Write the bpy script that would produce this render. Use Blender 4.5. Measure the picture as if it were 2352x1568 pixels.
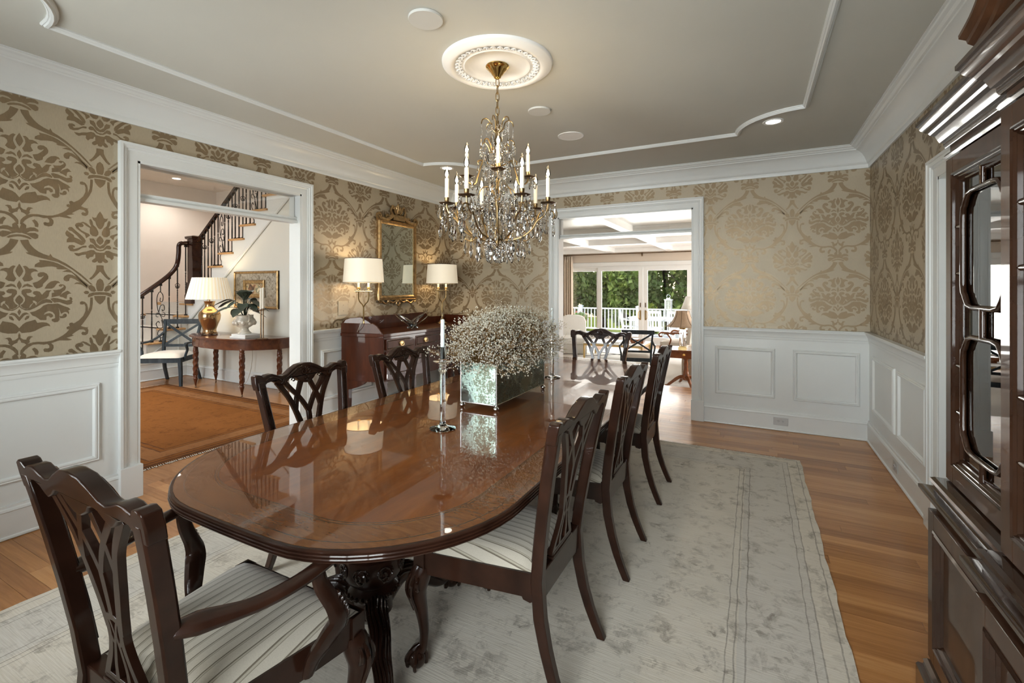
import bpy, bmesh, math, random
from mathutils import Vector, Matrix
from mathutils.geometry import tessellate_polygon

S = bpy.context.scene
C = S.collection
for o in list(bpy.data.objects):
    bpy.data.objects.remove(o)
R = math.radians
PI = math.pi
rnd = random.Random(7)

# ------------------------------------------------------------------ camera, sky, sun, window and added fill light, exposure
cd = bpy.data.cameras.new('camera')
cam = bpy.data.objects.new('camera', cd)
C.objects.link(cam)
cam.location = (0, 0, 1.45)
cam.rotation_euler = (R(90), 0, R(27.55))
cd.sensor_width = 36
cd.lens = 36 * 1066 / 2352
cd.shift_y = -(784 - 660) / 2352
cd.clip_start = 0.02
S.camera = cam
S.view_settings.view_transform = 'Standard'
S.view_settings.look = 'None'
S.view_settings.gamma = 1
S.view_settings.use_curve_mapping = False
S.view_settings.exposure = 0.17
S.cycles.caustics_reflective = False
S.cycles.caustics_refractive = False
S.cycles.max_bounces = 7
S.cycles.diffuse_bounces = 3
S.cycles.glossy_bounces = 3
S.cycles.transmission_bounces = 5
S.cycles.transparent_max_bounces = 8
S.cycles.use_adaptive_sampling = True
S.cycles.adaptive_threshold = 0.10
S.cycles.adaptive_min_samples = 12
S.cycles.sample_clamp_indirect = 6
S.cycles.blur_glossy = 0.2

w = bpy.data.worlds.new('sky')
S.world = w
w.use_nodes = True
bg = w.node_tree.nodes['Background']
sk = w.node_tree.nodes.new('ShaderNodeTexSky')
sk.sky_type = 'NISHITA'
sk.sun_disc = False
sk.sun_elevation = R(55)
sk.sun_rotation = R(-20)
w.node_tree.links.new(sk.outputs[0], bg.inputs[0])
bg.inputs[1].default_value = 0.32


def light(name, kind, loc, energy, col=(1, 1, 1), rot=(0, 0, 0), size=None, size_y=None, rad=None, spot=None):
    d = bpy.data.lights.new(name, kind)
    d.energy = energy
    d.color = col
    if size:
        d.size = size
        if size_y:
            d.shape = 'RECTANGLE'
            d.size_y = size_y
    if rad is not None:
        d.shadow_soft_size = rad
    if spot:
        d.spot_size = R(spot)
        d.spot_blend = 0.8
    o = bpy.data.objects.new(name, d)
    C.objects.link(o)
    o.location = loc
    o.rotation_euler = rot
    return o


sun = light('sun', 'SUN', (0, 20, 20), 4.3, (1, 0.95, 0.86))
sun.rotation_euler = Vector((0.62, 0.36, -0.70)).to_track_quat('-Z', 'Y').to_euler()
sun.data.angle = R(0.6)
DAY = (0.95, 0.98, 1.0)
# daylight standing in the windows of the wall behind the camera and at the garden doors; hall and family room fills are added
light('dining_window_daylight', 'AREA', (-2.55, -0.66, 1.5), 125, DAY, (R(90), 0, 0), 1.25, 1.7)
light('dining_window_daylight', 'AREA', (-0.35, -0.66, 1.5), 125, DAY, (R(90), 0, 0), 1.25, 1.7)
light('added_hall_fill', 'AREA', (-6.2, -0.56, 1.7), 120, (1, 0.98, 0.95), (R(90), 0, 0), 2.6, 2.6)  # added fill that brightens the hall through an invented entrance opening
light('added_overhead_fill', 'AREA', (-7.2, 2.0, 3.52), 150, (1, 0.97, 0.95), (0, 0, 0), 2.2, 2.0)  # added fill from above the hall, with a skylight invented to admit it
light('garden_door_daylight', 'AREA', (-3.2, 14.8, 0.95), 480, (1, 0.97, 0.93), (R(-90), 0, 0), 6.0, 2.3)
light('added_family_room_fill', 'AREA', (2.56, 10.8, 1.0), 320, (1, 0.97, 0.93), (R(90), 0, R(90)), 4.0, 2.0)  # added fill brightening the family room from an unseen, invented side window

# ------------------------------------------------------------------ materials
MT = {}


def newmat(name):
    m = bpy.data.materials.new(name)
    m.use_nodes = True
    MT[name] = m
    return m, m.node_tree, m.node_tree.nodes['Principled BSDF']


def nd(nt, typ, inp=None, **kw):
    n = nt.nodes.new(typ)
    for k, v in kw.items():
        setattr(n, k, v)
    for k, v in (inp or {}).items():
        if isinstance(v, bpy.types.NodeSocket):
            nt.links.new(v, n.inputs[k])
        else:
            n.inputs[k].default_value = v
    return n


def math_(nt, op, a, b=0.0, c=0.0):
    n = nt.nodes.new('ShaderNodeMath')
    n.operation = op
    for i, v in enumerate((a, b, c)):
        if isinstance(v, bpy.types.NodeSocket):
            nt.links.new(v, n.inputs[i])
        else:
            n.inputs[i].default_value = v
    return n.outputs[0]


def c4(c):
    return (c[0], c[1], c[2], 1)


def ramp(nt, fac, stops):
    n = nt.nodes.new('ShaderNodeValToRGB')
    e = n.color_ramp.elements
    while len(e) < len(stops):
        e.new(0.5)
    for k, (p, col) in enumerate(stops):
        e[k].position = p
        e[k].color = c4(col)
    nt.links.new(fac, n.inputs[0])
    return n.outputs[0]


def mixc(nt, fac, a, b, mode='MIX'):
    n = nt.nodes.new('ShaderNodeMix')
    n.data_type = 'RGBA'
    n.blend_type = mode
    for i, v in ((0, fac), (6, a), (7, b)):
        if isinstance(v, bpy.types.NodeSocket):
            nt.links.new(v, n.inputs[i])
        elif i == 0:
            n.inputs[0].default_value = v
        else:
            n.inputs[i].default_value = c4(v)
    return n.outputs[2]


def plain(name, col, rough=0.5, metal=0.0, var=0.06, scale=6.0, coat=0.0, bump=0.0, bscale=60.0, spec=0.5, sheen=0.0, emit=None, es=0.0, sub=0.0):
    m, nt, b = newmat(name)
    tc = nd(nt, 'ShaderNodeTexCoord')
    n = nd(nt, 'ShaderNodeTexNoise', {'Vector': tc.outputs['Object'], 'Scale': scale, 'Detail': 4.0})
    lo = [max(0, x * (1 - var)) for x in col]
    hi = [min(1, x * (1 + var)) for x in col]
    nt.links.new(ramp(nt, n.outputs['Fac'], [(0.3, lo), (0.7, hi)]), b.inputs['Base Color'])
    b.inputs['Roughness'].default_value = rough
    b.inputs['Metallic'].default_value = metal
    b.inputs['Coat Weight'].default_value = coat
    b.inputs['Coat Roughness'].default_value = 0.045
    b.inputs['Specular IOR Level'].default_value = spec
    b.inputs['Sheen Weight'].default_value = sheen
    if bump:
        n2 = nd(nt, 'ShaderNodeTexNoise', {'Vector': tc.outputs['Object'], 'Scale': bscale, 'Detail': 3.0})
        bp = nd(nt, 'ShaderNodeBump', {'Height': n2.outputs['Fac'], 'Strength': bump, 'Distance': 0.01})
        nt.links.new(bp.outputs[0], b.inputs['Normal'])
    if emit:
        b.inputs['Emission Color'].default_value = c4(emit)
        b.inputs['Emission Strength'].default_value = es
    return m


def wood(name, dark, mid, light_, stretch=(1, 1, 12), scale=3.0, rough=0.3, coat=0.4, coat_r=0.05, coords='Object', bump=0.03, rvar=0.0, wave=0.0):
    m, nt, b = newmat(name)
    tc = nd(nt, 'ShaderNodeTexCoord')
    if coords == 'World':
        src = nd(nt, 'ShaderNodeNewGeometry').outputs['Position']
    else:
        src = tc.outputs[coords]
    oi = nd(nt, 'ShaderNodeObjectInfo')
    off = nd(nt, 'ShaderNodeVectorMath', {0: src, 1: (0, 0, 0)}, operation='ADD')
    if rvar:
        cv = nd(nt, 'ShaderNodeCombineXYZ', {0: math_(nt, 'MULTIPLY', oi.outputs['Random'], 37.0), 1: math_(nt, 'MULTIPLY', oi.outputs['Random'], 91.0)})
        nt.links.new(cv.outputs[0], off.inputs[1])
    mp = nd(nt, 'ShaderNodeMapping', {'Vector': off.outputs[0], 'Scale': stretch})
    n1 = nd(nt, 'ShaderNodeTexNoise', {'Vector': mp.outputs[0], 'Scale': scale, 'Detail': 8.0, 'Roughness': 0.62, 'Distortion': 0.6})
    n2 = nd(nt, 'ShaderNodeTexNoise', {'Vector': off.outputs[0], 'Scale': scale * 0.5, 'Detail': 2.0})
    f = math_(nt, 'ADD', math_(nt, 'MULTIPLY', n1.outputs['Fac'], 0.75), math_(nt, 'MULTIPLY', n2.outputs['Fac'], 0.25))
    if wave:
        wv = nd(nt, 'ShaderNodeTexWave', {'Vector': mp.outputs[0], 'Scale': wave, 'Distortion': 9.0, 'Detail': 3.0, 'Detail Scale': 1.2})
        f = math_(nt, 'ADD', math_(nt, 'MULTIPLY', f, 0.7), math_(nt, 'MULTIPLY', wv.outputs['Fac'], 0.3))
    if rvar:
        f = math_(nt, 'ADD', f, math_(nt, 'MULTIPLY', math_(nt, 'SUBTRACT', oi.outputs['Random'], 0.5), rvar))
    nt.links.new(ramp(nt, f, [(0.25, dark), (0.5, mid), (0.75, light_)]), b.inputs['Base Color'])
    b.inputs['Roughness'].default_value = rough
    b.inputs['Coat Weight'].default_value = coat
    b.inputs['Coat Roughness'].default_value = coat_r
    b.inputs['Specular IOR Level'].default_value = 0.12 if coat else 0.5
    if bump:
        bp = nd(nt, 'ShaderNodeBump', {'Height': n1.outputs['Fac'], 'Strength': bump, 'Distance': 0.004})
        nt.links.new(bp.outputs[0], b.inputs['Normal'])
    return m


def glass(name, col=(1, 1, 1), ior=1.5, rough=0.0):
    m, nt, b = newmat(name)
    tc = nd(nt, 'ShaderNodeTexCoord')
    n = nd(nt, 'ShaderNodeTexNoise', {'Vector': tc.outputs['Object'], 'Scale': 9.0})
    nt.links.new(ramp(nt, n.outputs['Fac'], [(0.3, [x * 0.97 for x in col]), (0.7, col)]), b.inputs['Base Color'])
    b.inputs['Transmission Weight'].default_value = 1
    b.inputs['Roughness'].default_value = rough
    b.inputs['IOR'].default_value = ior
    return m


def thin(name, tint=(1, 1, 1), k=1.0, ior=1.5):
    m, nt, b = newmat(name)
    nt.nodes.remove(b)
    tr = nd(nt, 'ShaderNodeBsdfTransparent', {0: c4(tint)})
    gl = nd(nt, 'ShaderNodeBsdfGlossy', {'Color': (1, 1, 1, 1), 'Roughness': 0.0})
    fr = nd(nt, 'ShaderNodeFresnel', {'IOR': ior})
    tc = nd(nt, 'ShaderNodeTexCoord')
    n = nd(nt, 'ShaderNodeTexNoise', {'Vector': tc.outputs['Object'], 'Scale': 3.0})
    f = math_(nt, 'MULTIPLY', fr.outputs[0], math_(nt, 'MULTIPLY_ADD', n.outputs['Fac'], 0.05, k - 0.025))
    f = math_(nt, 'MINIMUM', f, 1.0)
    mx = nd(nt, 'ShaderNodeMixShader', {0: f, 1: tr.outputs[0], 2: gl.outputs[0]})
    nt.links.new(mx.outputs[0], nt.nodes['Material Output'].inputs[0])
    return m


plain('white_trim', (0.70, 0.72, 0.71), 0.32, var=0.015, scale=3, bump=0.015, bscale=40)
plain('ceiling_paint', (0.56, 0.555, 0.50), 0.7, var=0.02, scale=2, bump=0.02, bscale=200)
plain('plaster_white', (0.86, 0.85, 0.82), 0.45, var=0.02)
plain('hall_paint', (0.68, 0.675, 0.62), 0.6, var=0.02, scale=2)
plain('stair_paint', (0.82, 0.745, 0.68), 0.6, var=0.02, scale=2)
plain('family_paint', (0.60, 0.52, 0.43), 0.6, var=0.02, scale=2)
plain('mahogany_dark', (0.024, 0.0095, 0.0055), 0.30, var=0.4, scale=9, coat=0.45, spec=0.12)
plain('mahogany_carved', (0.020, 0.0085, 0.005), 0.24, var=0.3, scale=14, coat=0.5, spec=0.15)
plain('line_inlay', (0.02, 0.009, 0.004), 0.15, coat=1.0, var=0.1)
wood('table_field', (0.080, 0.019, 0.0038), (0.145, 0.040, 0.0075), (0.235, 0.075, 0.0145), (5, 0.9, 1), 2.4, 0.3, 1.0, 0.012, bump=0.0)
wood('table_band', (0.085, 0.029, 0.009), (0.15, 0.055, 0.017), (0.22, 0.088, 0.027), (3, 14, 1), 4.0, 0.22, 1.0, 0.012, bump=0.0)
wood('sideboard_wood', (0.026, 0.0065, 0.003), (0.058, 0.0145, 0.006), (0.10, 0.028, 0.011), (3, 3, 0.5), 4.0, 0.4, 0.45, 0.04, bump=0.01)
wood('hutch_wood', (0.026, 0.011, 0.006), (0.054, 0.023, 0.011), (0.095, 0.043, 0.020), (7, 2.0, 0.7), 4.0, 0.4, 0.5, 0.03, bump=0.01)
plain('hutch_molding', (0.030, 0.013, 0.007), 0.16, var=0.25, scale=6, coat=0.8, spec=0.15)
wood('oak_plank', (0.29, 0.12, 0.036), (0.43, 0.195, 0.064), (0.56, 0.285, 0.11), (0.7, 14, 4), 3.4, 0.32, 0.45, 0.14, 'World', 0.02, rvar=0.42)
wood('oak_floor', (0.25, 0.105, 0.033), (0.35, 0.16, 0.054), (0.45, 0.22, 0.08), (0.7, 12, 4), 3.4, 0.3, 0.35, 0.12, 'World', 0.02)
wood('oak_tread', (0.40, 0.22, 0.09), (0.52, 0.30, 0.13), (0.62, 0.38, 0.18), (2, 10, 4), 3.0, 0.35, 0.3, 0.1, 'World')
wood('hall_table_wood', (0.045, 0.014, 0.008), (0.10, 0.032, 0.015), (0.16, 0.06, 0.026), (2, 6, 3), 4.0, 0.25, 0.6, 0.05)
wood('lamp_table_wood', (0.13, 0.04, 0.015), (0.22, 0.075, 0.028), (0.32, 0.12, 0.045), (2, 6, 3), 4.0, 0.25, 0.6, 0.05)
wood('painted_chair', (0.020, 0.026, 0.032), (0.035, 0.045, 0.053), (0.08, 0.09, 0.10), (2, 2, 0.6), 7.0, 0.45, 0.1, 0.2)
plain('brass', (0.47, 0.335, 0.16), 0.22, 1.0, var=0.12, scale=14)
plain('antique_brass', (0.36, 0.25, 0.12), 0.30, 1.0, var=0.2, scale=20)
plain('dark_bronze', (0.20, 0.14, 0.09), 0.35, 1.0, var=0.25, scale=20)
plain('bronze_glaze', (0.44, 0.30, 0.16), 0.14, 0.9, var=0.2, scale=8)
plain('bright_brass', (0.85, 0.56, 0.20), 0.12, 1.0, var=0.05)
plain('gilt', (0.44, 0.30, 0.15), 0.38, 1.0, var=0.3, scale=24, bump=0.15, bscale=70)
plain('pewter', (0.62, 0.62, 0.60), 0.18, 1.0, var=0.1)
plain('wrought_iron', (0.018, 0.014, 0.012), 0.4, 0.4, var=0.3)
wood('rail_wood', (0.016, 0.006, 0.004), (0.035, 0.013, 0.008), (0.06, 0.024, 0.013), (3, 3, 3), 5.0, 0.22, 0.7, 0.06)
plain('candle_sleeve', (0.86, 0.85, 0.78), 0.45, var=0.02, emit=(1, 0.8, 0.55), es=0.08)
plain('candle_wax', (0.72, 0.80, 0.80), 0.4, var=0.02, sub=0.1)
plain('ivory_wax', (0.85, 0.82, 0.72), 0.4, var=0.02)
plain('ceramic_cream', (0.66, 0.62, 0.53), 0.2, var=0.18, scale=20, coat=0.5)
plain('paper_white', (0.78, 0.78, 0.76), 0.6, var=0.03)
plain('leaf_dark', (0.035, 0.05, 0.035), 0.4, var=0.3, scale=20)
plain('linen', (0.60, 0.54, 0.45), 0.85, var=0.06, scale=80, sheen=0.3)
plain('chair_linen', (0.64, 0.58, 0.50), 0.8, var=0.05, scale=80, sheen=0.3)
plain('sofa_tan', (0.50, 0.36, 0.24), 0.8, var=0.06, scale=30, sheen=0.3)
plain('white_linen', (0.78, 0.76, 0.71), 0.85, var=0.03, scale=40, sheen=0.2)
plain('curtain_linen', (0.64, 0.54, 0.43), 0.85, var=0.05, scale=40)
plain('outlet_grey', (0.50, 0.50, 0.49), 0.4, var=0.03)
plain('outlet_face', (0.80, 0.80, 0.77), 0.4, var=0.02)
plain('dark_slot', (0.03, 0.03, 0.03), 0.6)
plain('deck_white', (0.84, 0.84, 0.82), 0.5, var=0.03)
plain('deck_grey', (0.62, 0.60, 0.57), 0.7, var=0.1, scale=8)
plain('gold_metal', (0.62, 0.45, 0.20), 0.3, 1.0, var=0.1)
plain('carpet_cream', (0.62, 0.57, 0.50), 0.95, var=0.08, scale=120, sheen=0.3)
plain('stone_pot', (0.60, 0.58, 0.54), 0.8, var=0.1, scale=20)
plain('bark', (0.10, 0.07, 0.05), 0.9, var=0.3, scale=10)
plain('black_metal', (0.02, 0.02, 0.02), 0.4, 0.5)
plain('cord', (0.45, 0.40, 0.33), 0.6)
plain('can_white', (0.84, 0.84, 0.82), 0.35, var=0.02)
plain('disc_white', (0.60, 0.60, 0.57), 0.4, var=0.02)
glass('crystal', (0.99, 0.99, 0.99), 1.55)
glass('clear_glass', (0.95, 0.99, 1.0), 1.48)
thin('window_glass', (0.97, 0.98, 0.97), 0.8)
thin('transom_glass', (0.96, 0.97, 0.96), 1.6)
thin('cabinet_glass', (0.75, 0.73, 0.66), 1.5, 1.52)
thin('bulb_glass', (1, 1, 1), 1.0)


def lampmat(name, col, es, base=(0.9, 0.9, 0.85)):
    return plain(name, base, 0.5, emit=col, es=es, var=0.02)


lampmat('filament', (1, 0.72, 0.36), 120)
lampmat('can_lamp', (1, 0.93, 0.80), 9)
lampmat('shade_glow', (1, 0.84, 0.60), 0.34, (0.72, 0.66, 0.55))


def pleat():
    m, nt, b = newmat('pleated_shade')
    tc = nd(nt, 'ShaderNodeTexCoord')
    sp = nd(nt, 'ShaderNodeSeparateXYZ', {0: tc.outputs['Object']})
    an = math_(nt, 'ARCTAN2', sp.outputs[1], sp.outputs[0])
    f = math_(nt, 'MULTIPLY_ADD', math_(nt, 'SINE', math_(nt, 'MULTIPLY', an, 36.0)), 0.5, 0.5)
    col = ramp(nt, f, [(0.0, (0.62, 0.52, 0.36)), (1.0, (0.86, 0.79, 0.64))])
    nt.links.new(col, b.inputs['Base Color'])
    nt.links.new(col, b.inputs['Emission Color'])
    b.inputs['Emission Strength'].default_value = 0.55
    b.inputs['Roughness'].default_value = 0.8


pleat()


def wallpaper():
    for name, col, metal, rough in (('wallpaper', (0.43, 0.362, 0.26), 0.2, 0.45), ('wallpaper_print', (0.262, 0.195, 0.12), 0.62, 0.42)):
        m, nt, b = newmat(name)
        tc = nd(nt, 'ShaderNodeTexCoord')
        mp = nd(nt, 'ShaderNodeMapping', {'Vector': tc.outputs['Object'], 'Scale': (260, 260, 40)})
        n = nd(nt, 'ShaderNodeTexNoise', {'Vector': mp.outputs[0], 'Scale': 1.0, 'Detail': 3.0})
        nt.links.new(ramp(nt, n.outputs['Fac'], [(0.2, [x * 0.93 for x in col]), (0.8, [x * 1.06 for x in col])]), b.inputs['Base Color'])
        b.inputs['Metallic'].default_value = metal
        b.inputs['Roughness'].default_value = rough
        bp = nd(nt, 'ShaderNodeBump', {'Height': n.outputs['Fac'], 'Strength': 0.06, 'Distance': 0.002})
        nt.links.new(bp.outputs[0], b.inputs['Normal'])


wallpaper()


def stripe_fabric():
    m, nt, b = newmat('stripe_fabric')
    tc = nd(nt, 'ShaderNodeTexCoord')
    sp = nd(nt, 'ShaderNodeSeparateXYZ', {0: tc.outputs['Object']})
    ph = math_(nt, 'FRACT', math_(nt, 'MULTIPLY', sp.outputs[0], 1 / 0.031))
    line = ramp(nt, ph, [(0.0, (0.47, 0.425, 0.345)), (0.70, (0.50, 0.455, 0.37)), (0.72, (0.13, 0.105, 0.075)), (0.80, (0.16, 0.13, 0.09)), (0.82, (0.40, 0.36, 0.28)), (0.93, (0.40, 0.36, 0.28)), (0.95, (0.14, 0.11, 0.08)), (0.99, (0.45, 0.41, 0.33))])
    n = nd(nt, 'ShaderNodeTexNoise', {'Vector': tc.outputs['Object'], 'Scale': 300.0})
    col = mixc(nt, 0.25, line, ramp(nt, n.outputs['Fac'], [(0.3, (0.4, 0.4, 0.4)), (0.7, (0.6, 0.6, 0.6))]), 'OVERLAY')
    nt.links.new(col, b.inputs['Base Color'])
    b.inputs['Roughness'].default_value = 0.8
    b.inputs['Sheen Weight'].default_value = 0.3


stripe_fabric()


def rug_mat(name, hx, hy, field, blotch, lines, border_lo, border_hi, bcol, lcol, nscale, contrast):
    """an oriental rug: worn field, floral blotches, border band between border_lo and border_hi from the edge, guard lines"""
    m, nt, b = newmat(name)
    tc = nd(nt, 'ShaderNodeTexCoord')
    sp = nd(nt, 'ShaderNodeSeparateXYZ', {0: tc.outputs['Object']})
    dx = math_(nt, 'SUBTRACT', hx, math_(nt, 'ABSOLUTE', sp.outputs[0]))
    dy = math_(nt, 'SUBTRACT', hy, math_(nt, 'ABSOLUTE', sp.outputs[1]))
    wob = nd(nt, 'ShaderNodeTexNoise', {'Vector': tc.outputs['Object'], 'Scale': 9.0, 'Detail': 3.0})
    d = math_(nt, 'ADD', math_(nt, 'MINIMUM', dx, dy), math_(nt, 'MULTIPLY_ADD', wob.outputs['Fac'], 0.016, -0.008))
    vo = nd(nt, 'ShaderNodeTexVoronoi', {'Vector': tc.outputs['Object'], 'Scale': nscale * 0.42, 'Randomness': 0.75})
    ring = math_(nt, 'ABSOLUTE', math_(nt, 'SUBTRACT', math_(nt, 'FRACT', math_(nt, 'MULTIPLY', vo.outputs['Distance'], 3.2)), 0.5))
    n1 = nd(nt, 'ShaderNodeTexNoise', {'Vector': tc.outputs['Object'], 'Scale': nscale, 'Detail': 7.0, 'Roughness': 0.75, 'Distortion': 0.5})
    mp = nd(nt, 'ShaderNodeMapping', {'Vector': tc.outputs['Object'], 'Scale': (8, 170, 1)})
    n2 = nd(nt, 'ShaderNodeTexNoise', {'Vector': mp.outputs[0], 'Scale': 1.0, 'Detail': 4.0})
    n3 = nd(nt, 'ShaderNodeTexNoise', {'Vector': tc.outputs['Object'], 'Scale': 1.3, 'Detail': 3.0})
    f = math_(nt, 'MULTIPLY', math_(nt, 'SUBTRACT', math_(nt, 'ADD', n1.outputs['Fac'], math_(nt, 'MULTIPLY', ring, 0.20)), 0.60), contrast * 0.55)
    # faded rosettes: a scalloped outline and an eye in every cell
    nz = nd(nt, 'ShaderNodeTexNoise', {'Vector': tc.outputs['Object'], 'Scale': 14.0, 'Detail': 3.0})
    wv_ = nd(nt, 'ShaderNodeVectorMath', {0: nz.outputs['Color'], 1: (-0.5, -0.5, -0.5)}, operation='ADD')
    ws_ = nd(nt, 'ShaderNodeVectorMath', {0: wv_.outputs[0]}, operation='SCALE')
    ws_.inputs['Scale'].default_value = 0.10
    cw_ = nd(nt, 'ShaderNodeVectorMath', {0: tc.outputs['Object'], 1: ws_.outputs[0]}, operation='ADD')
    for sc, rad in ((3.4, 0.075), (7.5, 0.030)):
        v2 = nd(nt, 'ShaderNodeTexVoronoi', {'Vector': cw_.outputs[0], 'Scale': sc, 'Randomness': 0.85}, voronoi_dimensions='2D')
        dl = nd(nt, 'ShaderNodeVectorMath', {0: cw_.outputs[0], 1: v2.outputs['Position']}, operation='SUBTRACT')
        s2 = nd(nt, 'ShaderNodeSeparateXYZ', {0: dl.outputs[0]})
        rr_ = math_(nt, 'SQRT', math_(nt, 'ADD', math_(nt, 'MULTIPLY', s2.outputs[0], s2.outputs[0]), math_(nt, 'MULTIPLY', s2.outputs[1], s2.outputs[1])))
        an_ = math_(nt, 'ARCTAN2', s2.outputs[1], s2.outputs[0])
        R_ = math_(nt, 'MULTIPLY_ADD', math_(nt, 'COSINE', math_(nt, 'MULTIPLY', an_, 5.0)), rad * 0.2, rad)
        o_ = math_(nt, 'LESS_THAN', math_(nt, 'ABSOLUTE', math_(nt, 'SUBTRACT', rr_, R_)), rad * 0.28)
        e_ = math_(nt, 'LESS_THAN', rr_, rad * 0.34)
        worn = math_(nt, 'MULTIPLY', math_(nt, 'SUBTRACT', n1.outputs['Fac'], 0.47), 5.0)
        worn.node.use_clamp = True
        g_ = math_(nt, 'MULTIPLY', math_(nt, 'MAXIMUM', o_, e_), worn)
        f.node.use_clamp = True
        f = math_(nt, 'MAXIMUM', f, math_(nt, 'MULTIPLY', g_, 0.75))
    f = math_(nt, 'MULTIPLY', f, math_(nt, 'MULTIPLY_ADD', n3.outputs['Fac'], 1.4, 0.1))
    f.node.use_clamp = True
    inb = math_(nt, 'MULTIPLY', math_(nt, 'GREATER_THAN', d, border_lo), math_(nt, 'LESS_THAN', d, border_hi))
    base = mixc(nt, inb, field, bcol)
    base = mixc(nt, f, base, blotch)
    tot = None
    for ln, wd in lines:
        g = math_(nt, 'LESS_THAN', math_(nt, 'ABSOLUTE', math_(nt, 'SUBTRACT', d, ln)), wd)
        tot = g if tot is None else math_(nt, 'MAXIMUM', tot, g)
    tot = math_(nt, 'MULTIPLY', tot, math_(nt, 'MULTIPLY_ADD', n1.outputs['Fac'], 1.2, 0.05))
    base = mixc(nt, tot, base, lcol)
    wv = ramp(nt, n2.outputs['Fac'], [(0.25, (0.40, 0.40, 0.40)), (0.75, (0.60, 0.60, 0.60))])
    base = mixc(nt, 0.55, base, wv, 'OVERLAY')
    nt.links.new(base, b.inputs['Base Color'])
    b.inputs['Roughness'].default_value = 0.95
    b.inputs['Specular IOR Level'].default_value = 0.05
    bp = nd(nt, 'ShaderNodeBump', {'Height': n2.outputs['Fac'], 'Strength': 0.35, 'Distance': 0.004})
    nt.links.new(bp.outputs[0], b.inputs['Normal'])


rug_mat('pale_rug', 1.655, 2.35, (0.62, 0.575, 0.495), (0.17, 0.145, 0.115), [(0.03, 0.003), (0.10, 0.003), (0.135, 0.0025), (0.37, 0.003), (0.41, 0.003), (0.44, 0.0025)], 0.10, 0.40, (0.565, 0.535, 0.48), (0.25, 0.225, 0.195), 9.0, 6.0)
rug_mat('rust_rug', 1.75, 0.95, (0.20, 0.076, 0.020), (0.085, 0.028, 0.008), [(0.03, 0.022), (0.09, 0.010), (0.15, 0.006), (0.31, 0.006), (0.36, 0.007)], 0.15, 0.31, (0.25, 0.115, 0.045), (0.045, 0.025, 0.018), 9.0, 2.0)


def antique_mirror():
    m, nt, b = newmat('antique_mirror')
    tc = nd(nt, 'ShaderNodeTexCoord')
    n = nd(nt, 'ShaderNodeTexNoise', {'Vector': tc.outputs['Object'], 'Scale': 7.0, 'Detail': 6.0})
    n2 = nd(nt, 'ShaderNodeTexNoise', {'Vector': tc.outputs['Object'], 'Scale': 120.0, 'Detail': 3.0})
    f = math_(nt, 'MULTIPLY', n.outputs['Fac'], math_(nt, 'ADD', n2.outputs['Fac'], 0.5))
    nt.links.new(ramp(nt, f, [(0.36, (0.34, 0.43, 0.42)), (0.50, (0.28, 0.37, 0.32)), (0.62, (0.10, 0.11, 0.08))]), b.inputs['Base Color'])
    b.inputs['Metallic'].default_value = 1
    nt.links.new(ramp(nt, f, [(0.40, (0.05, 0.05, 0.05)), (0.62, (0.4, 0.4, 0.4))]), b.inputs['Roughness'])


antique_mirror()
m_, nt_, b_ = newmat('mirror')
tc_ = nd(nt_, 'ShaderNodeTexCoord')
n_ = nd(nt_, 'ShaderNodeTexNoise', {'Vector': tc_.outputs['Object'], 'Scale': 2.0})
nt_.links.new(ramp(nt_, n_.outputs['Fac'], [(0.3, (0.60, 0.64, 0.60)), (0.7, (0.62, 0.66, 0.62))]), b_.inputs['Base Color'])
b_.inputs['Metallic'].default_value = 1
b_.inputs['Roughness'].default_value = 0.01


def leafmat(name, a, bcol):
    m, nt, b = newmat(name)
    nt.nodes.remove(b)
    geo = nd(nt, 'ShaderNodeNewGeometry')
    n = nd(nt, 'ShaderNodeTexNoise', {'Vector': geo.outputs['Position'], 'Scale': 1.1, 'Detail': 6.0})
    f = math_(nt, 'ADD', math_(nt, 'MULTIPLY', n.outputs['Fac'], 0.5), math_(nt, 'MULTIPLY', geo.outputs['Random Per Island'], 0.5))
    col = ramp(nt, f, [(0.25, a), (0.8, bcol)])
    df = nd(nt, 'ShaderNodeBsdfDiffuse', {0: col})
    tl = nd(nt, 'ShaderNodeBsdfTranslucent', {0: mixc(nt, 0.5, col, (0.30, 0.36, 0.04))})
    mx = nd(nt, 'ShaderNodeMixShader', {0: 0.45, 1: df.outputs[0], 2: tl.outputs[0]})
    nt.links.new(mx.outputs[0], nt.nodes['Material Output'].inputs[0])


leafmat('tree_leaf', (0.09, 0.16, 0.035), (0.56, 0.66, 0.22))
leafmat('shrub_leaf', (0.16, 0.22, 0.03), (0.42, 0.46, 0.10))
leafmat('flower_leaf', (0.15, 0.25, 0.10), (0.4, 0.5, 0.28))
leafmat('flower_pink', (0.65, 0.12, 0.16), (0.8, 0.35, 0.35))
leafmat('baby_breath', (0.80, 0.74, 0.64), (0.98, 0.95, 0.90))
leafmat('dry_stem', (0.26, 0.14, 0.06), (0.46, 0.29, 0.15))


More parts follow.
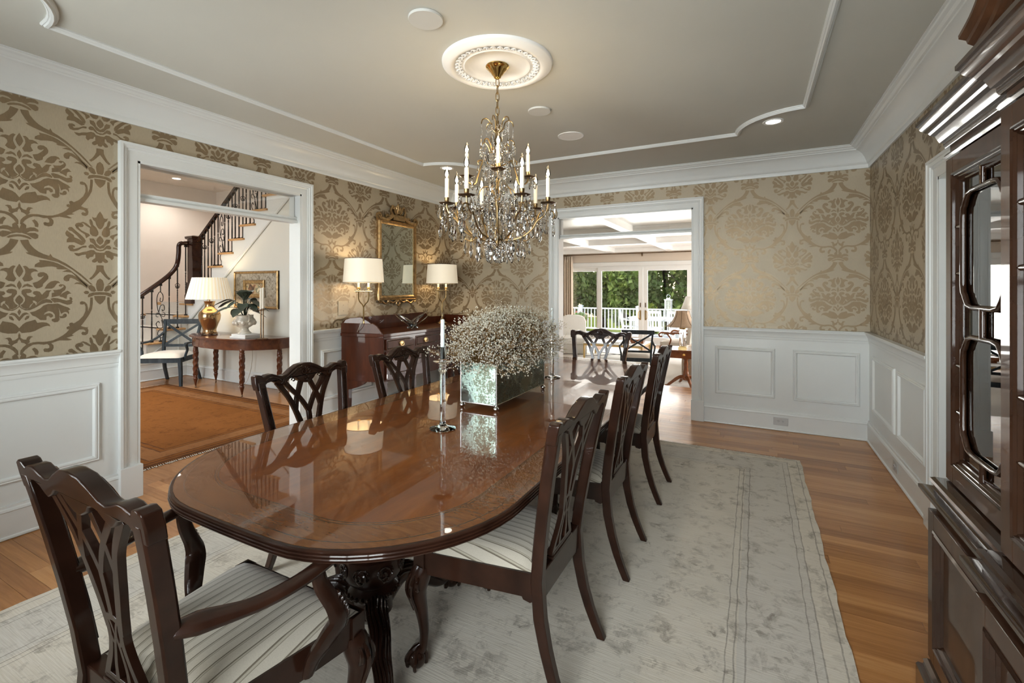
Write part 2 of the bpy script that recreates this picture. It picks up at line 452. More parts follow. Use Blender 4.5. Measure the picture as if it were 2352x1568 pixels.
def picture_mat():
    m, nt, b = newmat('painting')
    tc = nd(nt, 'ShaderNodeTexCoord')
    n = nd(nt, 'ShaderNodeTexNoise', {'Vector': tc.outputs['Object'], 'Scale': 9.0, 'Detail': 4.0, 'Distortion': 1.0})
    nt.links.new(ramp(nt, n.outputs['Fac'], [(0.3, (0.04, 0.03, 0.02)), (0.42, (0.30, 0.13, 0.06)), (0.5, (0.52, 0.40, 0.22)), (0.6, (0.10, 0.10, 0.06)), (0.7, (0.70, 0.62, 0.42))]), b.inputs['Base Color'])
    b.inputs['Roughness'].default_value = 0.35
    m, nt, b = newmat('silver_leaf')
    tc = nd(nt, 'ShaderNodeTexCoord')
    n = nd(nt, 'ShaderNodeTexNoise', {'Vector': tc.outputs['Object'], 'Scale': 30.0, 'Detail': 8.0, 'Roughness': 0.75})
    nt.links.new(ramp(nt, n.outputs['Fac'], [(0.36, (0.12, 0.10, 0.07)), (0.48, (0.42, 0.38, 0.30)), (0.6, (0.56, 0.53, 0.46))]), b.inputs['Base Color'])
    b.inputs['Metallic'].default_value = 0.6
    b.inputs['Roughness'].default_value = 0.45
    m, nt, b = newmat('damask_fabric')
    tc = nd(nt, 'ShaderNodeTexCoord')
    n = nd(nt, 'ShaderNodeTexNoise', {'Vector': tc.outputs['Object'], 'Scale': 7.0, 'Detail': 2.0, 'Distortion': 3.0})
    nt.links.new(ramp(nt, n.outputs['Fac'], [(0.45, (0.42, 0.33, 0.24)), (0.49, (0.28, 0.21, 0.15)), (0.53, (0.44, 0.35, 0.26))]), b.inputs['Base Color'])
    b.inputs['Roughness'].default_value = 0.8


picture_mat()


# ------------------------------------------------------------------ mesh helpers
def V(*a):
    return Vector(a)


class MB:
    """collects shapes; build() links them as one mesh object"""

    def __init__(s):
        s.v, s.f, s.m = [], [], []
        s.cur = 0

    def add(s, vs, fs):
        o = len(s.v)
        s.v += [tuple(p) for p in vs]
        s.f += [tuple(i + o for i in f) for f in fs]
        s.m += [s.cur] * len(fs)
        return s

    def box(s, x0, x1, y0, y1, z0, z1):
        vs = [(x, y, z) for z in (z0, z1) for y in (y0, y1) for x in (x0, x1)]
        return s.add(vs, [(0, 2, 3, 1), (4, 5, 7, 6), (0, 1, 5, 4), (2, 6, 7, 3), (0, 4, 6, 2), (1, 3, 7, 5)])

    def rings(s, rings, closed=False, caps=True):
        n = len(rings[0])
        vs = [p for r in rings for p in r]
        fs = []
        k = len(rings)
        for i in range(k if closed else k - 1):
            a, b = i * n, ((i + 1) % k) * n
            for j in range(n):
                fs.append((a + j, a + (j + 1) % n, b + (j + 1) % n, b + j))
        if caps and not closed:
            fs.append(tuple(reversed(range(n))))
            fs.append(tuple(range((k - 1) * n, k * n)))
        return s.add(vs, fs)

    def lathe(s, prof, c=(0, 0, 0), n=20, sx=1.0, sy=1.0, twist=None):
        rr = []
        for r, z in prof:
            rr.append([(c[0] + sx * r * math.cos(2 * PI * j / n), c[1] + sy * r * math.sin(2 * PI * j / n), c[2] + z) for j in range(n)])
        return s.rings(rr)

    def tube(s, pts, r, n=7, caps=True, flat=1.0, up=None, closed=False):
        """round (or flattened) tube through pts; r may be a list"""
        pts = [Vector(p) for p in pts]
        k = len(pts)
        rs = r if isinstance(r, (list, tuple)) else [r] * k
        rr = []
        prev = None
        for i, p in enumerate(pts):
            a = pts[(i - 1) % k] if (i > 0 or closed) else p
            b = pts[(i + 1) % k] if (i < k - 1 or closed) else p
            t = (b - a)
            t = t.normalized() if t.length > 1e-9 else V(0, 0, 1)
            if up is not None:
                x = Vector(up).cross(t)
                x = x.normalized() if x.length > 1e-6 else V(1, 0, 0)
            else:
                if prev is None:
                    q = V(0, 0, 1) if abs(t.z) < 0.9 else V(1, 0, 0)
                    x = q.cross(t).normalized()
                else:
                    x = (prev - t * prev.dot(t))
                    x = x.normalized() if x.length > 1e-6 else V(1, 0, 0)
            prev = x
            y = t.cross(x)
            rr.append([p + (x * math.cos(2 * PI * j / n) + y * (flat * math.sin(2 * PI * j / n))) * rs[i] for j in range(n)])
        return s.rings(rr, closed, caps)

    def sweep(s, prof, pts, up=(0, 0, 1), closed=False, pclosed=True):
        """profile (a, b): a to the left of travel (mitred), b along up"""
        up = Vector(up)
        pts = [Vector(p) for p in pts]
        k = len(pts)
        rr = []
        for i, p in enumerate(pts):
            sd = []
            if i > 0 or closed:
                sd.append(up.cross((p - pts[(i - 1) % k]).normalized()))
            if i < k - 1 or closed:
                sd.append(up.cross((pts[(i + 1) % k] - p).normalized()))
            if len(sd) == 2:
                m = sd[0] + sd[1]
                m = m / max(0.15, m.dot(sd[0]))
            else:
                m = sd[0]
            rr.append([p + m * a + up * b for a, b in prof])
        return s.rings(rr, closed, True)

    def prism(s, poly, d0, d1, fn):
        """flat outline (u, v) given thickness d0..d1 and mapped by fn(u, v, d)"""
        n = len(poly)
        tri = tessellate_polygon([[Vector((u, v, 0)) for u, v in poly]])
        vs = [fn(u, v, d0) for u, v in poly] + [fn(u, v, d1) for u, v in poly]
        fs = [tuple(reversed(t)) for t in tri] + [tuple(i + n for i in t) for t in tri]
        fs += [(i, (i + 1) % n, n + (i + 1) % n, n + i) for i in range(n)]
        return s.add(vs, fs)

    def ball(s, c, r, n=10, m=7, sx=1, sy=1, sz=1):
        prof = [(max(1e-4, r * math.sin(PI * i / m)), -r * math.cos(PI * i / m) * sz) for i in range(m + 1)]
        return s.lathe(prof, c, n, sx, sy)

    def build(s, name, mat, parent=None, ang=38, loc=None, flat=False):
        me = bpy.data.meshes.new(name)
        me.from_pydata(s.v, [], s.f)
        mats = mat if isinstance(mat, (list, tuple)) else [mat]
        for m in mats:
            me.materials.append(MT[m])
        if len(mats) > 1:
            me.polygons.foreach_set('material_index', s.m)
        bm = bmesh.new()
        bm.from_mesh(me)
        bmesh.ops.recalc_face_normals(bm, faces=bm.faces)
        bm.to_mesh(me)
        bm.free()
        if not flat:
            me.polygons.foreach_set('use_smooth', [True] * len(me.polygons))
            me.set_sharp_from_angle(angle=R(ang))
        me.update()
        o = bpy.data.objects.new(name, me)
        C.objects.link(o)
        o.parent = parent
        if loc:
            o.location = loc
        return o


def tag(o, label=None, cat=None, group=None, kind=None):
    if label:
        o['label'] = label
    if cat:
        o['category'] = cat
    if group:
        o['group'] = group
    if kind:
        o['kind'] = kind
    return o


def thing(name, label, cat, loc=(0, 0, 0), rz=0.0, group=None, kind=None):
    o = bpy.data.objects.new(name, None)
    o.empty_display_size = 0.05
    C.objects.link(o)
    o.location = loc
    o.rotation_euler = (0, 0, rz)
    return tag(o, label, cat, group, kind)


def struct(o):
    o['kind'] = 'structure'
    return o


def like(src, name=None, parent=None, loc=None, rot=None, scale=None):
    """another object sharing src's mesh"""
    o = src.copy()
    C.objects.link(o)
    if name:
        o.name = name
    if parent is not None:
        o.parent = parent
    if loc is not None:
        o.location = loc
    if rot is not None:
        o.rotation_euler = rot
    if scale is not None:
        o.scale = scale
    return o


def copy_tree(o, parent=None):
    c = o.copy()
    C.objects.link(c)
    c.parent = parent
    for ch in list(o.children):
        copy_tree(ch, c)
    return c


def place(src, loc, rz, label, first):
    o = src if first else copy_tree(src)
    o.location = loc
    o.rotation_euler = (0, 0, rz)
    o['label'] = label
    return o


def bevel(o, wd, seg=2, ang=40):
    b = o.modifiers.new('b', 'BEVEL')
    b.width = wd
    b.segments = seg
    b.limit_method = 'ANGLE'
    b.angle_limit = R(ang)
    b.harden_normals = False
    return o


def catmull(pts, n=6):
    """smooth a list of points"""
    P = [Vector(p) for p in pts]
    out = []
    for i in range(len(P) - 1):
        p0, p1, p2, p3 = P[max(0, i - 1)], P[i], P[i + 1], P[min(len(P) - 1, i + 2)]
        for k in range(n):
            t = k / n
            out.append(0.5 * ((2 * p1) + (p2 - p0) * t + (2 * p0 - 5 * p1 + 4 * p2 - p3) * t * t + (3 * p1 - p0 - 3 * p2 + p3) * t ** 3))
    out.append(P[-1])
    return out


def lerp_tab(tab, z):
    for (z0, a), (z1, b) in zip(tab, tab[1:]):
        if z <= z1:
            t = (z - z0) / (z1 - z0)
            return a + (b - a) * max(0, min(1, t))
    return tab[-1][1]


# ------------------------------------------------------------------ the dining room shell
LX, RX, BY, NY, CZ = -3.83, 0.97, 5.45, -0.5, 2.78
TH = 0.13
RAIL = 1.03
LO = (1.665, 2.99, 2.335)          # opening to the front hall: y0, y1, top
BO = (-2.19, -0.595, 2.325)        # opening to the family room: x0, x1, top

# floor: planks one by one where they show, plain boards elsewhere
floor = struct(MB().box(LX - TH, RX + 0.3, NY - 0.3, 7.15, -0.06, -0.012).build('floor', 'oak_floor', flat=True))
unit = MB().box(-0.5, 0.5, -0.5, 0.5, -0.5, 0.5).build('plank', 'oak_plank', floor, flat=True)
first = True
PW = 0.0826
y = -0.45
row = 0
while y < 7.13:
    x = LX - TH - rnd.uniform(0, 1.2)
    xe = RX + 0.02 if y < BY else -0.4
    if y > BY + TH:
        x = -2.7 - rnd.uniform(0, 1)
    while x < xe:
        L = rnd.choice((0.62, 0.85, 1.1, 1.35, 1.6))
        a, b = max(x, LX - TH), min(x + L, xe)
        # pieces wholly under the pale rug are covered by it
        under = a > -2.93 and b < 0.30 and y < 4.45
        if b - a > 0.05 and not under:
            wd = min(PW, 7.15 - y) - 0.0012
            o = unit if first else like(unit, 'plank', floor)
            first = False
            o.location = ((a + b) / 2, y + PW / 2, -0.006)
            o.scale = (b - a - 0.0012, wd, 0.012)
        x += L
    y += PW
    row += 1
# boards hidden beneath the rug
struct(MB().box(-2.95, 0.32, -0.45, 4.47, -0.012, -0.001).build('floor', 'oak_floor', flat=True))


def wall_boxes(mb, axis, at, th, a0, a1, z0, z1, openings):
    """a wall along y (axis 'x': the plane x = at) or along x (axis 'y'); openings (lo, hi, sill, head)"""
    def bx(lo, hi, zl, zh):
        if hi - lo < 1e-4 or zh - zl < 1e-4:
            return
        if axis == 'x':
            mb.box(min(at, at + th), max(at, at + th), lo, hi, zl, zh)
        else:
            mb.box(lo, hi, min(at, at + th), max(at, at + th), zl, zh)
    cur = a0
    for lo, hi, sill, head in sorted(openings):
        bx(cur, lo, z0, z1)
        bx(lo, hi, z0, sill)
        bx(lo, hi, head, z1)
        cur = hi
    bx(cur, a1, z0, z1)
    return mb


DOOR = (2.68, 3.58, 2.10)
wall_left = struct(wall_boxes(MB(), 'x', LX, -TH, NY - 0.2, BY + TH, 0, CZ, [(LO[0], LO[1], 0, LO[2])]).build('wall_left', 'wallpaper', flat=True))
wall_back = struct(wall_boxes(MB(), 'y', BY, TH, LX - TH, RX + 0.2, 0, CZ, [(BO[0], BO[1], 0, BO[2])]).build('wall_back', 'wallpaper', flat=True))
wall_right = struct(wall_boxes(MB(), 'x', RX, TH, NY - 0.2, BY, 0, CZ, [(DOOR[0], DOOR[1], 0, DOOR[2])]).build('wall_right', 'wallpaper', flat=True))
NW = [(-3.2, -1.9, 0.62, 2.36), (-1.0, 0.3, 0.62, 2.36)]
wall_near = struct(wall_boxes(MB(), 'y', NY, -TH, LX, RX, 0, CZ, NW).build('wall_near', 'wallpaper', flat=True))
ceiling = struct(MB().box(LX - TH, RX + 0.2, NY - 0.2, BY + TH, CZ, CZ + 0.1).build('ceiling', 'ceiling_paint', flat=True))

# windows behind the camera
for k, (a, b, z0, z1) in enumerate(NW):
    wn = thing('window_%d' % (k + 1), None, None, kind='structure')
    m = MB()
    m.sweep([(0, 0), (0.1, 0), (0.1, 0.02), (0, 0.02)], [(a, NY, z0), (a, NY, z1), (b, NY, z1), (b, NY, z0)], (0, 1, 0), True)
    m.build('window_frame', 'white_trim', wn)
    m = MB()
    zc = (z0 + z1) / 2
    for z in (z0 + 0.02, zc, z1 - 0.02):
        m.box(a, b, NY - 0.1, NY - 0.06, z - 0.025, z + 0.025)
    for x in (a + 0.02, a + (b - a) / 3, a + 2 * (b - a) / 3, b - 0.02):
        m.box(x - 0.015, x + 0.015, NY - 0.095, NY - 0.065, z0, z1)
    m.build('sash', 'white_trim', wn)
    MB().box(a, b, NY - 0.083, NY - 0.079, z0, z1).build('pane', 'window_glass', wn, flat=True)

# the damask print, laid flat on the paper (one half repeat, mirrored)
DAM = [[0,0,11,-23,17,-44,9,-67,0,-80],[15,-14,26,-11,35,-18,42,-28,56,-26,72,-32,82,-44,63,-44,51,-53,49,-68,59,-90,45,-102,21,-105,12,-87,19,-74,26,-53,24,-33],[0,-99,9,-118,10,-131,0,-154],[10,-142,20,-123,35,-117,50,-126,59,-136,45,-137,30,-132,17,-139],[57,-113,79,-104,94,-89,104,-75,106,-68,96,-76,85,-77,78,-69,79,-57,90,-48,106,-47,120,-56,127,-72,125,-88,114,-104,103,-118,101,-134,85,-144,74,-147,64,-136],[109,-147,122,-120,138,-103,158,-97,174,-101,182,-113,168,-113,161,-125,154,-139,142,-147],[9,-162,15,-152,30,-148,45,-149,54,-160,50,-170,39,-174,30,-174,33,-186,48,-195,63,-197,72,-188,62,-182,57,-174,62,-163,75,-161,88,-165,96,-181,99,-184,110,-168,118,-158,142,-157,132,-168,128,-192,118,-206,102,-213,87,-225,73,-244,76,-230,65,-219,57,-219,60,-231,46,-246,41,-264,30,-268,14,-260,5,-245,15,-237,24,-219,24,-201,15,-185,10,-178],[0,-184,11,-197,18,-214,13,-228,4,-238,2,-247,0,-248],[148,-155,162,-155,182,-151,198,-136,195,-125,186,-136,177,-133,174,-126,182,-119,197,-121,207,-131,209,-142,203,-158,191,-169,182,-191,170,-193,142,-201,142,-175,154,-171],[178,-196,191,-177,215,-160,228,-167,225,-169,236,-178,224,-180,215,-186,211,-212,195,-202],[137,-210,150,-204,170,-207,191,-215,211,-222,226,-217,230,-214,224,-208,228,-201,236,-203,240,-211,237,-225,243,-229,236,-235,240,-240,228,-247,215,-249,195,-240,178,-231,154,-234,144,-222],[148,-241,170,-239,195,-254,220,-266,231,-278,224,-282,220,-285,224,-296,223,-310,216,-298,207,-293,195,-297,186,-305,182,-291,176,-272,164,-255],[178,-318,191,-319,197,-306,205,-303,212,-309,213,-320,207,-328,195,-332,182,-330],[45,-289,67,-282,90,-267,106,-249,126,-240,150,-242,166,-254,176,-276,178,-303,177,-328,178,-341,170,-354,154,-355,142,-345,142,-335,158,-329,157,-308,146,-291,128,-284,110,-294,106,-308,118,-300,134,-297,146,-306,149,-318,140,-325,136,-325,128,-314,119,-316,118,-338,102,-338,90,-336,71,-316,56,-308],[0,-254,11,-266,26,-276,45,-275,63,-266,83,-251,98,-240,118,-232,144,-236,145,-226,134,-215,118,-210,102,-214,88,-227,72,-248,67,-235,62,-231,55,-242,48,-257,33,-270,20,-267,7,-256,0,-245],[0,-266,8,-284,0,-304],[0,-315,7,-304,12,-295,20,-289,31,-288,43,-299,30,-300,20,-306,13,-318,5,-331,0,-338],[22,-326,31,-309,43,-307,41,-322,31,-330,24,-334],[0,-379,15,-357,30,-345,52,-339,69,-333,77,-353,98,-350,118,-354,132,-365,136,-379,122,-374,106,-378,87,-388,67,-401,48,-407,11,-409,0,-395],[0,-406,5,-421,5,-436,18,-448,30,-449,31,-441,37,-431,48,-430,60,-435,50,-439,43,-453,45,-466,31,-480,20,-469,7,-464,7,-457,0,-444],[3,-536,5,-511,17,-492,33,-477,56,-469,79,-467,102,-470,122,-470,146,-466,170,-455,195,-438,211,-423,224,-405,213,-401,211,-390,220,-384,228,-386,224,-374,226,-364,237,-361,247,-368,271,-350,293,-323,304,-293,305,-264,299,-247,288,-250,277,-247,277,-232,288,-228,302,-233,313,-248,317,-273,317,-296,326,-265,328,-231,329,-205,342,-206,342,-243,337,-283,324,-316,306,-349,282,-387,297,-394,315,-398,320,-393,315,-404,320,-418,317,-438,306,-448,288,-445,283,-432,291,-424,302,-428,306,-422,297,-411,275,-409,258,-421,237,-439,249,-444,224,-452,211,-456,239,-470,224,-474,178,-469,154,-477,140,-482,150,-496,151,-512,144,-530,128,-536,108,-531,104,-517,110,-510,122,-513,131,-510,131,-496,122,-485,106,-488,83,-482,60,-483,41,-494,24,-511,15,-527,11,-540],[54,-508,65,-500,77,-512,83,-527,81,-546,67,-544,65,-529],[0,-563,5,-544,17,-527,30,-540,29,-558,48,-549,67,-550,82,-561,82,-574,63,-571,45,-574,31,-586,48,-583,69,-581,83,-593,81,-611,69,-619,58,-615,35,-596,11,-587,0,-589],[0,-596,22,-599,41,-606,53,-617,45,-622,26,-614,7,-609,0,-609],[3,139,38,145,45,119,63,95,83,76,106,63,130,54,136,68,146,47,170,35,207,12,245,-20,280,-52,308,-82,326,-105,343,-122,331,-120,306,-94,271,-58,237,-25,203,-2,170,18,138,26,106,35,79,43,52,52,35,59,26,68,39,69,22,94,9,119],[85,27,118,25,146,19,170,9,199,-8,228,-30,258,-58,293,-97,322,-124,312,-136,284,-102,254,-67,237,-46,211,-43,191,-42,211,-30,224,-27,195,-27,170,-27,162,-20,168,-17,146,-10,122,-12,94,-19,65,-17,67,-2,79,9,88,14],[313,-147,302,-136,284,-122,262,-117,247,-119,258,-108,276,-107,254,-89,232,-78,226,-84,224,-98,211,-102,199,-95,197,-81,203,-68,220,-57,241,-61,262,-75,284,-97,306,-120,316,-131],[361,5,380,7,380,-35,365,-55,349,-76,333,-90,323,-82,337,-68,351,-44,360,-21],[380,-80,365,-93,358,-119,361,-147,367,-164,380,-164],[320,-128,335,-123,351,-136,360,-162,349,-169,333,-164,322,-150,317,-136],[295,-170,306,-161,319,-164,324,-174,315,-184,302,-182],[316,-196,322,-181,342,-173,380,-170,380,-188,351,-190,331,-200,319,-204],[349,-196,380,-195,380,-253,365,-239,353,-219],[380,-407,367,-429,360,-450,349,-453,338,-448,343,-467,355,-477,360,-499,369,-518,380,-526],[324,-469,333,-463,340,-479,344,-501,360,-516,371,-544,371,-561,360,-575,342,-574,328,-560,326,-537,328,-523,310,-512,293,-496,277,-492,293,-486,310,-494,331,-514,333,-508,326,-492],[252,-512,258,-500,271,-494,288,-496,296,-510,291,-520,277,-523,271,-517,271,-527,284,-542,306,-554,322,-561,328,-571,308,-591,302,-568,280,-551,260,-533],[218,-538,224,-528,237,-526,254,-545,280,-570,299,-591,306,-607,302,-625,284,-607,262,-578,237,-553,224,-550],[205,-567,213,-549,228,-562,247,-577,249,-590,271,-599,293,-615,301,-630,284,-639,249,-622,212,-625,213,-607,222,-593,209,-583],[380,201,365,183,360,168,367,152,380,140],[325,179,346,180,355,168,360,148,380,131,380,115,360,122,346,144,328,157],[319,125,328,140,344,140,355,125,365,111,380,108,380,98,362,103,344,118,335,115,324,116],[218,112,224,126,239,130,252,125,253,115,241,113,247,104,271,113,293,129,310,131,310,119,288,115,267,96,245,88,228,91],[247,79,271,79,293,89,310,93,333,105,349,103,358,91,380,89,380,20,369,24,367,34,353,22,340,25,337,35,346,46,355,53,355,76,349,77,344,61,328,57,317,43,306,56,307,73,288,69,271,60,258,65]]
CW, CH = 0.76, 0.769


def damask(parent, regions, phase_u, phase_v, fn):
    """regions (u0, u1, v0, v1); fn(u, v) gives the point just proud of the wall"""
    tris = []
    for q in DAM:
        pts = [(q[i] / 1000, q[i + 1] / 1000) for i in range(0, len(q), 2)]
        t = tessellate_polygon([[Vector((a, b, 0)) for a, b in pts]])
        for s in (1, -1):
            tris.append(([(s * a, b) for a, b in pts], t))
    vs, fs = [], []
    for (u0, u1, v0, v1) in regions:
        bm = bmesh.new()
        for iu in range(math.floor((u0 - phase_u) / CW) - 1, math.ceil((u1 - phase_u) / CW) + 2):
            for iv in range(math.floor((v0 - phase_v) / CH) - 1, math.ceil((v1 - phase_v) / CH) + 2):
                ou, ov = phase_u + iu * CW, phase_v + iv * CH
                for pts, t in tris:
                    P = [(ou + a, ov + b) for a, b in pts]
                    if max(p[0] for p in P) < u0 or min(p[0] for p in P) > u1 or max(p[1] for p in P) < v0 or min(p[1] for p in P) > v1:
                        continue
                    bv = [bm.verts.new((p[0], p[1], 0)) for p in P]
                    for tr in t:
                        try:
                            bm.faces.new([bv[i] for i in tr])
                        except ValueError:
                            pass
        for co, no in (((u0, 0, 0), (-1, 0, 0)), ((u1, 0, 0), (1, 0, 0)), ((0, v0, 0), (0, -1, 0)), ((0, v1, 0), (0, 1, 0))):
            bmesh.ops.bisect_plane(bm, geom=bm.verts[:] + bm.edges[:] + bm.faces[:], plane_co=co, plane_no=no, clear_outer=True)
        bm.verts.index_update()
        o = len(vs)
        vs += [fn(v.co.x, v.co.y) for v in bm.verts]
        fs += [tuple(v.index + o for v in f.verts) for f in bm.faces]
        bm.free()
    mb = MB()
    mb.add(vs, fs)
    o = mb.build('wallpaper_print', 'wallpaper_print', parent, flat=True)
    o['kind'] = 'stuff'
    return o


WT = 2.60
damask(wall_left, [(NY, LO[0] - 0.04, RAIL - 0.02, WT), (LO[1] + 0.04, BY, RAIL - 0.02, WT), (LO[0] - 0.04, LO[1] + 0.04, LO[2] + 0.04, WT)], 1.079, 1.59, lambda u, v: (LX + 0.0006, u, v))
damask(wall_back, [(LX, BO[0] - 0.04, RAIL - 0.02, WT), (BO[1] + 0.04, RX, RAIL - 0.02, WT), (BO[0] - 0.04, BO[1] + 0.04, BO[2] + 0.04, WT)], 0.72, 1.555, lambda u, v: (u, BY - 0.0006, v))
damask(wall_right, [(DOOR[1] + 0.04, BY, RAIL - 0.02, WT), (NY, DOOR[0] - 0.04, RAIL - 0.02, WT), (DOOR[0] - 0.04, DOOR[1] + 0.04, DOOR[2] + 0.04, WT)], 4.13, 1.545, lambda u, v: (RX - 0.0006, u, v))

# crown moulding, chair rail, wainscot, baseboard
CROWN = [(0, 0), (0, -0.20), (0.014, -0.20), (0.018, -0.188), (0.018, -0.165), (0.024, -0.160), (0.030, -0.152), (0.034, -0.138), (0.050, -0.105), (0.075, -0.072), (0.105, -0.052), (0.125, -0.046), (0.128, -0.038), (0.134, -0.036), (0.140, -0.034), (0.152, -0.022), (0.168, -0.016), (0.172, -0.008), (0.182, -0.006), (0.182, 0)]
struct(MB().sweep(CROWN, [(LX, NY, CZ), (RX, NY, CZ), (RX, BY, CZ), (LX, BY, CZ)], closed=True).build('trim_1', 'white_trim', ang=22))
CR = [(0, -0.115), (0.010, -0.115), (0.013, -0.105), (0.013, -0.090), (0.018, -0.085), (0.020, -0.060), (0.030, -0.040), (0.040, -0.028), (0.040, -0.018), (0.046, -0.016), (0.048, -0.006), (0.046, 0), (0, 0)]
BB = [(0, 0), (0.022, 0), (0.028, 0.006), (0.026, 0.016), (0.017, 0.02), (0.017, 0.155), (0.022, 0.160), (0.018, 0.172), (0.011, 0.178), (0.010, 0.192), (0, 0.192)]
PM = [(0, 0), (0.004, 0.012), (0.010, 0.016), (0.016, 0.013), (0.022, 0.018), (0.030, 0.016), (0.036, 0.006), (0.038, 0)]
CAS = 0.11


def seg_x(lo, hi):
    return [(lo, 0), (hi, 0)]


# runs: (wall, start, end) travelling with the room on the left
runs = [
    ('left', wall_left, [(LX, LO[0] - CAS), (LX, NY)], (1, 0, 0)),
    ('left', wall_left, [(LX, BY), (LX, LO[1] + CAS)], (1, 0, 0)),
    ('back', wall_back, [(BO[0] - CAS, BY), (LX, BY)], (0, -1, 0)),
    ('back', wall_back, [(RX, BY), (BO[1] + CAS, BY)], (0, -1, 0)),
    ('right', wall_right, [(RX, DOOR[1] + CAS), (RX, BY)], (-1, 0, 0)),
    ('right', wall_right, [(RX, NY), (RX, DOOR[0] - CAS)], (-1, 0, 0)),
    ('near', wall_near, [(LX, NY), (RX, NY)], (0, 1, 0)),
]
bbm = {}
for side, wl, pts, nrm in runs:
    p3 = [(a, b, 0) for a, b in pts]
    n = Vector(nrm)
    wz = 0.006
    a, b = Vector(p3[0]), Vector(p3[1])
    lo = [min(a[i], b[i], (a + n * wz)[i], (b + n * wz)[i]) for i in range(2)]
    hi = [max(a[i], b[i], (a + n * wz)[i], (b + n * wz)[i]) for i in range(2)]
    if side != 'near':
        MB().box(lo[0], hi[0], lo[1], hi[1], 0, RAIL - 0.02).build('wainscot', 'white_trim', wl, flat=True)
        MB().sweep(CR, [(p[0], p[1], RAIL) for p in p3]).build('chair_rail', 'white_trim', wl, ang=25)
    else:
        MB().box(lo[0], hi[0], lo[1], hi[1], 0, 0.6).build('wainscot', 'white_trim', wl, flat=True)
    bbm.setdefault(side, MB()).sweep([(q[0] + 0.006, q[1]) for q in BB], p3)
for side, mb in bbm.items():
    struct(mb.build('baseboard_' + side, 'white_trim', ang=25))


def panel(wl, axis, at, nrm, a0, a1, z0=0.315, z1=0.825):
    n = Vector(nrm)
    off = n * 0.006
    q = [(a0, z0), (a1, z0), (a1, z1), (a0, z1)]
    pts = [(Vector((at, a, z)) if axis == 'x' else Vector((a, at, z))) + off for a, z in q]
    t = (pts[1] - pts[0]).normalized()
    if n.cross(t).z < 0:
        pts.reverse()
    MB().sweep(PM, pts, n, True).build('panel_molding', 'white_trim', wl, ang=25)


for a0, a1 in ((-0.3, 0.45), (0.62, 1.455), (3.215, 3.95), (4.07, 4.72), (4.84, 5.34)):
    panel(wall_left, 'x', LX, (1, 0, 0), a0, a1)
for a0, a1 in ((-0.372, 0.19), (0.345, 0.893), (-3.70, -3.10), (-2.98, -2.42)):
    panel(wall_back, 'y', BY, (0, -1, 0), a0, a1)
for a0, a1 in ((4.53, 5.265), (3.77, 4.43), (1.5, 2.3), (0.5, 1.4)):
    panel(wall_right, 'x', RX, (-1, 0, 0), a0, a1)

# casings, jambs, transom bars and panes of the two openings
CP = [(0, 0), (0, 0.014), (0.006, 0.017), (0.055, 0.019), (0.060, 0.024), (0.070, 0.024), (0.074, 0.032), (0.090, 0.036), (0.094, 0.042), (0.11, 0.042), (0.11, 0)]


def opening(name, wl, axis, at, nrm, lo, hi, top, bar0, bar1, back_sign, pane=True):
    t = thing(name, None, None, kind='structure')
    n = Vector(nrm)

    def pt(a, z, d=0.0):
        p = Vector((at, a, z)) if axis == 'x' else Vector((a, at, z))
        return p + n * d
    path = [pt(lo, 0), pt(lo, top), pt(hi, top), pt(hi, 0)]
    if n.cross(Vector((0, 0, 1))).dot(pt(lo, 0) - pt(hi, 0)) < 0:
        path.reverse()
    MB().sweep(CP, path, n).build('casing', 'white_trim', t, ang=25)
    # casing on the other face
    p2 = [p - n * TH for p in reversed(path)]
    MB().sweep(CP, p2, -n).build('casing', 'white_trim', t, ang=25)
    m = MB()
    for a, d in ((lo, 1), (hi, -1)):
        q = [pt(a, 0, 0.012), pt(a + d * 0.016, top, -TH - 0.012)]
        m.box(min(q[0].x, q[1].x), max(q[0].x, q[1].x), min(q[0].y, q[1].y), max(q[0].y, q[1].y), 0, top)
    q = [pt(lo, 0, 0.012), pt(hi, 0, -TH - 0.012)]
    m.box(min(q[0].x, q[1].x), max(q[0].x, q[1].x), min(q[0].y, q[1].y), max(q[0].y, q[1].y), top - 0.016, top)
    m.build('jamb', 'white_trim', t, flat=True)
    for a, d in ((lo, -1), (hi, 1)):
        q = [pt(a - d * 0.018, 0, 0.05), pt(a + d * (CAS + 0.004), 0, 0)]
        b = MB().box(min(q[0].x, q[1].x), max(q[0].x, q[1].x), min(q[0].y, q[1].y), max(q[0].y, q[1].y), 0, 0.222).build('plinth_block', 'white_trim', t, flat=True)
        bevel(b, 0.003)
    if pane:
        m = MB()
        pr = [(0.02, 0), (0.02, 0.02), (0.012, 0.034), (0.016, 0.04), (0.016, 0.05), (-0.016, 0.05), (-0.016, 0.04), (-0.012, 0.034), (-0.02, 0.02), (-0.02, 0)]
        rr = []
        for a in (lo + 0.01, hi - 0.01):
            rr.append([pt(a, bar0 + (bar1 - bar0) * (q[1] / 0.05), -TH / 2 + q[0] * 2.2) for q in pr])
        m.rings(rr)
        m.build('transom_bar', 'white_trim', t, ang=25)
        q = [pt(lo + 0.016, bar1 - 0.005, -TH / 2 + 0.002), pt(hi - 0.016, top - 0.016, -TH / 2 - 0.002)]
        MB().box(min(q[0].x, q[1].x), max(q[0].x, q[1].x), min(q[0].y, q[1].y), max(q[0].y, q[1].y), q[0].z, q[1].z).build('pane', 'transom_glass', t, flat=True)
    return t


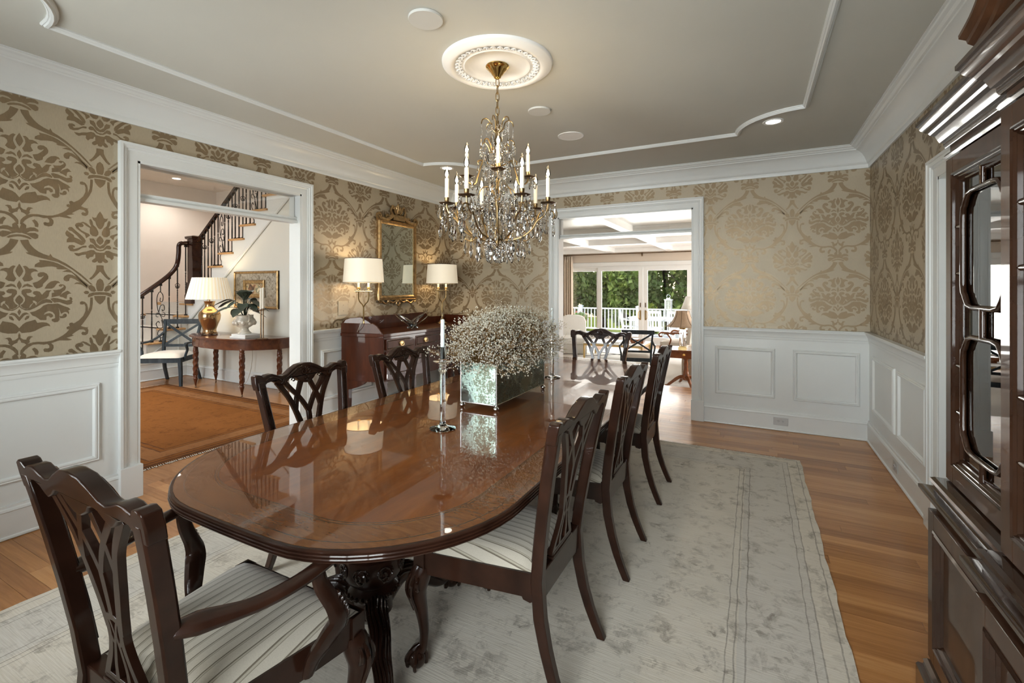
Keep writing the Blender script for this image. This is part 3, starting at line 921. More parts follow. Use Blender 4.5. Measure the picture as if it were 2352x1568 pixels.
opening('trim_2', wall_left, 'x', LX, (1, 0, 0), LO[0], LO[1], LO[2], 2.062, 2.117, -1)
opening('trim_3', wall_back, 'y', BY, (0, -1, 0), BO[0], BO[1], BO[2], 2.062, 2.112, 1)
opening('trim_4', wall_right, 'x', RX, (-1, 0, 0), DOOR[0], DOOR[1], DOOR[2], 0, 0, 1, pane=False)
dr = thing('door_1', None, None, kind='structure')
MB().box(RX + 0.05, RX + 0.09, DOOR[0] + 0.018, DOOR[1] - 0.018, 0.004, DOOR[2] - 0.018).build('leaf', 'white_trim', dr, flat=True)
for a0, a1 in ((DOOR[0] + 0.12, DOOR[0] + 0.41), (DOOR[0] + 0.49, DOOR[1] - 0.12)):
    for z0, z1 in ((0.22, 0.95), (1.08, 1.95)):
        MB().sweep(PM, [(RX + 0.05, a0, z0), (RX + 0.05, a0, z1), (RX + 0.05, a1, z1), (RX + 0.05, a1, z0)], (-1, 0, 0), True).build('panel_molding', 'white_trim', dr)
MB().ball((RX + 0.0, DOOR[0] + 0.08, 0.98), 0.027).lathe([(0.012, 0), (0.012, 0.0)], (RX, DOOR[0] + 0.08, 0.98), 8).tube([(RX + 0.052, DOOR[0] + 0.08, 0.98), (RX + 0.01, DOOR[0] + 0.08, 0.98)], 0.010).build('door_knob', 'brass', dr)

# ceiling frame moulding with scalloped corners
TX0, TX1, TY0, TY1, TR = -3.16, 0.335, 0.53, 4.45, 0.46


def corner_arc(cx, cy, a0, a1):
    return [(cx + TR * math.cos(R(a0 + (a1 - a0) * k / 12)), cy + TR * math.sin(R(a0 + (a1 - a0) * k / 12)), CZ) for k in range(13)]


path = corner_arc(TX0, TY0, 90, 0) + corner_arc(TX1, TY0, 180, 90) + corner_arc(TX1, TY1, 270, 180) + corner_arc(TX0, TY1, 360, 270)
TP = [(-0.022, 0), (-0.022, -0.008), (-0.016, -0.014), (-0.012, -0.013), (-0.008, -0.022), (0.004, -0.026), (0.010, -0.018), (0.014, -0.018), (0.018, -0.010), (0.022, -0.008), (0.022, 0)]
struct(MB().sweep(TP, path, closed=True).build('trim_5', 'white_trim', ang=25))


# ------------------------------------------------------------------ rug under the table
RUGX, RUGY = -1.315, 2.18
rug = thing('area_rug', 'large pale grey beige worn oriental rug under the dining table', 'rug', (RUGX, RUGY, 0))
m = MB()
nx, ny = 40, 60
hx, hy = 1.655, 2.35


def rz(i, j):
    e = 0.003 * math.sin(i * 1.7 + j * 0.6) if (i in (0, nx) or j in (0, ny)) else 0
    return e


vs = []
for j in range(ny + 1):
    for i in range(nx + 1):
        wx = 0.004 * math.sin(j * 0.9) + 0.0025 * math.sin(j * 2.3) if i in (0, nx) else 0
        wy = 0.005 * math.sin(i * 1.1) if j in (0, ny) else 0
        vs.append((-hx + 2 * hx * i / nx + wx, -hy + 2 * hy * j / ny + wy, 0.010))
fs = [(j * (nx + 1) + i, j * (nx + 1) + i + 1, (j + 1) * (nx + 1) + i + 1, (j + 1) * (nx + 1) + i) for j in range(ny) for i in range(nx)]
m.add(vs, fs)
edge = [i for i in range(nx + 1)] + [(j + 1) * (nx + 1) - 1 for j in range(1, ny + 1)] + [ny * (nx + 1) + i for i in range(nx - 1, -1, -1)] + [j * (nx + 1) for j in range(ny - 1, 0, -1)]
m.add([vs[i] for i in edge] + [(vs[i][0], vs[i][1], 0.0005) for i in edge], [(k, (k + 1) % len(edge), len(edge) + (k + 1) % len(edge), len(edge) + k) for k in range(len(edge))])
m.build('pile', 'pale_rug', rug)
m = MB()
for s in (-1, 1):
    x = -hx + 0.005
    while x < hx:
        ln = rnd.uniform(0.012, 0.028)
        m.tube([(x, s * (hy - 0.004), 0.006), (x + rnd.uniform(-.004, .004), s * (hy + ln * 0.6), 0.005), (x + rnd.uniform(-.006, .006), s * (hy + ln), 0.002)], 0.0028, 4)
        x += 0.011
fr = m.build('fringe', 'white_linen', rug)
fr['kind'] = 'stuff'

# ------------------------------------------------------------------ dining table
TCX, TZ = -1.372, 0.76
TY = (0.845, 4.33)
THW, TRAD = 0.705, 0.49


def table_outline(inset=0.0, n=14, bow=0.03):
    """rounded rectangle with slightly bowed ends, counter-clockwise, local to (TCX, 0)"""
    w_, r_ = THW - inset, TRAD - inset
    y0, y1 = TY[0] + inset, TY[1] - inset
    pts = []
    for cx, cy, a0 in ((w_ - r_, y0 + r_, -90), (w_ - r_, y1 - r_, 0), (-(w_ - r_), y1 - r_, 90), (-(w_ - r_), y0 + r_, 180)):
        for k in range(n + 1):
            a = R(a0 + 90 * k / n)
            pts.append([cx + r_ * math.cos(a), cy + r_ * math.sin(a)])
    ym = (TY[0] + TY[1]) / 2
    for p in pts:
        f = max(0.0, (abs(p[1] - ym) - 1.1) / 0.65)
        p[1] += (bow * f * (1 - (p[0] / THW) ** 2)) * (1 if p[1] > ym else -1)
    # straight ends get more points so that the bow shows
    return pts


def dense(pts, step=0.06):
    out = []
    k = len(pts)
    for i in range(k):
        a, b = Vector(pts[i]), Vector(pts[(i + 1) % k])
        n = max(1, int((b - a).length / step))
        for j in range(n):
            out.append(list(a + (b - a) * j / n))
    return out


base = table_outline(0)
ym = (TY[0] + TY[1]) / 2


def bowed(inset):
    w_, r_ = THW - inset, TRAD - inset
    y0, y1 = TY[0] + inset, TY[1] - inset
    pts = []
    for cx, cy, a0 in ((w_ - r_, y0 + r_, -90), (w_ - r_, y1 - r_, 0), (-(w_ - r_), y1 - r_, 90), (-(w_ - r_), y0 + r_, 180)):
        for k in range(15):
            a = R(a0 + 90 * k / 14)
            pts.append((cx + r_ * math.cos(a), cy + r_ * math.sin(a)))
    res = []
    k = len(pts)
    for i in range(k):
        a, b = Vector(pts[i]), Vector(pts[(i + 1) % k])
        L = (b - a).length
        n = 10 if i % 15 == 14 else 1
        for j in range(n):
            p = a + (b - a) * j / n
            f = max(0.0, (abs(p.y - ym) - (1.7425 - TRAD)) / TRAD)
            p.y += 0.035 * f * f * (1 - (p.x / THW) ** 2) * (1 if p.y > ym else -1)
            res.append((p.x, p.y))
    return res


table = thing('dining_table', 'long glossy mahogany double pedestal dining table with banded rounded top', 'table', (TCX, 0, 0))
bm = bmesh.new()
levels = [0.012, 0.040, 0.0435, 0.128, 0.1315, 0.139, 0.1425]
mats_ = [1, 2, 1, 2, 1, 2, 0]
prev = None
for li, d in enumerate(levels):
    ring = [bm.verts.new((p[0], p[1], TZ)) for p in bowed(d)]
    if prev:
        for i in range(len(ring)):
            f = bm.faces.new((prev[i], prev[(i + 1) % len(ring)], ring[(i + 1) % len(ring)], ring[i]))
            f.material_index = mats_[li - 1]
    prev = ring
f = bm.faces.new(prev)
f.material_index = 0
cuts = [TY[0] - 1, 1.945, 2.588, 3.205, TY[1] + 1]
for k, nm in enumerate(('table_end', 'table_leaf', 'table_leaf', 'table_end')):
    b2 = bm.copy()
    for co, no in (((0, cuts[k] + 0.0009, 0), (0, -1, 0)), ((0, cuts[k + 1] - 0.0009, 0), (0, 1, 0))):
        bmesh.ops.bisect_plane(b2, geom=b2.verts[:] + b2.edges[:] + b2.faces[:], plane_co=co, plane_no=no, clear_outer=True)
    ex = bmesh.ops.extrude_face_region(b2, geom=b2.faces[:])
    bmesh.ops.translate(b2, verts=[v for v in ex['geom'] if isinstance(v, bmesh.types.BMVert)], vec=(0, 0, -0.02))
    bmesh.ops.recalc_face_normals(b2, faces=b2.faces)
    me = bpy.data.meshes.new(nm)
    b2.to_mesh(me)
    b2.free()
    for q in ('table_field', 'table_band', 'line_inlay'):
        me.materials.append(MT[q])
    o = bpy.data.objects.new(nm, me)
    C.objects.link(o)
    o.parent = table
bm.free()
EP = [(0.012, 0.0), (0.004, -0.0005), (0.0005, -0.004), (0.0005, -0.007), (0.006, -0.0095), (0.0, -0.012), (-0.001, -0.0155), (0.006, -0.0185), (-0.001, -0.021), (-0.002, -0.0245), (0.006, -0.0275), (0.0, -0.030), (0.001, -0.033), (0.012, -0.0348), (0.03, -0.035), (0.03, -0.022), (0.0135, -0.02)]
MB().sweep(EP, [(p[0], p[1], TZ) for p in bowed(0.0)], closed=True).build('edge_molding', 'mahogany_dark', table, ang=30)
# apron
MB().sweep([(0, -0.02), (0, -0.09), (0.022, -0.09), (0.022, -0.02)], [(p[0], p[1], TZ) for p in bowed(0.16)], closed=True).build('apron', 'mahogany_dark', table)


def claw_foot(mb, c, dirx, diry, r=0.036, z0=0.0):
    """ball held by a bird's claw"""
    d = Vector((dirx, diry, 0)).normalized()
    sd = Vector((-d.y, d.x, 0))
    mb.ball((c[0], c[1], z0 + r), r, 12, 8)
    top = Vector((c[0], c[1], z0 + r * 2.5)) - d * r * 0.7
    for a in (-70, 0, 70):
        e = d * math.cos(R(a)) + sd * math.sin(R(a))
        P = Vector((c[0], c[1], z0))
        pts = [top, P + e * r * 0.55 + V(0, 0, r * 1.95), P + e * r * 1.02 + V(0, 0, r * 1.35), P + e * r * 1.15 + V(0, 0, r * 0.85), P + e * r * 0.98 + V(0, 0, r * 0.18)]
        mb.tube(catmull(pts, 3), [r * 0.30] * 3 + [r * 0.27] * 3 + [r * 0.32] * 3 + [r * 0.22] * 3 + [r * 0.1], 6)
    e = -d
    P = Vector((c[0], c[1], z0))
    mb.tube(catmull([top, P + e * r * 0.95 + V(0, 0, r * 1.3), P + e * r * 0.95 + V(0, 0, r * 0.3)], 3), r * 0.26, 6)


def spiral(c, r0, r1, turns, a0, fn, n=22):
    out = []
    for i in range(n + 1):
        t = i / n
        a = a0 + turns * 2 * PI * t
        r = r0 + (r1 - r0) * t
        out.append(fn(c[0] + r * math.cos(a), c[1] + r * math.sin(a)))
    return out


for py in (1.41, 3.76):
    ped = MB()
    prof = [(0.05, 0.725), (0.15, 0.72), (0.155, 0.70), (0.07, 0.68), (0.055, 0.62), (0.065, 0.59), (0.05, 0.57), (0.045, 0.50), (0.055, 0.45), (0.075, 0.425), (0.085, 0.40), (0.112, 0.385), (0.122, 0.35), (0.118, 0.315), (0.098, 0.285), (0.080, 0.270), (0.088, 0.262), (0.100, 0.25), (0.100, 0.235), (0.085, 0.222), (0.075, 0.20), (0.078, 0.15), (0.055, 0.12), (0.02, 0.105), (0.001, 0.10)]
    ped.lathe(prof, (0, py, 0), 24)
    ped.build('pedestal', 'mahogany_dark', table)
    cv = MB()
    for k in range(26):
        a = 2 * PI * k / 26
        cv.ball((0.101 * math.cos(a), py + 0.101 * math.sin(a), 0.243), 0.010, 6, 5)
    for k in range(8):
        a = 2 * PI * k / 8
        for sg in (1, -1):
            def onbulb(u, v, a=a, sg=sg):
                zz = 0.345 + v
                rr = lerp_tab([(0.27, 0.082), (0.285, 0.099), (0.315, 0.119), (0.35, 0.123), (0.385, 0.113), (0.42, 0.08)], zz)
                q = a + sg * (u + 0.024) / 0.115
                return (rr * math.cos(q), py + rr * math.sin(q), zz)
            cv.tube(spiral((0.012, 0.0), 0.032, 0.006, 1.6, -PI / 2, onbulb, 18), 0.0045, 5)
    cv.build('carving', 'mahogany_carved', table)['kind'] = 'stuff'
    for ang_ in ((-40, 80, 200) if py < 2 else (40, -80, 160)):
        dx, dy = math.cos(R(ang_)), math.sin(R(ang_))
        leg = MB()
        d = Vector((dx, dy, 0))
        c0 = Vector((0, py, 0))
        pts = catmull([c0 + d * 0.05 + V(0, 0, 0.175), c0 + d * 0.13 + V(0, 0, 0.225), c0 + d * 0.21 + V(0, 0, 0.20), c0 + d * 0.29 + V(0, 0, 0.135), c0 + d * 0.36 + V(0, 0, 0.085), c0 + d * 0.42 + V(0, 0, 0.075)], 5)
        rs = [0.045 - 0.021 * i / (len(pts) - 1) for i in range(len(pts))]
        leg.tube(pts, rs, 10)
        lo = leg.build('pedestal_leg', 'mahogany_dark', table)
        cv = MB()
        sdv = Vector((-dy, dx, 0))
        for off in (-0.9, -0.6, -0.3, 0, 0.3, 0.6, 0.9):
            q = []
            for i, p in enumerate(pts[2:-2]):
                t = (pts[i + 3] - pts[i + 1]).normalized()
                up = sdv.cross(t)
                up = up if up.z > 0 else -up
                r_ = rs[i + 2]
                an = off * 1.25 + 0.12 * math.sin(i * 0.9)
                q.append(p + (up * math.cos(an) + sdv * math.sin(an)) * r_)
            cv.tube(q, 0.0052, 5)
        cv.build('carving', 'mahogany_carved', lo)['kind'] = 'stuff'
        ft = MB()
        e = c0 + d * 0.445
        claw_foot(ft, (e.x, e.y), dx, dy, 0.038, 0.012)
        ft.build('claw_foot', 'mahogany_carved', lo)

# ------------------------------------------------------------------ chairs
XS = [(0, 0.203), (0.2, 0.196), (0.43, 0.197), (0.6, 0.212), (0.8, 0.238), (1.0, 0.262)]


def yb(z):
    if z < 0.43:
        return -0.105 * ((0.43 - z) / 0.43) ** 2
    return -0.095 * ((z - 0.43) / 0.57) ** 1.25


def ribbon(mb, path, wd, th=0.017, y_off=0.0):
    """flat strip following (x, z) points in the plane of the back"""
    P = catmull([(p[0], p[1], 0) for p in path], 5)
    n = len(P)
    ws = wd if isinstance(wd, list) else [wd] * n
    if isinstance(wd, list):
        ws = [lerp_tab([(k / (len(wd) - 1), v) for k, v in enumerate(wd)], i / (n - 1)) for i in range(n)]
    rr = []
    for i, p in enumerate(P):
        t = (P[min(n - 1, i + 1)] - P[max(0, i - 1)]).normalized()
        nx_, nz_ = -t.y, t.x
        a = (p.x + nx_ * ws[i] / 2, p.y + nz_ * ws[i] / 2)
        b = (p.x - nx_ * ws[i] / 2, p.y - nz_ * ws[i] / 2)
        h = th / 2
        rr.append([(a[0], yb(a[1]) + h + y_off, a[1]), (b[0], yb(b[1]) + h + y_off, b[1]), (b[0], yb(b[1]) - h + y_off, b[1]), (a[0], yb(a[1]) - h + y_off, a[1])])
    mb.rings(rr)


def make_chair(arm):
    wx = 1.07 if arm else 1.0
    t = thing('dining_armchair' if arm else 'dining_chair', '-', 'chair')
    # rear stiles, one piece from foot to ear
    for sd in (-1, 1):
        mb = MB()
        rr = []
        for z in (0, 0.05, 0.12, 0.2, 0.3, 0.43, 0.55, 0.68, 0.8, 0.9, 0.97):
            cx = sd * wx * lerp_tab(XS, z)
            hw = 0.0155 + 0.004 * min(1, z / 0.3)
            hd = 0.017 + 0.004 * min(1, z / 0.3)
            cy = yb(z)
            rr.append([(cx - hw, cy - hd, z), (cx + hw, cy - hd, z), (cx + hw, cy + hd, z), (cx - hw, cy + hd, z)])
        mb.rings(rr)
        st = bevel(mb.build('rear_leg', 'mahogany_dark', t), 0.005)
        rd = MB()
        for k in (-0.010, -0.0035, 0.0035, 0.010):
            rd.tube([(sd * wx * lerp_tab(XS, z) + k, yb(z) + 0.0205, z) for z in (0.50, 0.6, 0.7, 0.8, 0.9, 0.94)], 0.0033, 5)
        rd.build('reeding', 'mahogany_carved', st)['kind'] = 'stuff'
    # crest rail
    top = [(0, 1.030), (0.045, 1.025), (0.085, 1.006), (0.115, 0.987), (0.14, 0.982), (0.165, 0.989), (0.195, 1.001), (0.225, 0.999), (0.243, 0.990), (0.252, 1.002), (0.272, 1.006), (0.287, 0.998), (0.288, 0.965), (0.282, 0.93)]
    bot = [(0.245, 0.93), (0.243, 0.947), (0.228, 0.960), (0.205, 0.963), (0.180, 0.955), (0.162, 0.940), (0.145, 0.932), (0.120, 0.945), (0.100, 0.960), (0.080, 0.964), (0.060, 0.957), (0.050, 0.945), (0.040, 0.938), (0.020, 0.928), (0, 0.924)]
    half = top + bot
    poly = [(x * wx, z) for x, z in half] + [(-x * wx, z) for x, z in reversed(half[1:-1])]
    mb = MB()
    mb.prism(poly, -0.020, 0.018, lambda u, v, d: (u, yb(v) + d, v))
    cr = bevel(mb.build('crest_rail', 'mahogany_dark', t, ang=50), 0.007, 3, 30)
    cv = MB()
    fn = lambda u, v: (u, yb(v) + 0.019, v)
    for sd in (-1, 1):
        cv.tube(spiral((sd * 0.016, 0.985), 0.018, 0.004, 1.2 * sd, PI / 2, fn, 14), 0.0042, 5)
        cv.tube([fn(sd * a * wx, b) for a, b in ((0.02, 1.015), (0.05, 1.008), (0.08, 0.992), (0.105, 0.976), (0.125, 0.968))], [0.003, 0.005, 0.006, 0.005, 0.003], 5)
        cv.tube([fn(sd * a * wx, b) for a, b in ((0.03, 1.0), (0.055, 0.99), (0.075, 0.977), (0.10, 0.970))], 0.0035, 5)
        cv.tube([fn(sd * a * wx, b) for a, b in ((0.150, 0.960), (0.170, 0.974), (0.195, 0.984), (0.222, 0.982), (0.235, 0.972))], [0.003, 0.005, 0.006, 0.005, 0.003], 5)
        cv.tube([fn(sd * a * wx, b) for a, b in ((0.138, 0.968), (0.142, 0.950), (0.156, 0.944))], 0.005, 5)
        cv.tube(spiral((sd * 0.082, 0.952), 0.012, 0.004, 0.9, 0, fn, 10), 0.0035, 5)
    for a, b in ((0, 1.006), (0, 0.965), (0.008, 0.95), (-0.008, 0.95), (0, 0.94)):
        cv.ball(fn(a, b), 0.007, 6, 5)
    cv.build('carving', 'mahogany_carved', cr)['kind'] = 'stuff'
    # interlaced splat
    sp = MB()
    for sd in (-1, 1):
        ribbon(sp, [(sd * 0.030, 0.62), (sd * 0.043, 0.68), (sd * 0.063, 0.745), (sd * 0.082, 0.80), (sd * 0.110, 0.865), (sd * 0.165 * wx, 0.952)], [0.024, 0.026, 0.027, 0.024, 0.023, 0.028])
        ribbon(sp, [(sd * 0.078, 0.79), (sd * 0.066, 0.845), (sd * 0.047, 0.89), (sd * 0.022, 0.945)], [0.020, 0.022, 0.022, 0.026])
        ribbon(sp, [(sd * 0.004, 0.78), (sd * 0.028, 0.825), (sd * 0.060, 0.87), (sd * 0.092, 0.905), (sd * 0.132 * wx, 0.955)], [0.021, 0.022, 0.022, 0.023, 0.026])
        ribbon(sp, [(sd * 0.030, 0.63), (sd * 0.030, 0.59), (sd * 0.046, 0.545), (sd * 0.072, 0.50), (sd * 0.090, 0.462)], [0.022, 0.020, 0.020, 0.022, 0.026])
        ribbon(sp, [(sd * 0.004, 0.60), (sd * 0.016, 0.56), (sd * 0.026, 0.52), (sd * 0.030, 0.47)], [0.012, 0.014, 0.016, 0.022])
        ribbon(sp, [(sd * 0.030, 0.66), (sd * 0.012, 0.635), (sd * 0.004, 0.605), (sd * 0.014, 0.585), (sd * 0.022, 0.60)], 0.010)
    ribbon(sp, [(0, 0.655), (0, 0.70), (0, 0.74), (0, 0.79)], [0.020, 0.022, 0.024, 0.026])
    ribbon(sp, [(-0.034, 0.648), (0, 0.656), (0.034, 0.648)], 0.018)
    ribbon(sp, [(-0.09, 0.468), (0, 0.468), (0.09, 0.468)], 0.03)
    bevel(sp.build('splat', 'mahogany_dark', t, ang=50), 0.0025, 1)
    # seat frame
    fw, rw = 0.262 * wx, 0.190 * wx
    D = 0.475
    sh = MB()
    sh.box(-rw, rw, -0.014, 0.030, 0.355, 0.452)
    bevel(sh.build('back_rail', 'mahogany_dark', t), 0.003)
    sh = MB()
    sh.box(-0.10, 0.10, -0.016, 0.022, 0.452, 0.462).box(-0.094, 0.094, -0.013, 0.018, 0.462, 0.474)
    bevel(sh.build('shoe', 'mahogany_dark', t), 0.003)
    for sd in (-1, 1):
        pl = [(0, 0.362), (0.03, 0.345), (0.055, 0.352), (0.06, 0.362), (D, 0.362), (D, 0.446), (0, 0.446)]
        rl = MB()
        dirv = Vector((sd * (fw - rw), D, 0)).normalized()
        nrm = Vector((dirv.y, -dirv.x, 0)) * sd
        o0 = Vector((sd * rw, 0, 0))
        rl.prism(pl, -0.022, 0.006, lambda u, v, d: tuple(o0 + dirv * u + nrm * d + V(0, 0, v)))
        bevel(rl.build('side_rail', 'mahogany_dark', t), 0.003)
    rl = MB()
    rl.prism([(-fw, 0.375), (-fw * 0.6, 0.362), (0, 0.37), (fw * 0.6, 0.362), (fw, 0.375), (fw, 0.446), (-fw, 0.446)], D - 0.022, D + 0.006, lambda u, v, d: (u, d, v))
    bevel(rl.build('front_rail', 'mahogany_dark', t), 0.003)
    # upholstered seat
    st = MB()
    N = 14
    vs = []
    for j in range(N + 1):
        for i in range(N + 1):
            u, v = i / N * 2 - 1, j / N * 2 - 1
            yy = 0.020 + (D - 0.028) * (v + 1) / 2
            hw = (rw + (fw - rw) * (v + 1) / 2) - 0.001
            zz = 0.446 + 0.056 * (1 - abs(u) ** 4.5) ** 0.55 * (1 - abs(v) ** 4.5) ** 0.55
            vs.append((u * hw, yy, zz))
    st.add(vs, [(j * (N + 1) + i, j * (N + 1) + i + 1, (j + 1) * (N + 1) + i + 1, (j + 1) * (N + 1) + i) for j in range(N) for i in range(N)])
    st.build('seat', 'stripe_fabric', t, ang=80)
    # cabriole front legs
    for sd in (-1, 1):
        lg = MB()
        bx_, by_ = sd * (fw - 0.016), D - 0.016
        d = Vector((sd * 0.7, 0.7, 0))
        c0 = Vector((bx_, by_, 0))
        lg.box(bx_ - 0.024, bx_ + 0.024, by_ - 0.024, by_ + 0.024, 0.362, 0.446)
        pts = catmull([c0 + d * -0.004 + V(0, 0, 0.385), c0 + d * 0.010 + V(0, 0, 0.34), c0 + d * 0.020 + V(0, 0, 0.295), c0 + d * 0.006 + V(0, 0, 0.22), c0 + d * -0.006 + V(0, 0, 0.14), c0 + d * -0.004 + V(0, 0, 0.085), c0 + d * 0.008 + V(0, 0, 0.06)], 4)
        rs = [lerp_tab([(0.05, 0.019), (0.10, 0.017), (0.18, 0.021), (0.25, 0.028), (0.31, 0.039), (0.36, 0.040), (0.4, 0.03)], p.z) for p in pts]
        lg.tube(pts, rs, 10)
        lo = lg.build('front_leg', 'mahogany_dark', t)
        cv = MB()
        for a in (-38, 0, 38):
            e = Vector((d.x * math.cos(R(a)) - d.y * math.sin(R(a)), d.x * math.sin(R(a)) + d.y * math.cos(R(a)), 0))
            cv.tube(catmull([c0 + e * 0.034 + V(0, 0, 0.365), c0 + e * 0.056 + V(0, 0, 0.335), c0 + e * 0.060 + V(0, 0, 0.30), c0 + e * 0.044 + V(0, 0, 0.255), c0 + e * 0.030 + V(0, 0, 0.22)], 3), 0.0065, 5)
        for a in (-60, 60):
            e = Vector((d.x * math.cos(R(a)) - d.y * math.sin(R(a)), d.x * math.sin(R(a)) + d.y * math.cos(R(a)), 0))
            cv.tube(catmull([c0 + e * 0.030 + V(0, 0, 0.36), c0 + e * 0.052 + V(0, 0, 0.342), c0 + e * 0.050 + V(0, 0, 0.315), c0 + e * 0.036 + V(0, 0, 0.31)], 3), 0.007, 5)
        cv.build('carving', 'mahogany_carved', lo)['kind'] = 'stuff'
        ft = MB()
        e = c0 + d * 0.020
        claw_foot(ft, (e.x, e.y), d.x, d.y, 0.034)
        ft.build('claw_foot', 'mahogany_carved', lo)
    if arm:
        for sd in (-1, 1):
            am = MB()
            z0 = 0.698
            pts = catmull([(sd * 0.222 * wx, yb(z0) + 0.005, z0), (sd * 0.262, 0.03, 0.692), (sd * 0.306, 0.12, 0.688), (sd * 0.330, 0.22, 0.694), (sd * 0.332, 0.315, 0.704), (sd * 0.318, 0.370, 0.702), (sd * 0.305, 0.400, 0.680), (sd * 0.308, 0.388, 0.660)], 5)
            rs = [lerp_tab([(0, 0.020), (0.12, 0.032), (0.25, 0.023), (0.6, 0.023), (0.8, 0.028), (0.92, 0.022), (1, 0.012)], i / (len(pts) - 1)) for i in range(len(pts))]
            am.tube(pts, rs, 12, flat=0.72, up=(0, 0, 1))
            am.build('arm', 'mahogany_dark', t)
            su = MB()
            pts = catmull([(sd * 0.322, 0.280, 0.695), (sd * 0.324, 0.290, 0.645), (sd * 0.340, 0.320, 0.575), (sd * 0.342, 0.332, 0.53), (sd * 0.318, 0.315, 0.48), (sd * 0.290, 0.297, 0.43), (sd * 0.272, 0.292, 0.38)], 5)
            rs = [lerp_tab([(0, 0.020), (0.3, 0.024), (0.55, 0.035), (0.75, 0.030), (1, 0.018)], i / (len(pts) - 1)) for i in range(len(pts))]
            su.tube(pts, rs, 10, flat=0.62, up=(sd, 0, 0))
            so = su.build('arm_support', 'mahogany_dark', t)
            cv = MB()
            for k in range(9):
                p = pts[8 + k]
                cv.tube(catmull([p + V(0, 0.016, 0.012), p + V(sd * 0.010, 0.026, 0.0), p + V(sd * 0.012, 0.016, -0.012)], 3), 0.005, 5)
            cv.build('carving', 'mahogany_carved', so)['kind'] = 'stuff'
    return t


ch = make_chair(False)
GR = 'carved mahogany chairs around the dining table'
RIGHT = [(1.655, 'carved mahogany side chair in the foreground, hutch side, nearest of the three there'),
         (2.485, 'carved mahogany side chair, middle one of the three on the hutch side'),
         (3.385, 'carved mahogany side chair on the hutch side closest to the family room doorway')]
LEFT = [(1.717, 'carved mahogany side chair in front of the hall doorway, across the table'),
        (2.504, 'carved mahogany side chair standing in front of the sideboard'),
        (3.36, 'carved mahogany side chair hidden behind the dried flowers, beside the sideboard')]
k = 0
for yy, lb in RIGHT:
    place(ch, (-0.66, yy, 0.012), R(90), lb, k == 0)['group'] = GR
    k += 1
for yy, lb in LEFT:
    place(ch, (-2.085, yy, 0.012), R(-90), lb, False)['group'] = GR
ac = make_chair(True)
place(ac, (-1.352, 0.575, 0.012), 0, 'carved mahogany armchair with striped seat in the left foreground', True)['group'] = GR
place(ac, (-1.36, 4.42, 0.012), R(180), 'carved mahogany armchair silhouetted at the far end of the table', False)['group'] = GR

# ------------------------------------------------------------------ centrepiece
PX, PY0, PY1 = -1.387, 2.245, 2.905
pb = thing('mirrored_planter', 'long antiqued mirror planter box on ball feet in the middle of the table', 'planter', (PX, (PY0 + PY1) / 2, TZ))
hw, hl, z0, z1 = 0.118, 0.33, 0.034, 0.262
for nm, a in (('end_panel', [(-hw, hw, -hl, -hl + 0.006)]), ('end_panel', [(-hw, hw, hl - 0.006, hl)]), ('side_panel', [(-hw, -hw + 0.006, -hl, hl)]), ('side_panel', [(hw - 0.006, hw, -hl, hl)])):
    x0, x1, y0, y1 = a[0]
    MB().box(x0, x1, y0, y1, z0, z1).build(nm, 'antique_mirror', pb, flat=True)
MB().box(-hw, hw, -hl, hl, z0 - 0.004, z0).build('bottom_panel', 'pewter', pb, flat=True)
MB().box(-hw + 0.008, hw - 0.008, -hl + 0.008, hl - 0.008, z0, z1 - 0.02).build('filler', 'dry_stem', pb, flat=True)
m = MB()
for sx in (-1, 1):
    for sy in (-1, 1):
        m.tube([(sx * hw, sy * hl, z0 - 0.003), (sx * hw, sy * hl, z1 + 0.003)], 0.0035, 6)
for z in (z0, z1):
    m.tube([(-hw, -hl, z), (hw, -hl, z), (hw, hl, z), (-hw, hl, z)], 0.003, 6, closed=True)
m.build('solder_edge', 'pewter', pb)
ft = MB().lathe([(0.001, 0.0), (0.010, 0.002), (0.016, 0.010), (0.016, 0.016), (0.010, 0.024), (0.006, 0.028), (0.009, 0.031), (0.009, 0.034)], n=14).build('ball_foot', 'pewter', pb, loc=(hw - 0.006, -hl + 0.006, 0))
for sx, sy in ((-1, -1), (1, 1), (-1, 1)):
    like(ft, 'ball_foot', pb, (sx * (hw - 0.006), sy * (hl - 0.006), 0))

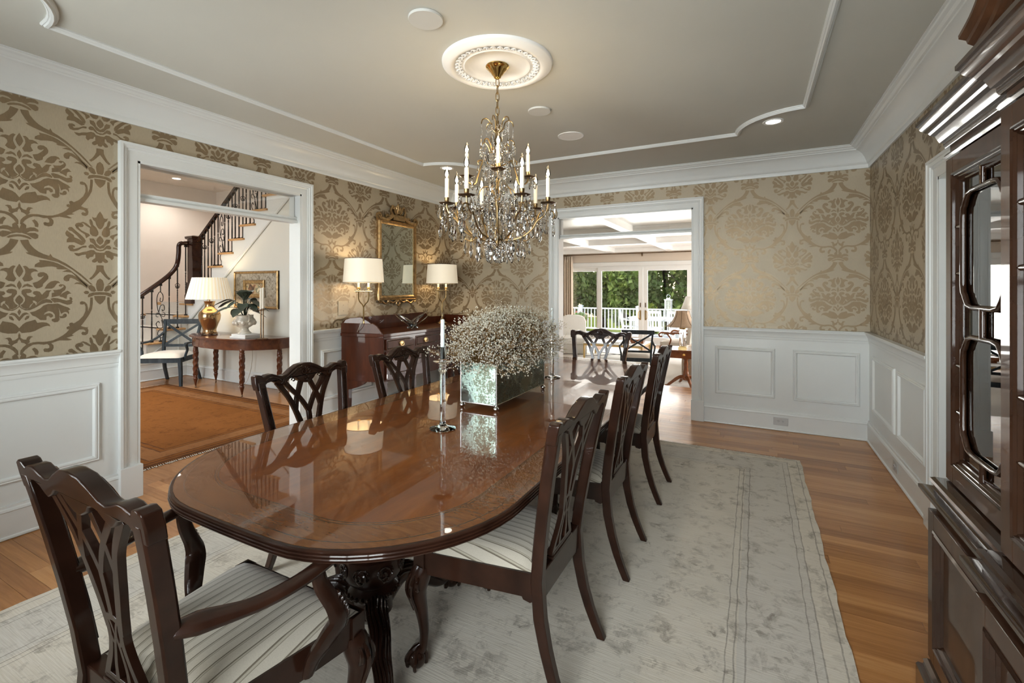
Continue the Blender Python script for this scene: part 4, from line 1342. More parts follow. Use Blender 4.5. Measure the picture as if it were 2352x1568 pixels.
fl = thing('dried_flowers', 'mound of dried white baby breath sprays filling the mirrored planter', 'flowers', (PX, (PY0 + PY1) / 2, TZ + 0.24))
stm, blo = MB(), MB()
r2 = random.Random(3)
for k in range(1650):
    t = r2.random()
    bx_ = r2.uniform(-0.08, 0.08)
    by_ = r2.uniform(-0.31, 0.31)
    an = r2.uniform(0, 2 * PI)
    el = r2.uniform(0.05, 1.0)
    # the mound: tall in the middle, drooping past the rim
    ln = r2.uniform(0.09, 0.27)
    out = (1 - el) * 0.95
    d = Vector((math.cos(an) * out, math.sin(an) * out * 0.9, 0.25 + el * 0.75))
    tip = Vector((bx_, by_, 0)) + d.normalized() * ln * (1.0 + 0.15 * math.cos(by_ * 4))
    tip.x = max(-0.27, min(0.25, tip.x * 1.15))
    tip.y = max(-0.42, min(0.43, tip.y * 1.08))
    if out > 0.6:
        tip.z -= r2.uniform(0, 0.10)
    if abs(tip.x) < 0.135 and abs(tip.y) < 0.345:
        tip.z = max(tip.z, 0.03)
    mid = (Vector((bx_, by_, 0)) + tip) / 2 + V(0, 0, 0.03)
    stm.tube([(bx_, by_, -0.02), mid, tip], 0.0011, 3, False)
    for j in range(r2.randint(8, 13)):
        q = tip + Vector((r2.gauss(0, 0.024), r2.gauss(0, 0.024), r2.gauss(0.004, 0.02)))
        if j < 5:
            stm.tube([tip - d.normalized() * 0.03, q], 0.0006, 3, False)
        s_ = r2.uniform(0.0030, 0.0056)
        v = [q + V(s_, 0, 0), q + V(-s_, 0, 0), q + V(0, s_, 0), q + V(0, -s_, 0), q + V(0, 0, s_), q + V(0, 0, -s_)]
        blo.add(v, [(0, 2, 4), (2, 1, 4), (1, 3, 4), (3, 0, 4), (2, 0, 5), (1, 2, 5), (3, 1, 5), (0, 3, 5)])
stm.build('stems', 'dry_stem', fl)['kind'] = 'stuff'
blo.build('blossoms', 'baby_breath', fl)['kind'] = 'stuff'

# glass candlesticks
def candlestick(loc, label):
    t = thing('glass_candlestick', label, 'candlestick', (loc[0], loc[1], TZ), 0, 'glass candlesticks on the dining table')
    MB().lathe([(0.001, 0.0005), (0.062, 0.0005), (0.064, 0.004), (0.05, 0.009), (0.025, 0.015), (0.015, 0.024), (0.0135, 0.04), (0.0135, 0.27), (0.016, 0.278), (0.001, 0.28)], n=28).build('stem', 'clear_glass', t, ang=60)
    MB().lathe([(0.001, 0.279), (0.017, 0.279), (0.022, 0.285), (0.022, 0.291), (0.016, 0.296), (0.016, 0.302), (0.020, 0.308), (0.016, 0.314), (0.018, 0.318), (0.044, 0.326), (0.047, 0.331), (0.018, 0.330), (0.016, 0.340), (0.001, 0.34)], n=28).build('collar', 'clear_glass', t, ang=60)
    MB().lathe([(0.014, 0.3405), (0.016, 0.350), (0.018, 0.366), (0.026, 0.380), (0.029, 0.398), (0.031, 0.402), (0.0285, 0.400), (0.024, 0.383), (0.016, 0.368), (0.013, 0.355), (0.012, 0.343)], n=28).build('cup', 'clear_glass', t, ang=60)
    c = MB().lathe([(0.001, 0.0), (0.0115, 0.0), (0.0115, 0.012), (0.0105, 0.016), (0.0095, 0.19), (0.001, 0.194)], n=18).build('taper_candle', 'candle_wax', loc=(loc[0], loc[1], TZ + 0.342), ang=60)
    return t, c


t, c = candlestick((-1.350, 1.855), 'tall clear glass candlestick nearest the camera, in front of the planter')
tag(c, 'pale blue taper candle in the nearer glass candlestick', 'candle', 'taper candles on the dining table')
t, c = candlestick((-1.374, 3.30), 'tall clear glass candlestick partly hidden behind the far end of the planter')
tag(c, 'pale taper candle in the glass candlestick behind the planter', 'candle', 'taper candles on the dining table')


# ------------------------------------------------------------------ sideboard on the hall-side wall
SBX, SY0, SY1, SZ = -3.29, 3.50, 5.16, 0.985
sb = thing('sideboard', 'mahogany sideboard with shaped gallery back and brass drawer pulls', 'sideboard', (0, 0, 0))
WLB = LX + 0.055
# body outline seen from above: slanted, slightly bowed ends
def sb_outline(o=0.0):
    return [(WLB, SY0 - 0.07 - o), (-3.62, SY0 - 0.055 - o), (-3.45, SY0 - 0.03 - o), (SBX + o, SY0 + 0.02 - o), (SBX + 0.025 + o, 4.0), (SBX + 0.03 + o, 4.33), (SBX + 0.025 + o, 4.66), (SBX + o, SY1 - 0.02 + o), (-3.45, SY1 + 0.03 + o), (-3.62, SY1 + 0.055 + o), (WLB, SY1 + 0.07 + o)]


m = MB()
m.prism(sb_outline(), 0.50, SZ - 0.035, lambda u, v, d: (u, v, d))
bevel(m.build('body', 'sideboard_wood', sb), 0.003)
m = MB()
m.prism(sb_outline(0.014), SZ - 0.034, SZ, lambda u, v, d: (u, v, d))
bevel(m.build('top', 'sideboard_wood', sb), 0.006, 3)
# gallery: shaped back board and sloping ends
yc = (SY0 + SY1) / 2
gp = [(SY0 - 0.07, SZ), (SY0 - 0.07, SZ + 0.10), (SY0 - 0.04, SZ + 0.135), (SY0 + 0.02, SZ + 0.15), (yc - 0.55, SZ + 0.152), (yc + 0.42, SZ + 0.155), (yc + 0.47, SZ + 0.145), (yc + 0.52, SZ + 0.10), (yc + 0.57, SZ + 0.085), (SY1 - 0.05, SZ + 0.085), (SY1 + 0.04, SZ + 0.06), (SY1 + 0.07, SZ + 0.02), (SY1 + 0.07, SZ)]
gp = [(SY0 - 0.07, SZ), (SY0 - 0.07, SZ + 0.09), (SY0 - 0.035, SZ + 0.13), (SY0 + 0.03, SZ + 0.145), (yc + 0.40, SZ + 0.15), (yc + 0.46, SZ + 0.14), (yc + 0.52, SZ + 0.095), (yc + 0.58, SZ + 0.085), (SY1 - 0.02, SZ + 0.083), (SY1 + 0.04, SZ + 0.065), (SY1 + 0.07, SZ + 0.02), (SY1 + 0.07, SZ)]
m = MB()
m.prism(gp, WLB, WLB + 0.02, lambda u, v, d: (d, u, v))
bevel(m.build('gallery_back', 'sideboard_wood', sb), 0.003)
for s, yy in ((-1, SY0), (1, SY1)):
    A = Vector((WLB, yy + s * 0.068, 0))
    B = Vector((SBX, yy - s * 0.005, 0))
    d = (B - A).normalized()
    nn = Vector((-d.y, d.x, 0))
    L = (B - A).length
    h = 0.10
    pl = [(0, SZ), (L, SZ), (L, SZ + 0.012), (L - 0.025, SZ + 0.04), (L - 0.06, SZ + 0.08), (L - 0.10, SZ + h), (0, SZ + h)]
    m = MB()
    m.prism(pl, -0.008, 0.008, lambda u, v, q: tuple(A + d * u + nn * q + V(0, 0, v)))
    bevel(m.build('gallery_end', 'sideboard_wood', sb), 0.003)


def pull(parent, p):
    q = MB().lathe([(0.001, 0.0), (0.027, 0.0), (0.030, 0.003), (0.022, 0.006), (0.001, 0.007)], n=20, sx=1.4, sy=0.95)
    o = q.build('backplate', 'antique_brass', parent, loc=p)
    o.rotation_euler = (R(90), 0, R(90))
    b = MB().tube([(-0.028, 0.0, 0.010), (-0.024, -0.016, 0.012), (0, -0.023, 0.013), (0.024, -0.016, 0.012), (0.028, 0.0, 0.010)], 0.003, 6)
    o2 = b.build('bail_handle', 'antique_brass', parent, loc=p)
    o2.rotation_euler = (R(90), 0, R(90))


secs = [(SY0 + 0.05, 3.97), (3.99, 4.67), (4.69, SY1 - 0.05)]
for i, (a, b) in enumerate(secs):
    fx = SBX + (0.022 if i == 1 else 0.012)
    dr_ = MB()
    dr_.box(fx - 0.01, fx + 0.008, a, b, 0.815, 0.925)
    d_ = bevel(dr_.build('drawer', 'sideboard_wood', sb), 0.003)
    for yy in ([a + 0.22] if i != 1 else [a + 0.17, b - 0.17]):
        pull(d_, (fx + 0.009, yy, 0.868))
    MB().sweep([(0, 0), (0.004, 0.003), (0.008, 0)], [(fx + 0.008, a + 0.012, 0.827), (fx + 0.008, b - 0.012, 0.827), (fx + 0.008, b - 0.012, 0.913), (fx + 0.008, a + 0.012, 0.913)], (1, 0, 0), True).build('cockbead', 'line_inlay', d_)
    z0 = 0.515 if i != 1 else 0.62
    do = MB().box(fx - 0.01, fx + 0.006, a, b, z0, 0.800).build('door', 'sideboard_wood', sb)
    bevel(do, 0.003)
    MB().sweep([(0, 0), (0.005, 0.003), (0.010, 0)], [(fx + 0.006, a + 0.05, z0 + 0.05), (fx + 0.006, b - 0.05, z0 + 0.05), (fx + 0.006, b - 0.05, 0.75), (fx + 0.006, a + 0.05, 0.75)], (1, 0, 0), True).build('inlay_band', 'line_inlay', do)
    MB().box(fx + 0.006, fx + 0.008, a + 0.002, a + 0.010, 0.73, 0.78).box(fx + 0.006, fx + 0.008, a + 0.002, a + 0.010, z0 + 0.02, z0 + 0.06).build('hinge', 'pewter', do)
for lx, ly in ((SBX - 0.03, SY0 + 0.06), (SBX - 0.005, 3.98), (SBX - 0.005, 4.68), (SBX - 0.03, SY1 - 0.06), (WLB + 0.04, SY0 - 0.01), (WLB + 0.04, SY1 + 0.01)):
    m = MB()
    m.rings([[(lx + sx * r, ly + sy * r, z) for sx, sy in ((-1, -1), (1, -1), (1, 1), (-1, 1))] for z, r in ((0, 0.015), (0.10, 0.017), (0.105, 0.021), (0.12, 0.019), (0.5, 0.026))])
    m.build('leg', 'sideboard_wood', sb)
for s, yy in ((1, SY0 - 0.05),):
    m = MB()
    m.prism([(0, 0.50), (0.30, 0.50), (0.26, 0.465), (0.18, 0.43), (0.10, 0.405), (0, 0.40)], -0.012, 0.012, lambda u, v, d: (WLB + u, yy + u * 0.13 + d, v))
    m.build('bracket', 'sideboard_wood', sb)

# buffet lamps
def buffet_lamp(x, y, label):
    t = thing('buffet_lamp', label, 'lamp', (x, y, SZ), R(40), 'brass buffet lamps on the sideboard')
    MB().lathe([(0.001, 0), (0.068, 0), (0.07, 0.006), (0.062, 0.012), (0.040, 0.020), (0.024, 0.040), (0.014, 0.075), (0.009, 0.11), (0.009, 0.115), (0.001, 0.118)], n=24).build('base', 'brass', t, ang=60)
    m = MB()
    m.tube([(0, 0, 0.10), (0, 0, 0.27)], [0.009, 0.0065], 8)
    for s in (-1, 1):
        m.tube(catmull([(0, 0, 0.26), (s * 0.014, 0, 0.29), (s * 0.040, 0, 0.32), (s * 0.050, 0, 0.36), (s * 0.050, 0, 0.42)], 4), 0.0062, 8)
    m.build('stem', 'brass', t)
    m = MB()
    m.rings([[(sx * a + 0, sy * b, z) for sx, sy in ((-1, -1), (1, -1), (1, 1), (-1, 1))] for z, a, b in ((0.418, 0.07, 0.02), (0.424, 0.09, 0.03), (0.430, 0.09, 0.03))])
    m.build('crossbar', 'brass', t)
    for s in (-1, 1):
        MB().lathe([(0.001, 0.430), (0.018, 0.430), (0.011, 0.437), (0.011, 0.450), (0.022, 0.458), (0.020, 0.466), (0.012, 0.468), (0.001, 0.469)], (s * 0.05, 0, 0), 14).build('candle_cup', 'brass', t)
        MB().lathe([(0.001, 0.469), (0.012, 0.469), (0.012, 0.56), (0.001, 0.561)], (s * 0.05, 0, 0), 12).build('candle_sleeve', 'candle_sleeve', t)
    sh = MB()
    n = 40
    rr = []
    for r, z in ((0.205, 0.515), (0.187, 0.765), (0.184, 0.765), (0.202, 0.515)):
        rr.append([(r * math.cos(2 * PI * j / n), r * 0.94 * math.sin(2 * PI * j / n), z) for j in range(n)])
    sh.rings(rr, closed=True)
    so = sh.build('shade', 'shade_glow', t, ang=60)
    tr = MB()
    for r, z in ((0.206, 0.517), (0.188, 0.763)):
        tr.tube([(r * math.cos(2 * PI * j / n), r * 0.94 * math.sin(2 * PI * j / n), z) for j in range(n)], 0.0028, 5, closed=True)
    tr.build('shade_trim', 'mahogany_dark', so)
    cdx = MB().tube(catmull([(-0.02, -0.06, 0.004), (-0.05, -0.10, 0.01), (-0.03, -0.15, 0.06), (0.0, -0.165, 0.13), (-0.02, -0.172, 0.135)], 4), 0.0028, 5)
    cdx.build('cord', 'cord', t)
    light('buffet_lamp_glow', 'POINT', (x, y, SZ + 0.66), 5, (1, 0.74, 0.42), rad=0.05)


buffet_lamp(-3.60, 3.565, 'brass twin arm buffet lamp with cream drum shade, the one nearer the hall doorway')
buffet_lamp(-3.60, 4.935, 'brass twin arm buffet lamp with cream drum shade, the one nearer the room corner')

# blown glass branch bowl
gb = thing('glass_bowl', 'clear pulled glass branch bowl standing on the sideboard', 'bowl', (-3.46, 4.18, SZ))
r3 = random.Random(5)
for k in range(18):
    s = 1 if k % 2 else -1
    sp = r3.uniform(-0.10, 0.10)
    ex = s * r3.uniform(0.16, 0.30)
    m = MB()
    ez = 0.06 + abs(ex) * 0.42
    pts = catmull([(r3.uniform(-0.03, 0.03), r3.uniform(-0.05, 0.05), 0.012), (sp * 0.5, s * 0.05 + r3.uniform(-.02, .02), 0.045 + r3.uniform(0, .02)), (sp * 0.7, ex * 0.55, 0.045 + ez * 0.40), (sp * 0.35, ex, ez)], 4)
    m.tube(pts, [0.007, 0.007] + [0.0055] * (len(pts) - 4) + [0.004, 0.002], 7)
    m.build('glass_branch', 'clear_glass', gb)
m = MB()
for k in range(7):
    a = 2 * PI * k / 7
    m.tube(catmull([(0.055 * math.cos(a), 0.07 * math.sin(a), 0.006), (0.03 * math.cos(a + .6), 0.04 * math.sin(a + .6), 0.03), (0.05 * math.cos(a + 1.3), 0.06 * math.sin(a + 1.3), 0.06)], 4), 0.007, 7)
m.build('glass_base', 'clear_glass', gb)

# gilt mirror
MY0, MY1, MZ0, MZ1 = 4.035, 4.615, 1.345, 2.20
mr = thing('wall_mirror', 'gilt framed rectangular mirror with carved crest above the sideboard', 'mirror', (LX + 0.001, 0, 0))
MB().box(0.004, 0.022, MY0, MY1, MZ0, MZ1).build('mirror_glass', 'mirror', mr, flat=True)
FP = [(0.012, 0.0), (0.012, 0.026), (0.004, 0.030), (-0.004, 0.036), (-0.022, 0.040), (-0.030, 0.034), (-0.036, 0.036), (-0.044, 0.028), (-0.044, 0.0)]
MB().sweep(FP, [(0, MY0, MZ0), (0, MY1, MZ0), (0, MY1, MZ1), (0, MY0, MZ1)], (1, 0, 0), True).build('frame', 'gilt', mr, ang=25)
m = MB()
for k in range(58):
    a = k / 58
    for yy in (MY0 - 0.013, MY1 + 0.013):
        m.ball((0.040, yy, MZ0 + a * (MZ1 - MZ0)), 0.006, 5, 4)
for k in range(40):
    for zz in (MZ0 - 0.013, MZ1 + 0.013):
        m.ball((0.040, MY0 + (k + .5) / 40 * (MY1 - MY0), zz), 0.006, 5, 4)
m.build('beading', 'gilt', mr)['kind'] = 'stuff'
myc = (MY0 + MY1) / 2
fm = lambda u, v: (0.025, myc + u, v)
m = MB()
m.box(0.006, 0.045, myc - 0.10, myc + 0.10, MZ1 + 0.05, MZ1 + 0.115)
m.sweep([(0, 0), (0.02, 0.03), (0.03, 0)], [(0.005, myc - 0.12, MZ1 + 0.105), (0.005, myc + 0.12, MZ1 + 0.105)], (1, 0, 0))
for s in (-1, 1):
    m.tube([fm(s * a, MZ1 + b) for a, b in ((0.32, 0.040), (0.27, 0.05), (0.22, 0.045), (0.17, 0.06), (0.12, 0.085), (0.09, 0.11))], [0.016, 0.022, 0.022, 0.024, 0.026, 0.022], 7)
    m.tube(spiral((s * 0.315, MZ1 + 0.075), 0.045, 0.008, 1.3 * s, -PI / 2, fm, 18), 0.015, 6)
    m.tube(spiral((s * 0.19, MZ1 + 0.075), 0.035, 0.006, -1.2 * s, -PI / 2, fm, 16), 0.015, 6)
    m.tube(catmull([fm(s * 0.10, MZ1 + 0.12), fm(s * 0.125, MZ1 + 0.16), fm(s * 0.10, MZ1 + 0.215), fm(s * 0.075, MZ1 + 0.20), fm(s * 0.085, MZ1 + 0.175)], 4), 0.015, 6)
    m.tube(catmull([fm(s * 0.03, MZ1 + 0.12), fm(s * 0.06, MZ1 + 0.16), fm(s * 0.05, MZ1 + 0.20)], 4), 0.014, 6)
for a in (-48, -24, 0, 24, 48):
    e = (math.sin(R(a)), math.cos(R(a)))
    m.tube(catmull([fm(e[0] * 0.02, MZ1 + 0.115 + e[1] * 0.02), fm(e[0] * 0.06, MZ1 + 0.12 + e[1] * 0.07), fm(e[0] * 0.085, MZ1 + 0.12 + e[1] * (0.135 if a == 0 else 0.115))], 4), [0.013] * 4 + [0.018] * 3 + [0.012, 0.005], 6)
m.build('carved_crest', 'gilt', mr)
m = MB()
for s in (-1, 1):
    m.tube(spiral((s * 0.30, MZ0 - 0.045), 0.035, 0.006, 1.4 * s, PI / 2, fm, 16), 0.010, 6)
    m.tube(catmull([fm(s * 0.28, MZ0 - 0.055), fm(s * 0.22, MZ0 - 0.085), fm(s * 0.15, MZ0 - 0.06), fm(s * 0.09, MZ0 - 0.075), fm(s * 0.03, MZ0 - 0.05)], 5), 0.011, 6)
    m.tube(spiral((s * 0.16, MZ0 - 0.055), 0.022, 0.005, 1.2 * s, 0, fm, 14), 0.008, 6)
    m.tube(catmull([fm(s * 0.325, MZ0 + 0.10), fm(s * 0.335, MZ0 + 0.02), fm(s * 0.33, MZ0 - 0.04)], 4), 0.012, 6)
    m.tube(catmull([fm(s * 0.02, MZ0 - 0.05), fm(s * 0.03, MZ0 - 0.09), fm(0, MZ0 - 0.115)], 4), 0.009, 6)
m.ball(fm(0, MZ0 - 0.06), 0.018, 8, 6)
m.build('carved_apron', 'gilt', mr)

# outlets and cover plates
def outlet(name, label, cat, loc, rz, wd, ht, mat_, sockets):
    t = thing(name, label, cat, loc, rz)
    bevel(MB().box(-wd / 2, wd / 2, -0.005, 0, -ht / 2, ht / 2).build('plate', mat_, t), 0.002)
    for sx, sz in sockets:
        s = MB().lathe([(0.001, 0), (0.015, 0), (0.015, 0.004), (0.001, 0.0045)], n=18).build('socket', mat_, t, loc=(sx, -0.005, sz))
        s.rotation_euler = (R(90), 0, 0)
        m = MB()
        for dx in (-0.005, 0.005):
            m.box(sx + dx - 0.0012, sx + dx + 0.0012, -0.0102, -0.0088, sz, sz + 0.008)
        m.ball((sx, -0.0092, sz - 0.006), 0.002, 6, 4)
        m.build('slots', 'dark_slot', t)
    return t


outlet('wall_outlet', 'grey double outlet in the baseboard below two wainscot panels', 'outlet', (0.239, BY - 0.024, 0.094), 0, 0.128, 0.078, 'outlet_grey', ((-0.02, 0), (0.02, 0)))
outlet('wall_outlet', 'small outlet in the baseboard of the hutch wall', 'outlet', (RX - 0.024, 4.437, 0.098), R(-90), 0.122, 0.072, 'outlet_grey', ((-0.02, 0), (0.02, 0)))
sw = thing('switch_plate', 'wallpaper covered four gang switch plate left of the family room doorway', 'switch', (-2.66, BY - 0.001, 1.20))
bevel(MB().box(-0.105, 0.105, -0.006, 0, -0.06, 0.06).build('plate', 'wallpaper', sw), 0.002)
for k in range(4):
    MB().box(-0.082 + k * 0.046, -0.072 + k * 0.046, -0.014, -0.006, -0.012, 0.012).build('toggle', 'outlet_face', sw)
sw = thing('cover_plate', 'wallpaper covered blank plate behind the buffet lamp by the doorway', 'cover plate', (LX + 0.001, 3.50, 1.235), R(90))
bevel(MB().box(-0.065, 0.065, -0.006, 0, -0.075, 0.075).build('plate', 'wallpaper', sw), 0.002)
MB().ball((0.0, -0.007, 0.03), 0.004, 6, 4).ball((0.0, -0.007, -0.03), 0.004, 6, 4).build('screws', 'pewter', sw)

# ------------------------------------------------------------------ ceiling: medallion, downlights, speaker
HX, HY_ = -1.355, 2.41
md = thing('ceiling_medallion', 'round white plaster ceiling medallion with leaf border', 'medallion', (HX, HY_, CZ))
MB().lathe([(0.001, -0.012), (0.055, -0.012), (0.06, -0.018), (0.07, -0.012), (0.17, -0.008), (0.18, -0.016), (0.195, -0.022), (0.205, -0.016), (0.212, -0.014), (0.252, -0.016), (0.258, -0.028), (0.270, -0.034), (0.285, -0.034), (0.300, -0.026), (0.318, -0.018), (0.326, -0.012), (0.328, 0.0), (0.001, 0.0)], n=72).build('disc', 'plaster_white', md, ang=50)
lf = MB().tube(catmull([(-0.013, -0.019, -0.018), (-0.013, 0.004, -0.024), (0, 0.017, -0.024), (0.013, 0.004, -0.024), (0.013, -0.019, -0.018)], 4), 0.0045, 6).ball((0, -0.004, -0.020), 0.008, 8, 5)
l0 = None
for k in range(38):
    a = 2 * PI * k / 38
    if l0 is None:
        l0 = lf.build('leaf_ornament', 'plaster_white', md)
        o = l0
    else:
        o = like(l0, 'leaf_ornament', md)
    o.location = (0.231 * math.cos(a), 0.231 * math.sin(a), 0)
    o.rotation_euler = (0, 0, a - PI / 2)


def downlight(x, y, label, kind, power):
    t = thing('recessed_light', label, 'ceiling light', (x, y, CZ), 0, 'recessed ceiling lights')
    if kind == 'disc':
        MB().lathe([(0.020, -0.014), (0.083, -0.014), (0.085, -0.010), (0.085, -0.002), (0.070, 0.0), (0.020, 0.0)], n=36).build('trim_disc', 'disc_white', t, ang=40)
        MB().lathe([(0.001, -0.0135), (0.022, -0.0135), (0.022, -0.010), (0.001, -0.010)], n=20).build('lamp', 'can_lamp', t)
    else:
        MB().lathe([(0.052, -0.002), (0.060, -0.006), (0.073, -0.006), (0.077, -0.002), (0.077, 0.0), (0.052, 0.0)], n=32).build('trim_ring', 'can_white', t, ang=40)
        MB().lathe([(0.001, -0.003), (0.053, -0.003), (0.053, -0.001), (0.001, -0.001)], n=24).build('lamp', 'can_lamp', t)
    light('recessed_beam', 'SPOT', (x, y, CZ - 0.02), power, (1, 0.88, 0.70), (0, 0, 0), rad=0.03, spot=95)


downlight(-1.437, 1.834, 'white disc downlight on the ceiling between the camera and the medallion', 'disc', 14)
downlight(-1.429, 3.184, 'white disc downlight on the ceiling just beyond the chandelier chain', 'disc', 14)
downlight(0.136, 4.268, 'lit round downlight within the scalloped ceiling corner above the hutch wall', 'ring', 12)
downlight(-3.035, 4.253, 'lit round downlight within the scalloped ceiling corner above the mirror', 'ring', 16)
tsp = thing('ceiling_speaker', 'large flush round white speaker grille in the ceiling', 'speaker', (-1.427, 3.851, CZ))
MB().lathe([(0.098, -0.003), (0.104, -0.006), (0.112, -0.005), (0.114, 0.0), (0.098, 0.0)], n=40).build('ring', 'can_white', tsp)
MB().lathe([(0.001, -0.004), (0.098, -0.003), (0.098, 0.0), (0.001, 0.0)], n=40).build('grille', 'plaster_white', tsp)

# ------------------------------------------------------------------ breakfront hutch on the right wall
hu = thing('china_hutch', 'tall dark mahogany breakfront china hutch with glazed doors at right edge', 'hutch', (0, 0, 0))
HB = RX - 0.035
HS = [(1.565, 2.085, 0.555), (0.21, 1.565, 0.512), (-0.31, 0.21, 0.555)]   # y0, y1, front of the lower case
WZ0, WZ1 = 0.705, 0.80
UP = 0.035                                             # upper case stands back
for (a, b, fx) in HS:
    bevel(MB().box(fx, HB, a, b, 0.15, WZ0 + 0.01).build('lower_case', 'hutch_wood', hu), 0.002)
    ux = fx + UP
    m = MB()
    m.box(HB - 0.015, HB, a, b, WZ1, 1.93)
    m.build('upper_back', 'hutch_wood', hu)
    for yy in (a, b - 0.018):
        MB().box(ux + 0.02, HB - 0.015, yy, yy + 0.018, WZ1, 1.93).build('upper_side', 'hutch_wood', hu)
    MB().box(ux, HB, a, b, 1.90, 1.96).build('upper_top', 'hutch_wood', hu)
    MB().box(ux, HB, a, b, WZ1 - 0.01, WZ1 + 0.012).build('upper_floor', 'hutch_wood', hu)
    for zz in (1.13, 1.52):
        MB().box(ux + 0.06, HB - 0.02, a + 0.02, b - 0.02, zz, zz + 0.007).build('glass_shelf', 'cabinet_glass', hu)
# continuous mouldings follow the breakfront
line = [(HB, HS[0][1]), (HS[0][2], HS[0][1]), (HS[0][2], HS[0][0]), (HS[1][2], HS[1][1]), (HS[1][2], HS[1][0]), (HS[2][2], HS[2][1]), (HS[2][2], HS[2][0]), (HB, HS[2][0])]


def hmold(name, prof, z, dx=0.0, mat_='hutch_molding'):
    P = []
    for i, (x, y) in enumerate(line):
        P.append((x + (dx if x < HB - 0.01 else 0), y, z))
    P.reverse()
    # travelling toward +y with the room on the left
    return MB().sweep(prof, P).build(name, mat_, hu, ang=22)


hmold('plinth_molding', [(0, 0.0), (0.045, 0.0), (0.045, 0.115), (0.040, 0.125), (0.030, 0.130), (0.026, 0.142), (0.030, 0.146), (0.020, 0.158), (0.010, 0.162), (0.012, 0.172), (0.0, 0.176)], 0.0)
hmold('waist_molding', [(0, 0.0), (0.008, 0.0), (0.010, 0.008), (0.014, 0.010), (0.014, 0.020), (0.022, 0.024), (0.034, 0.032), (0.040, 0.042), (0.040, 0.052), (0.030, 0.056), (0.012, 0.058), (0.006, 0.062), (0.010, 0.070), (0.016, 0.078), (0.014, 0.088), (0.004, 0.094), (-0.03, 0.097), (-0.03, 0.0)], WZ0)
hmold('frieze_bead', [(0, 0), (0.010, 0.002), (0.014, 0.010), (0.010, 0.018), (0, 0.020)], 1.885, UP)
hmold('cornice', [(0, 0.0), (0.010, 0.0), (0.014, 0.010), (0.014, 0.020), (0.022, 0.024), (0.026, 0.034), (0.032, 0.050), (0.042, 0.058), (0.046, 0.066), (0.054, 0.072), (0.064, 0.084), (0.068, 0.096), (0.074, 0.100), (0.074, 0.112), (-0.02, 0.114), (-0.02, 0.0)], 1.925, UP)


def frame_door(a, b, z0, z1, fx, glazed):
    """frame-and-panel or glazed door; the front face lies at x = fx"""
    nm = 'glazed_door' if glazed else 'cupboard_door'
    d = bpy.data.objects.new(nm, None)
    C.objects.link(d)
    d.parent = hu
    sw_ = 0.058
    m = MB()
    for yy in (a, b - sw_):
        m.box(fx - 0.012, fx + 0.012, yy, yy + sw_, z0, z1)
    for zz in (z0, z1 - sw_):
        m.box(fx - 0.012, fx + 0.012, a + sw_, b - sw_, zz, zz + sw_)
    bevel(m.build('door_frame', 'hutch_wood', d), 0.0015)
    ia, ib, iz0, iz1 = a + sw_, b - sw_, z0 + sw_, z1 - sw_
    pr = [(-0.004, -0.010), (-0.004, 0.014), (0.002, 0.017), (0.006, 0.013), (0.010, 0.015), (0.014, 0.009), (0.018, 0.010), (0.024, 0.002), (0.030, 0.003), (0.034, -0.004), (0.034, -0.010)]
    MB().sweep(pr, [(fx, ia, iz0), (fx, ia, iz1), (fx, ib, iz1), (fx, ib, iz0)], (-1, 0, 0), True).build('door_molding', 'hutch_molding', d, ang=22)
    if not glazed:
        MB().box(fx + 0.004, fx + 0.010, ia, ib, iz0, iz1).build('panel', 'hutch_wood', d, flat=True)
        return d
    MB().box(fx + 0.006, fx + 0.009, ia + 0.02, ib - 0.02, iz0 + 0.02, iz1 - 0.02).build('pane', 'cabinet_glass', d, flat=True)
    yc_, zc = (ia + ib) / 2, (iz0 + iz1) / 2
    mg = 0.055
    bars = []
    for s in (-1, 1):
        zt0, zt1 = (zc + 0.045, iz1 - 0.075) if s > 0 else (iz0 + 0.075, zc - 0.045)
        ya, yb_ = ia + mg, ib - mg
        cc = 0.045
        lp = []
        for (cy, cz, sy, sz) in ((yb_, zt1, -1, -1), (ya, zt1, 1, -1), (ya, zt0, 1, 1), (yb_, zt0, -1, 1)):
            # stepped (cyma) corner
            q = [(cy, cz + sz * (cc + 0.03)), (cy + sy * 0.004, cz + sz * cc), (cy + sy * 0.016, cz + sz * (cc - 0.008)), (cy + sy * 0.020, cz + sz * 0.028), (cy + sy * 0.040, cz + sz * 0.006), (cy + sy * 0.075, cz)]
            if sy * sz < 0:
                q.reverse()
            lp += q
        # order the loop
        bars.append(([(fx - 0.002, p[0], p[1]) for p in lp], True))
        for zz in (zt0 + (zt1 - zt0) * 0.3, zt0 + (zt1 - zt0) * 0.72):
            bars.append(([(fx - 0.002, ia, zz), (fx - 0.002, ya, zz)], False))
            bars.append(([(fx - 0.002, yb_, zz), (fx - 0.002, ib, zz)], False))
        bars.append(([(fx - 0.002, yc_, zt1 if s > 0 else zt0), (fx - 0.002, yc_, iz1 if s > 0 else iz0)], False))
    bars.append(([(fx - 0.002, yc_, zc - 0.045), (fx - 0.002, yc_, zc + 0.045)], False))
    for pts, cl in bars:
        MB().tube(pts, 0.0085, 8, closed=cl).build('glazing_bar', 'hutch_molding', d, ang=60)
    return d


for i, (a, b, fx) in enumerate(HS):
    n = 2 if i == 1 else 1
    for k in range(n):
        ya, yb_ = a + (b - a) * k / n + 0.004, a + (b - a) * (k + 1) / n - 0.004
        frame_door(ya, yb_, 0.185, WZ0 - 0.012, fx - 0.012, False)
        frame_door(ya, yb_, WZ1 + 0.006, 1.88, fx + UP - 0.0, True)
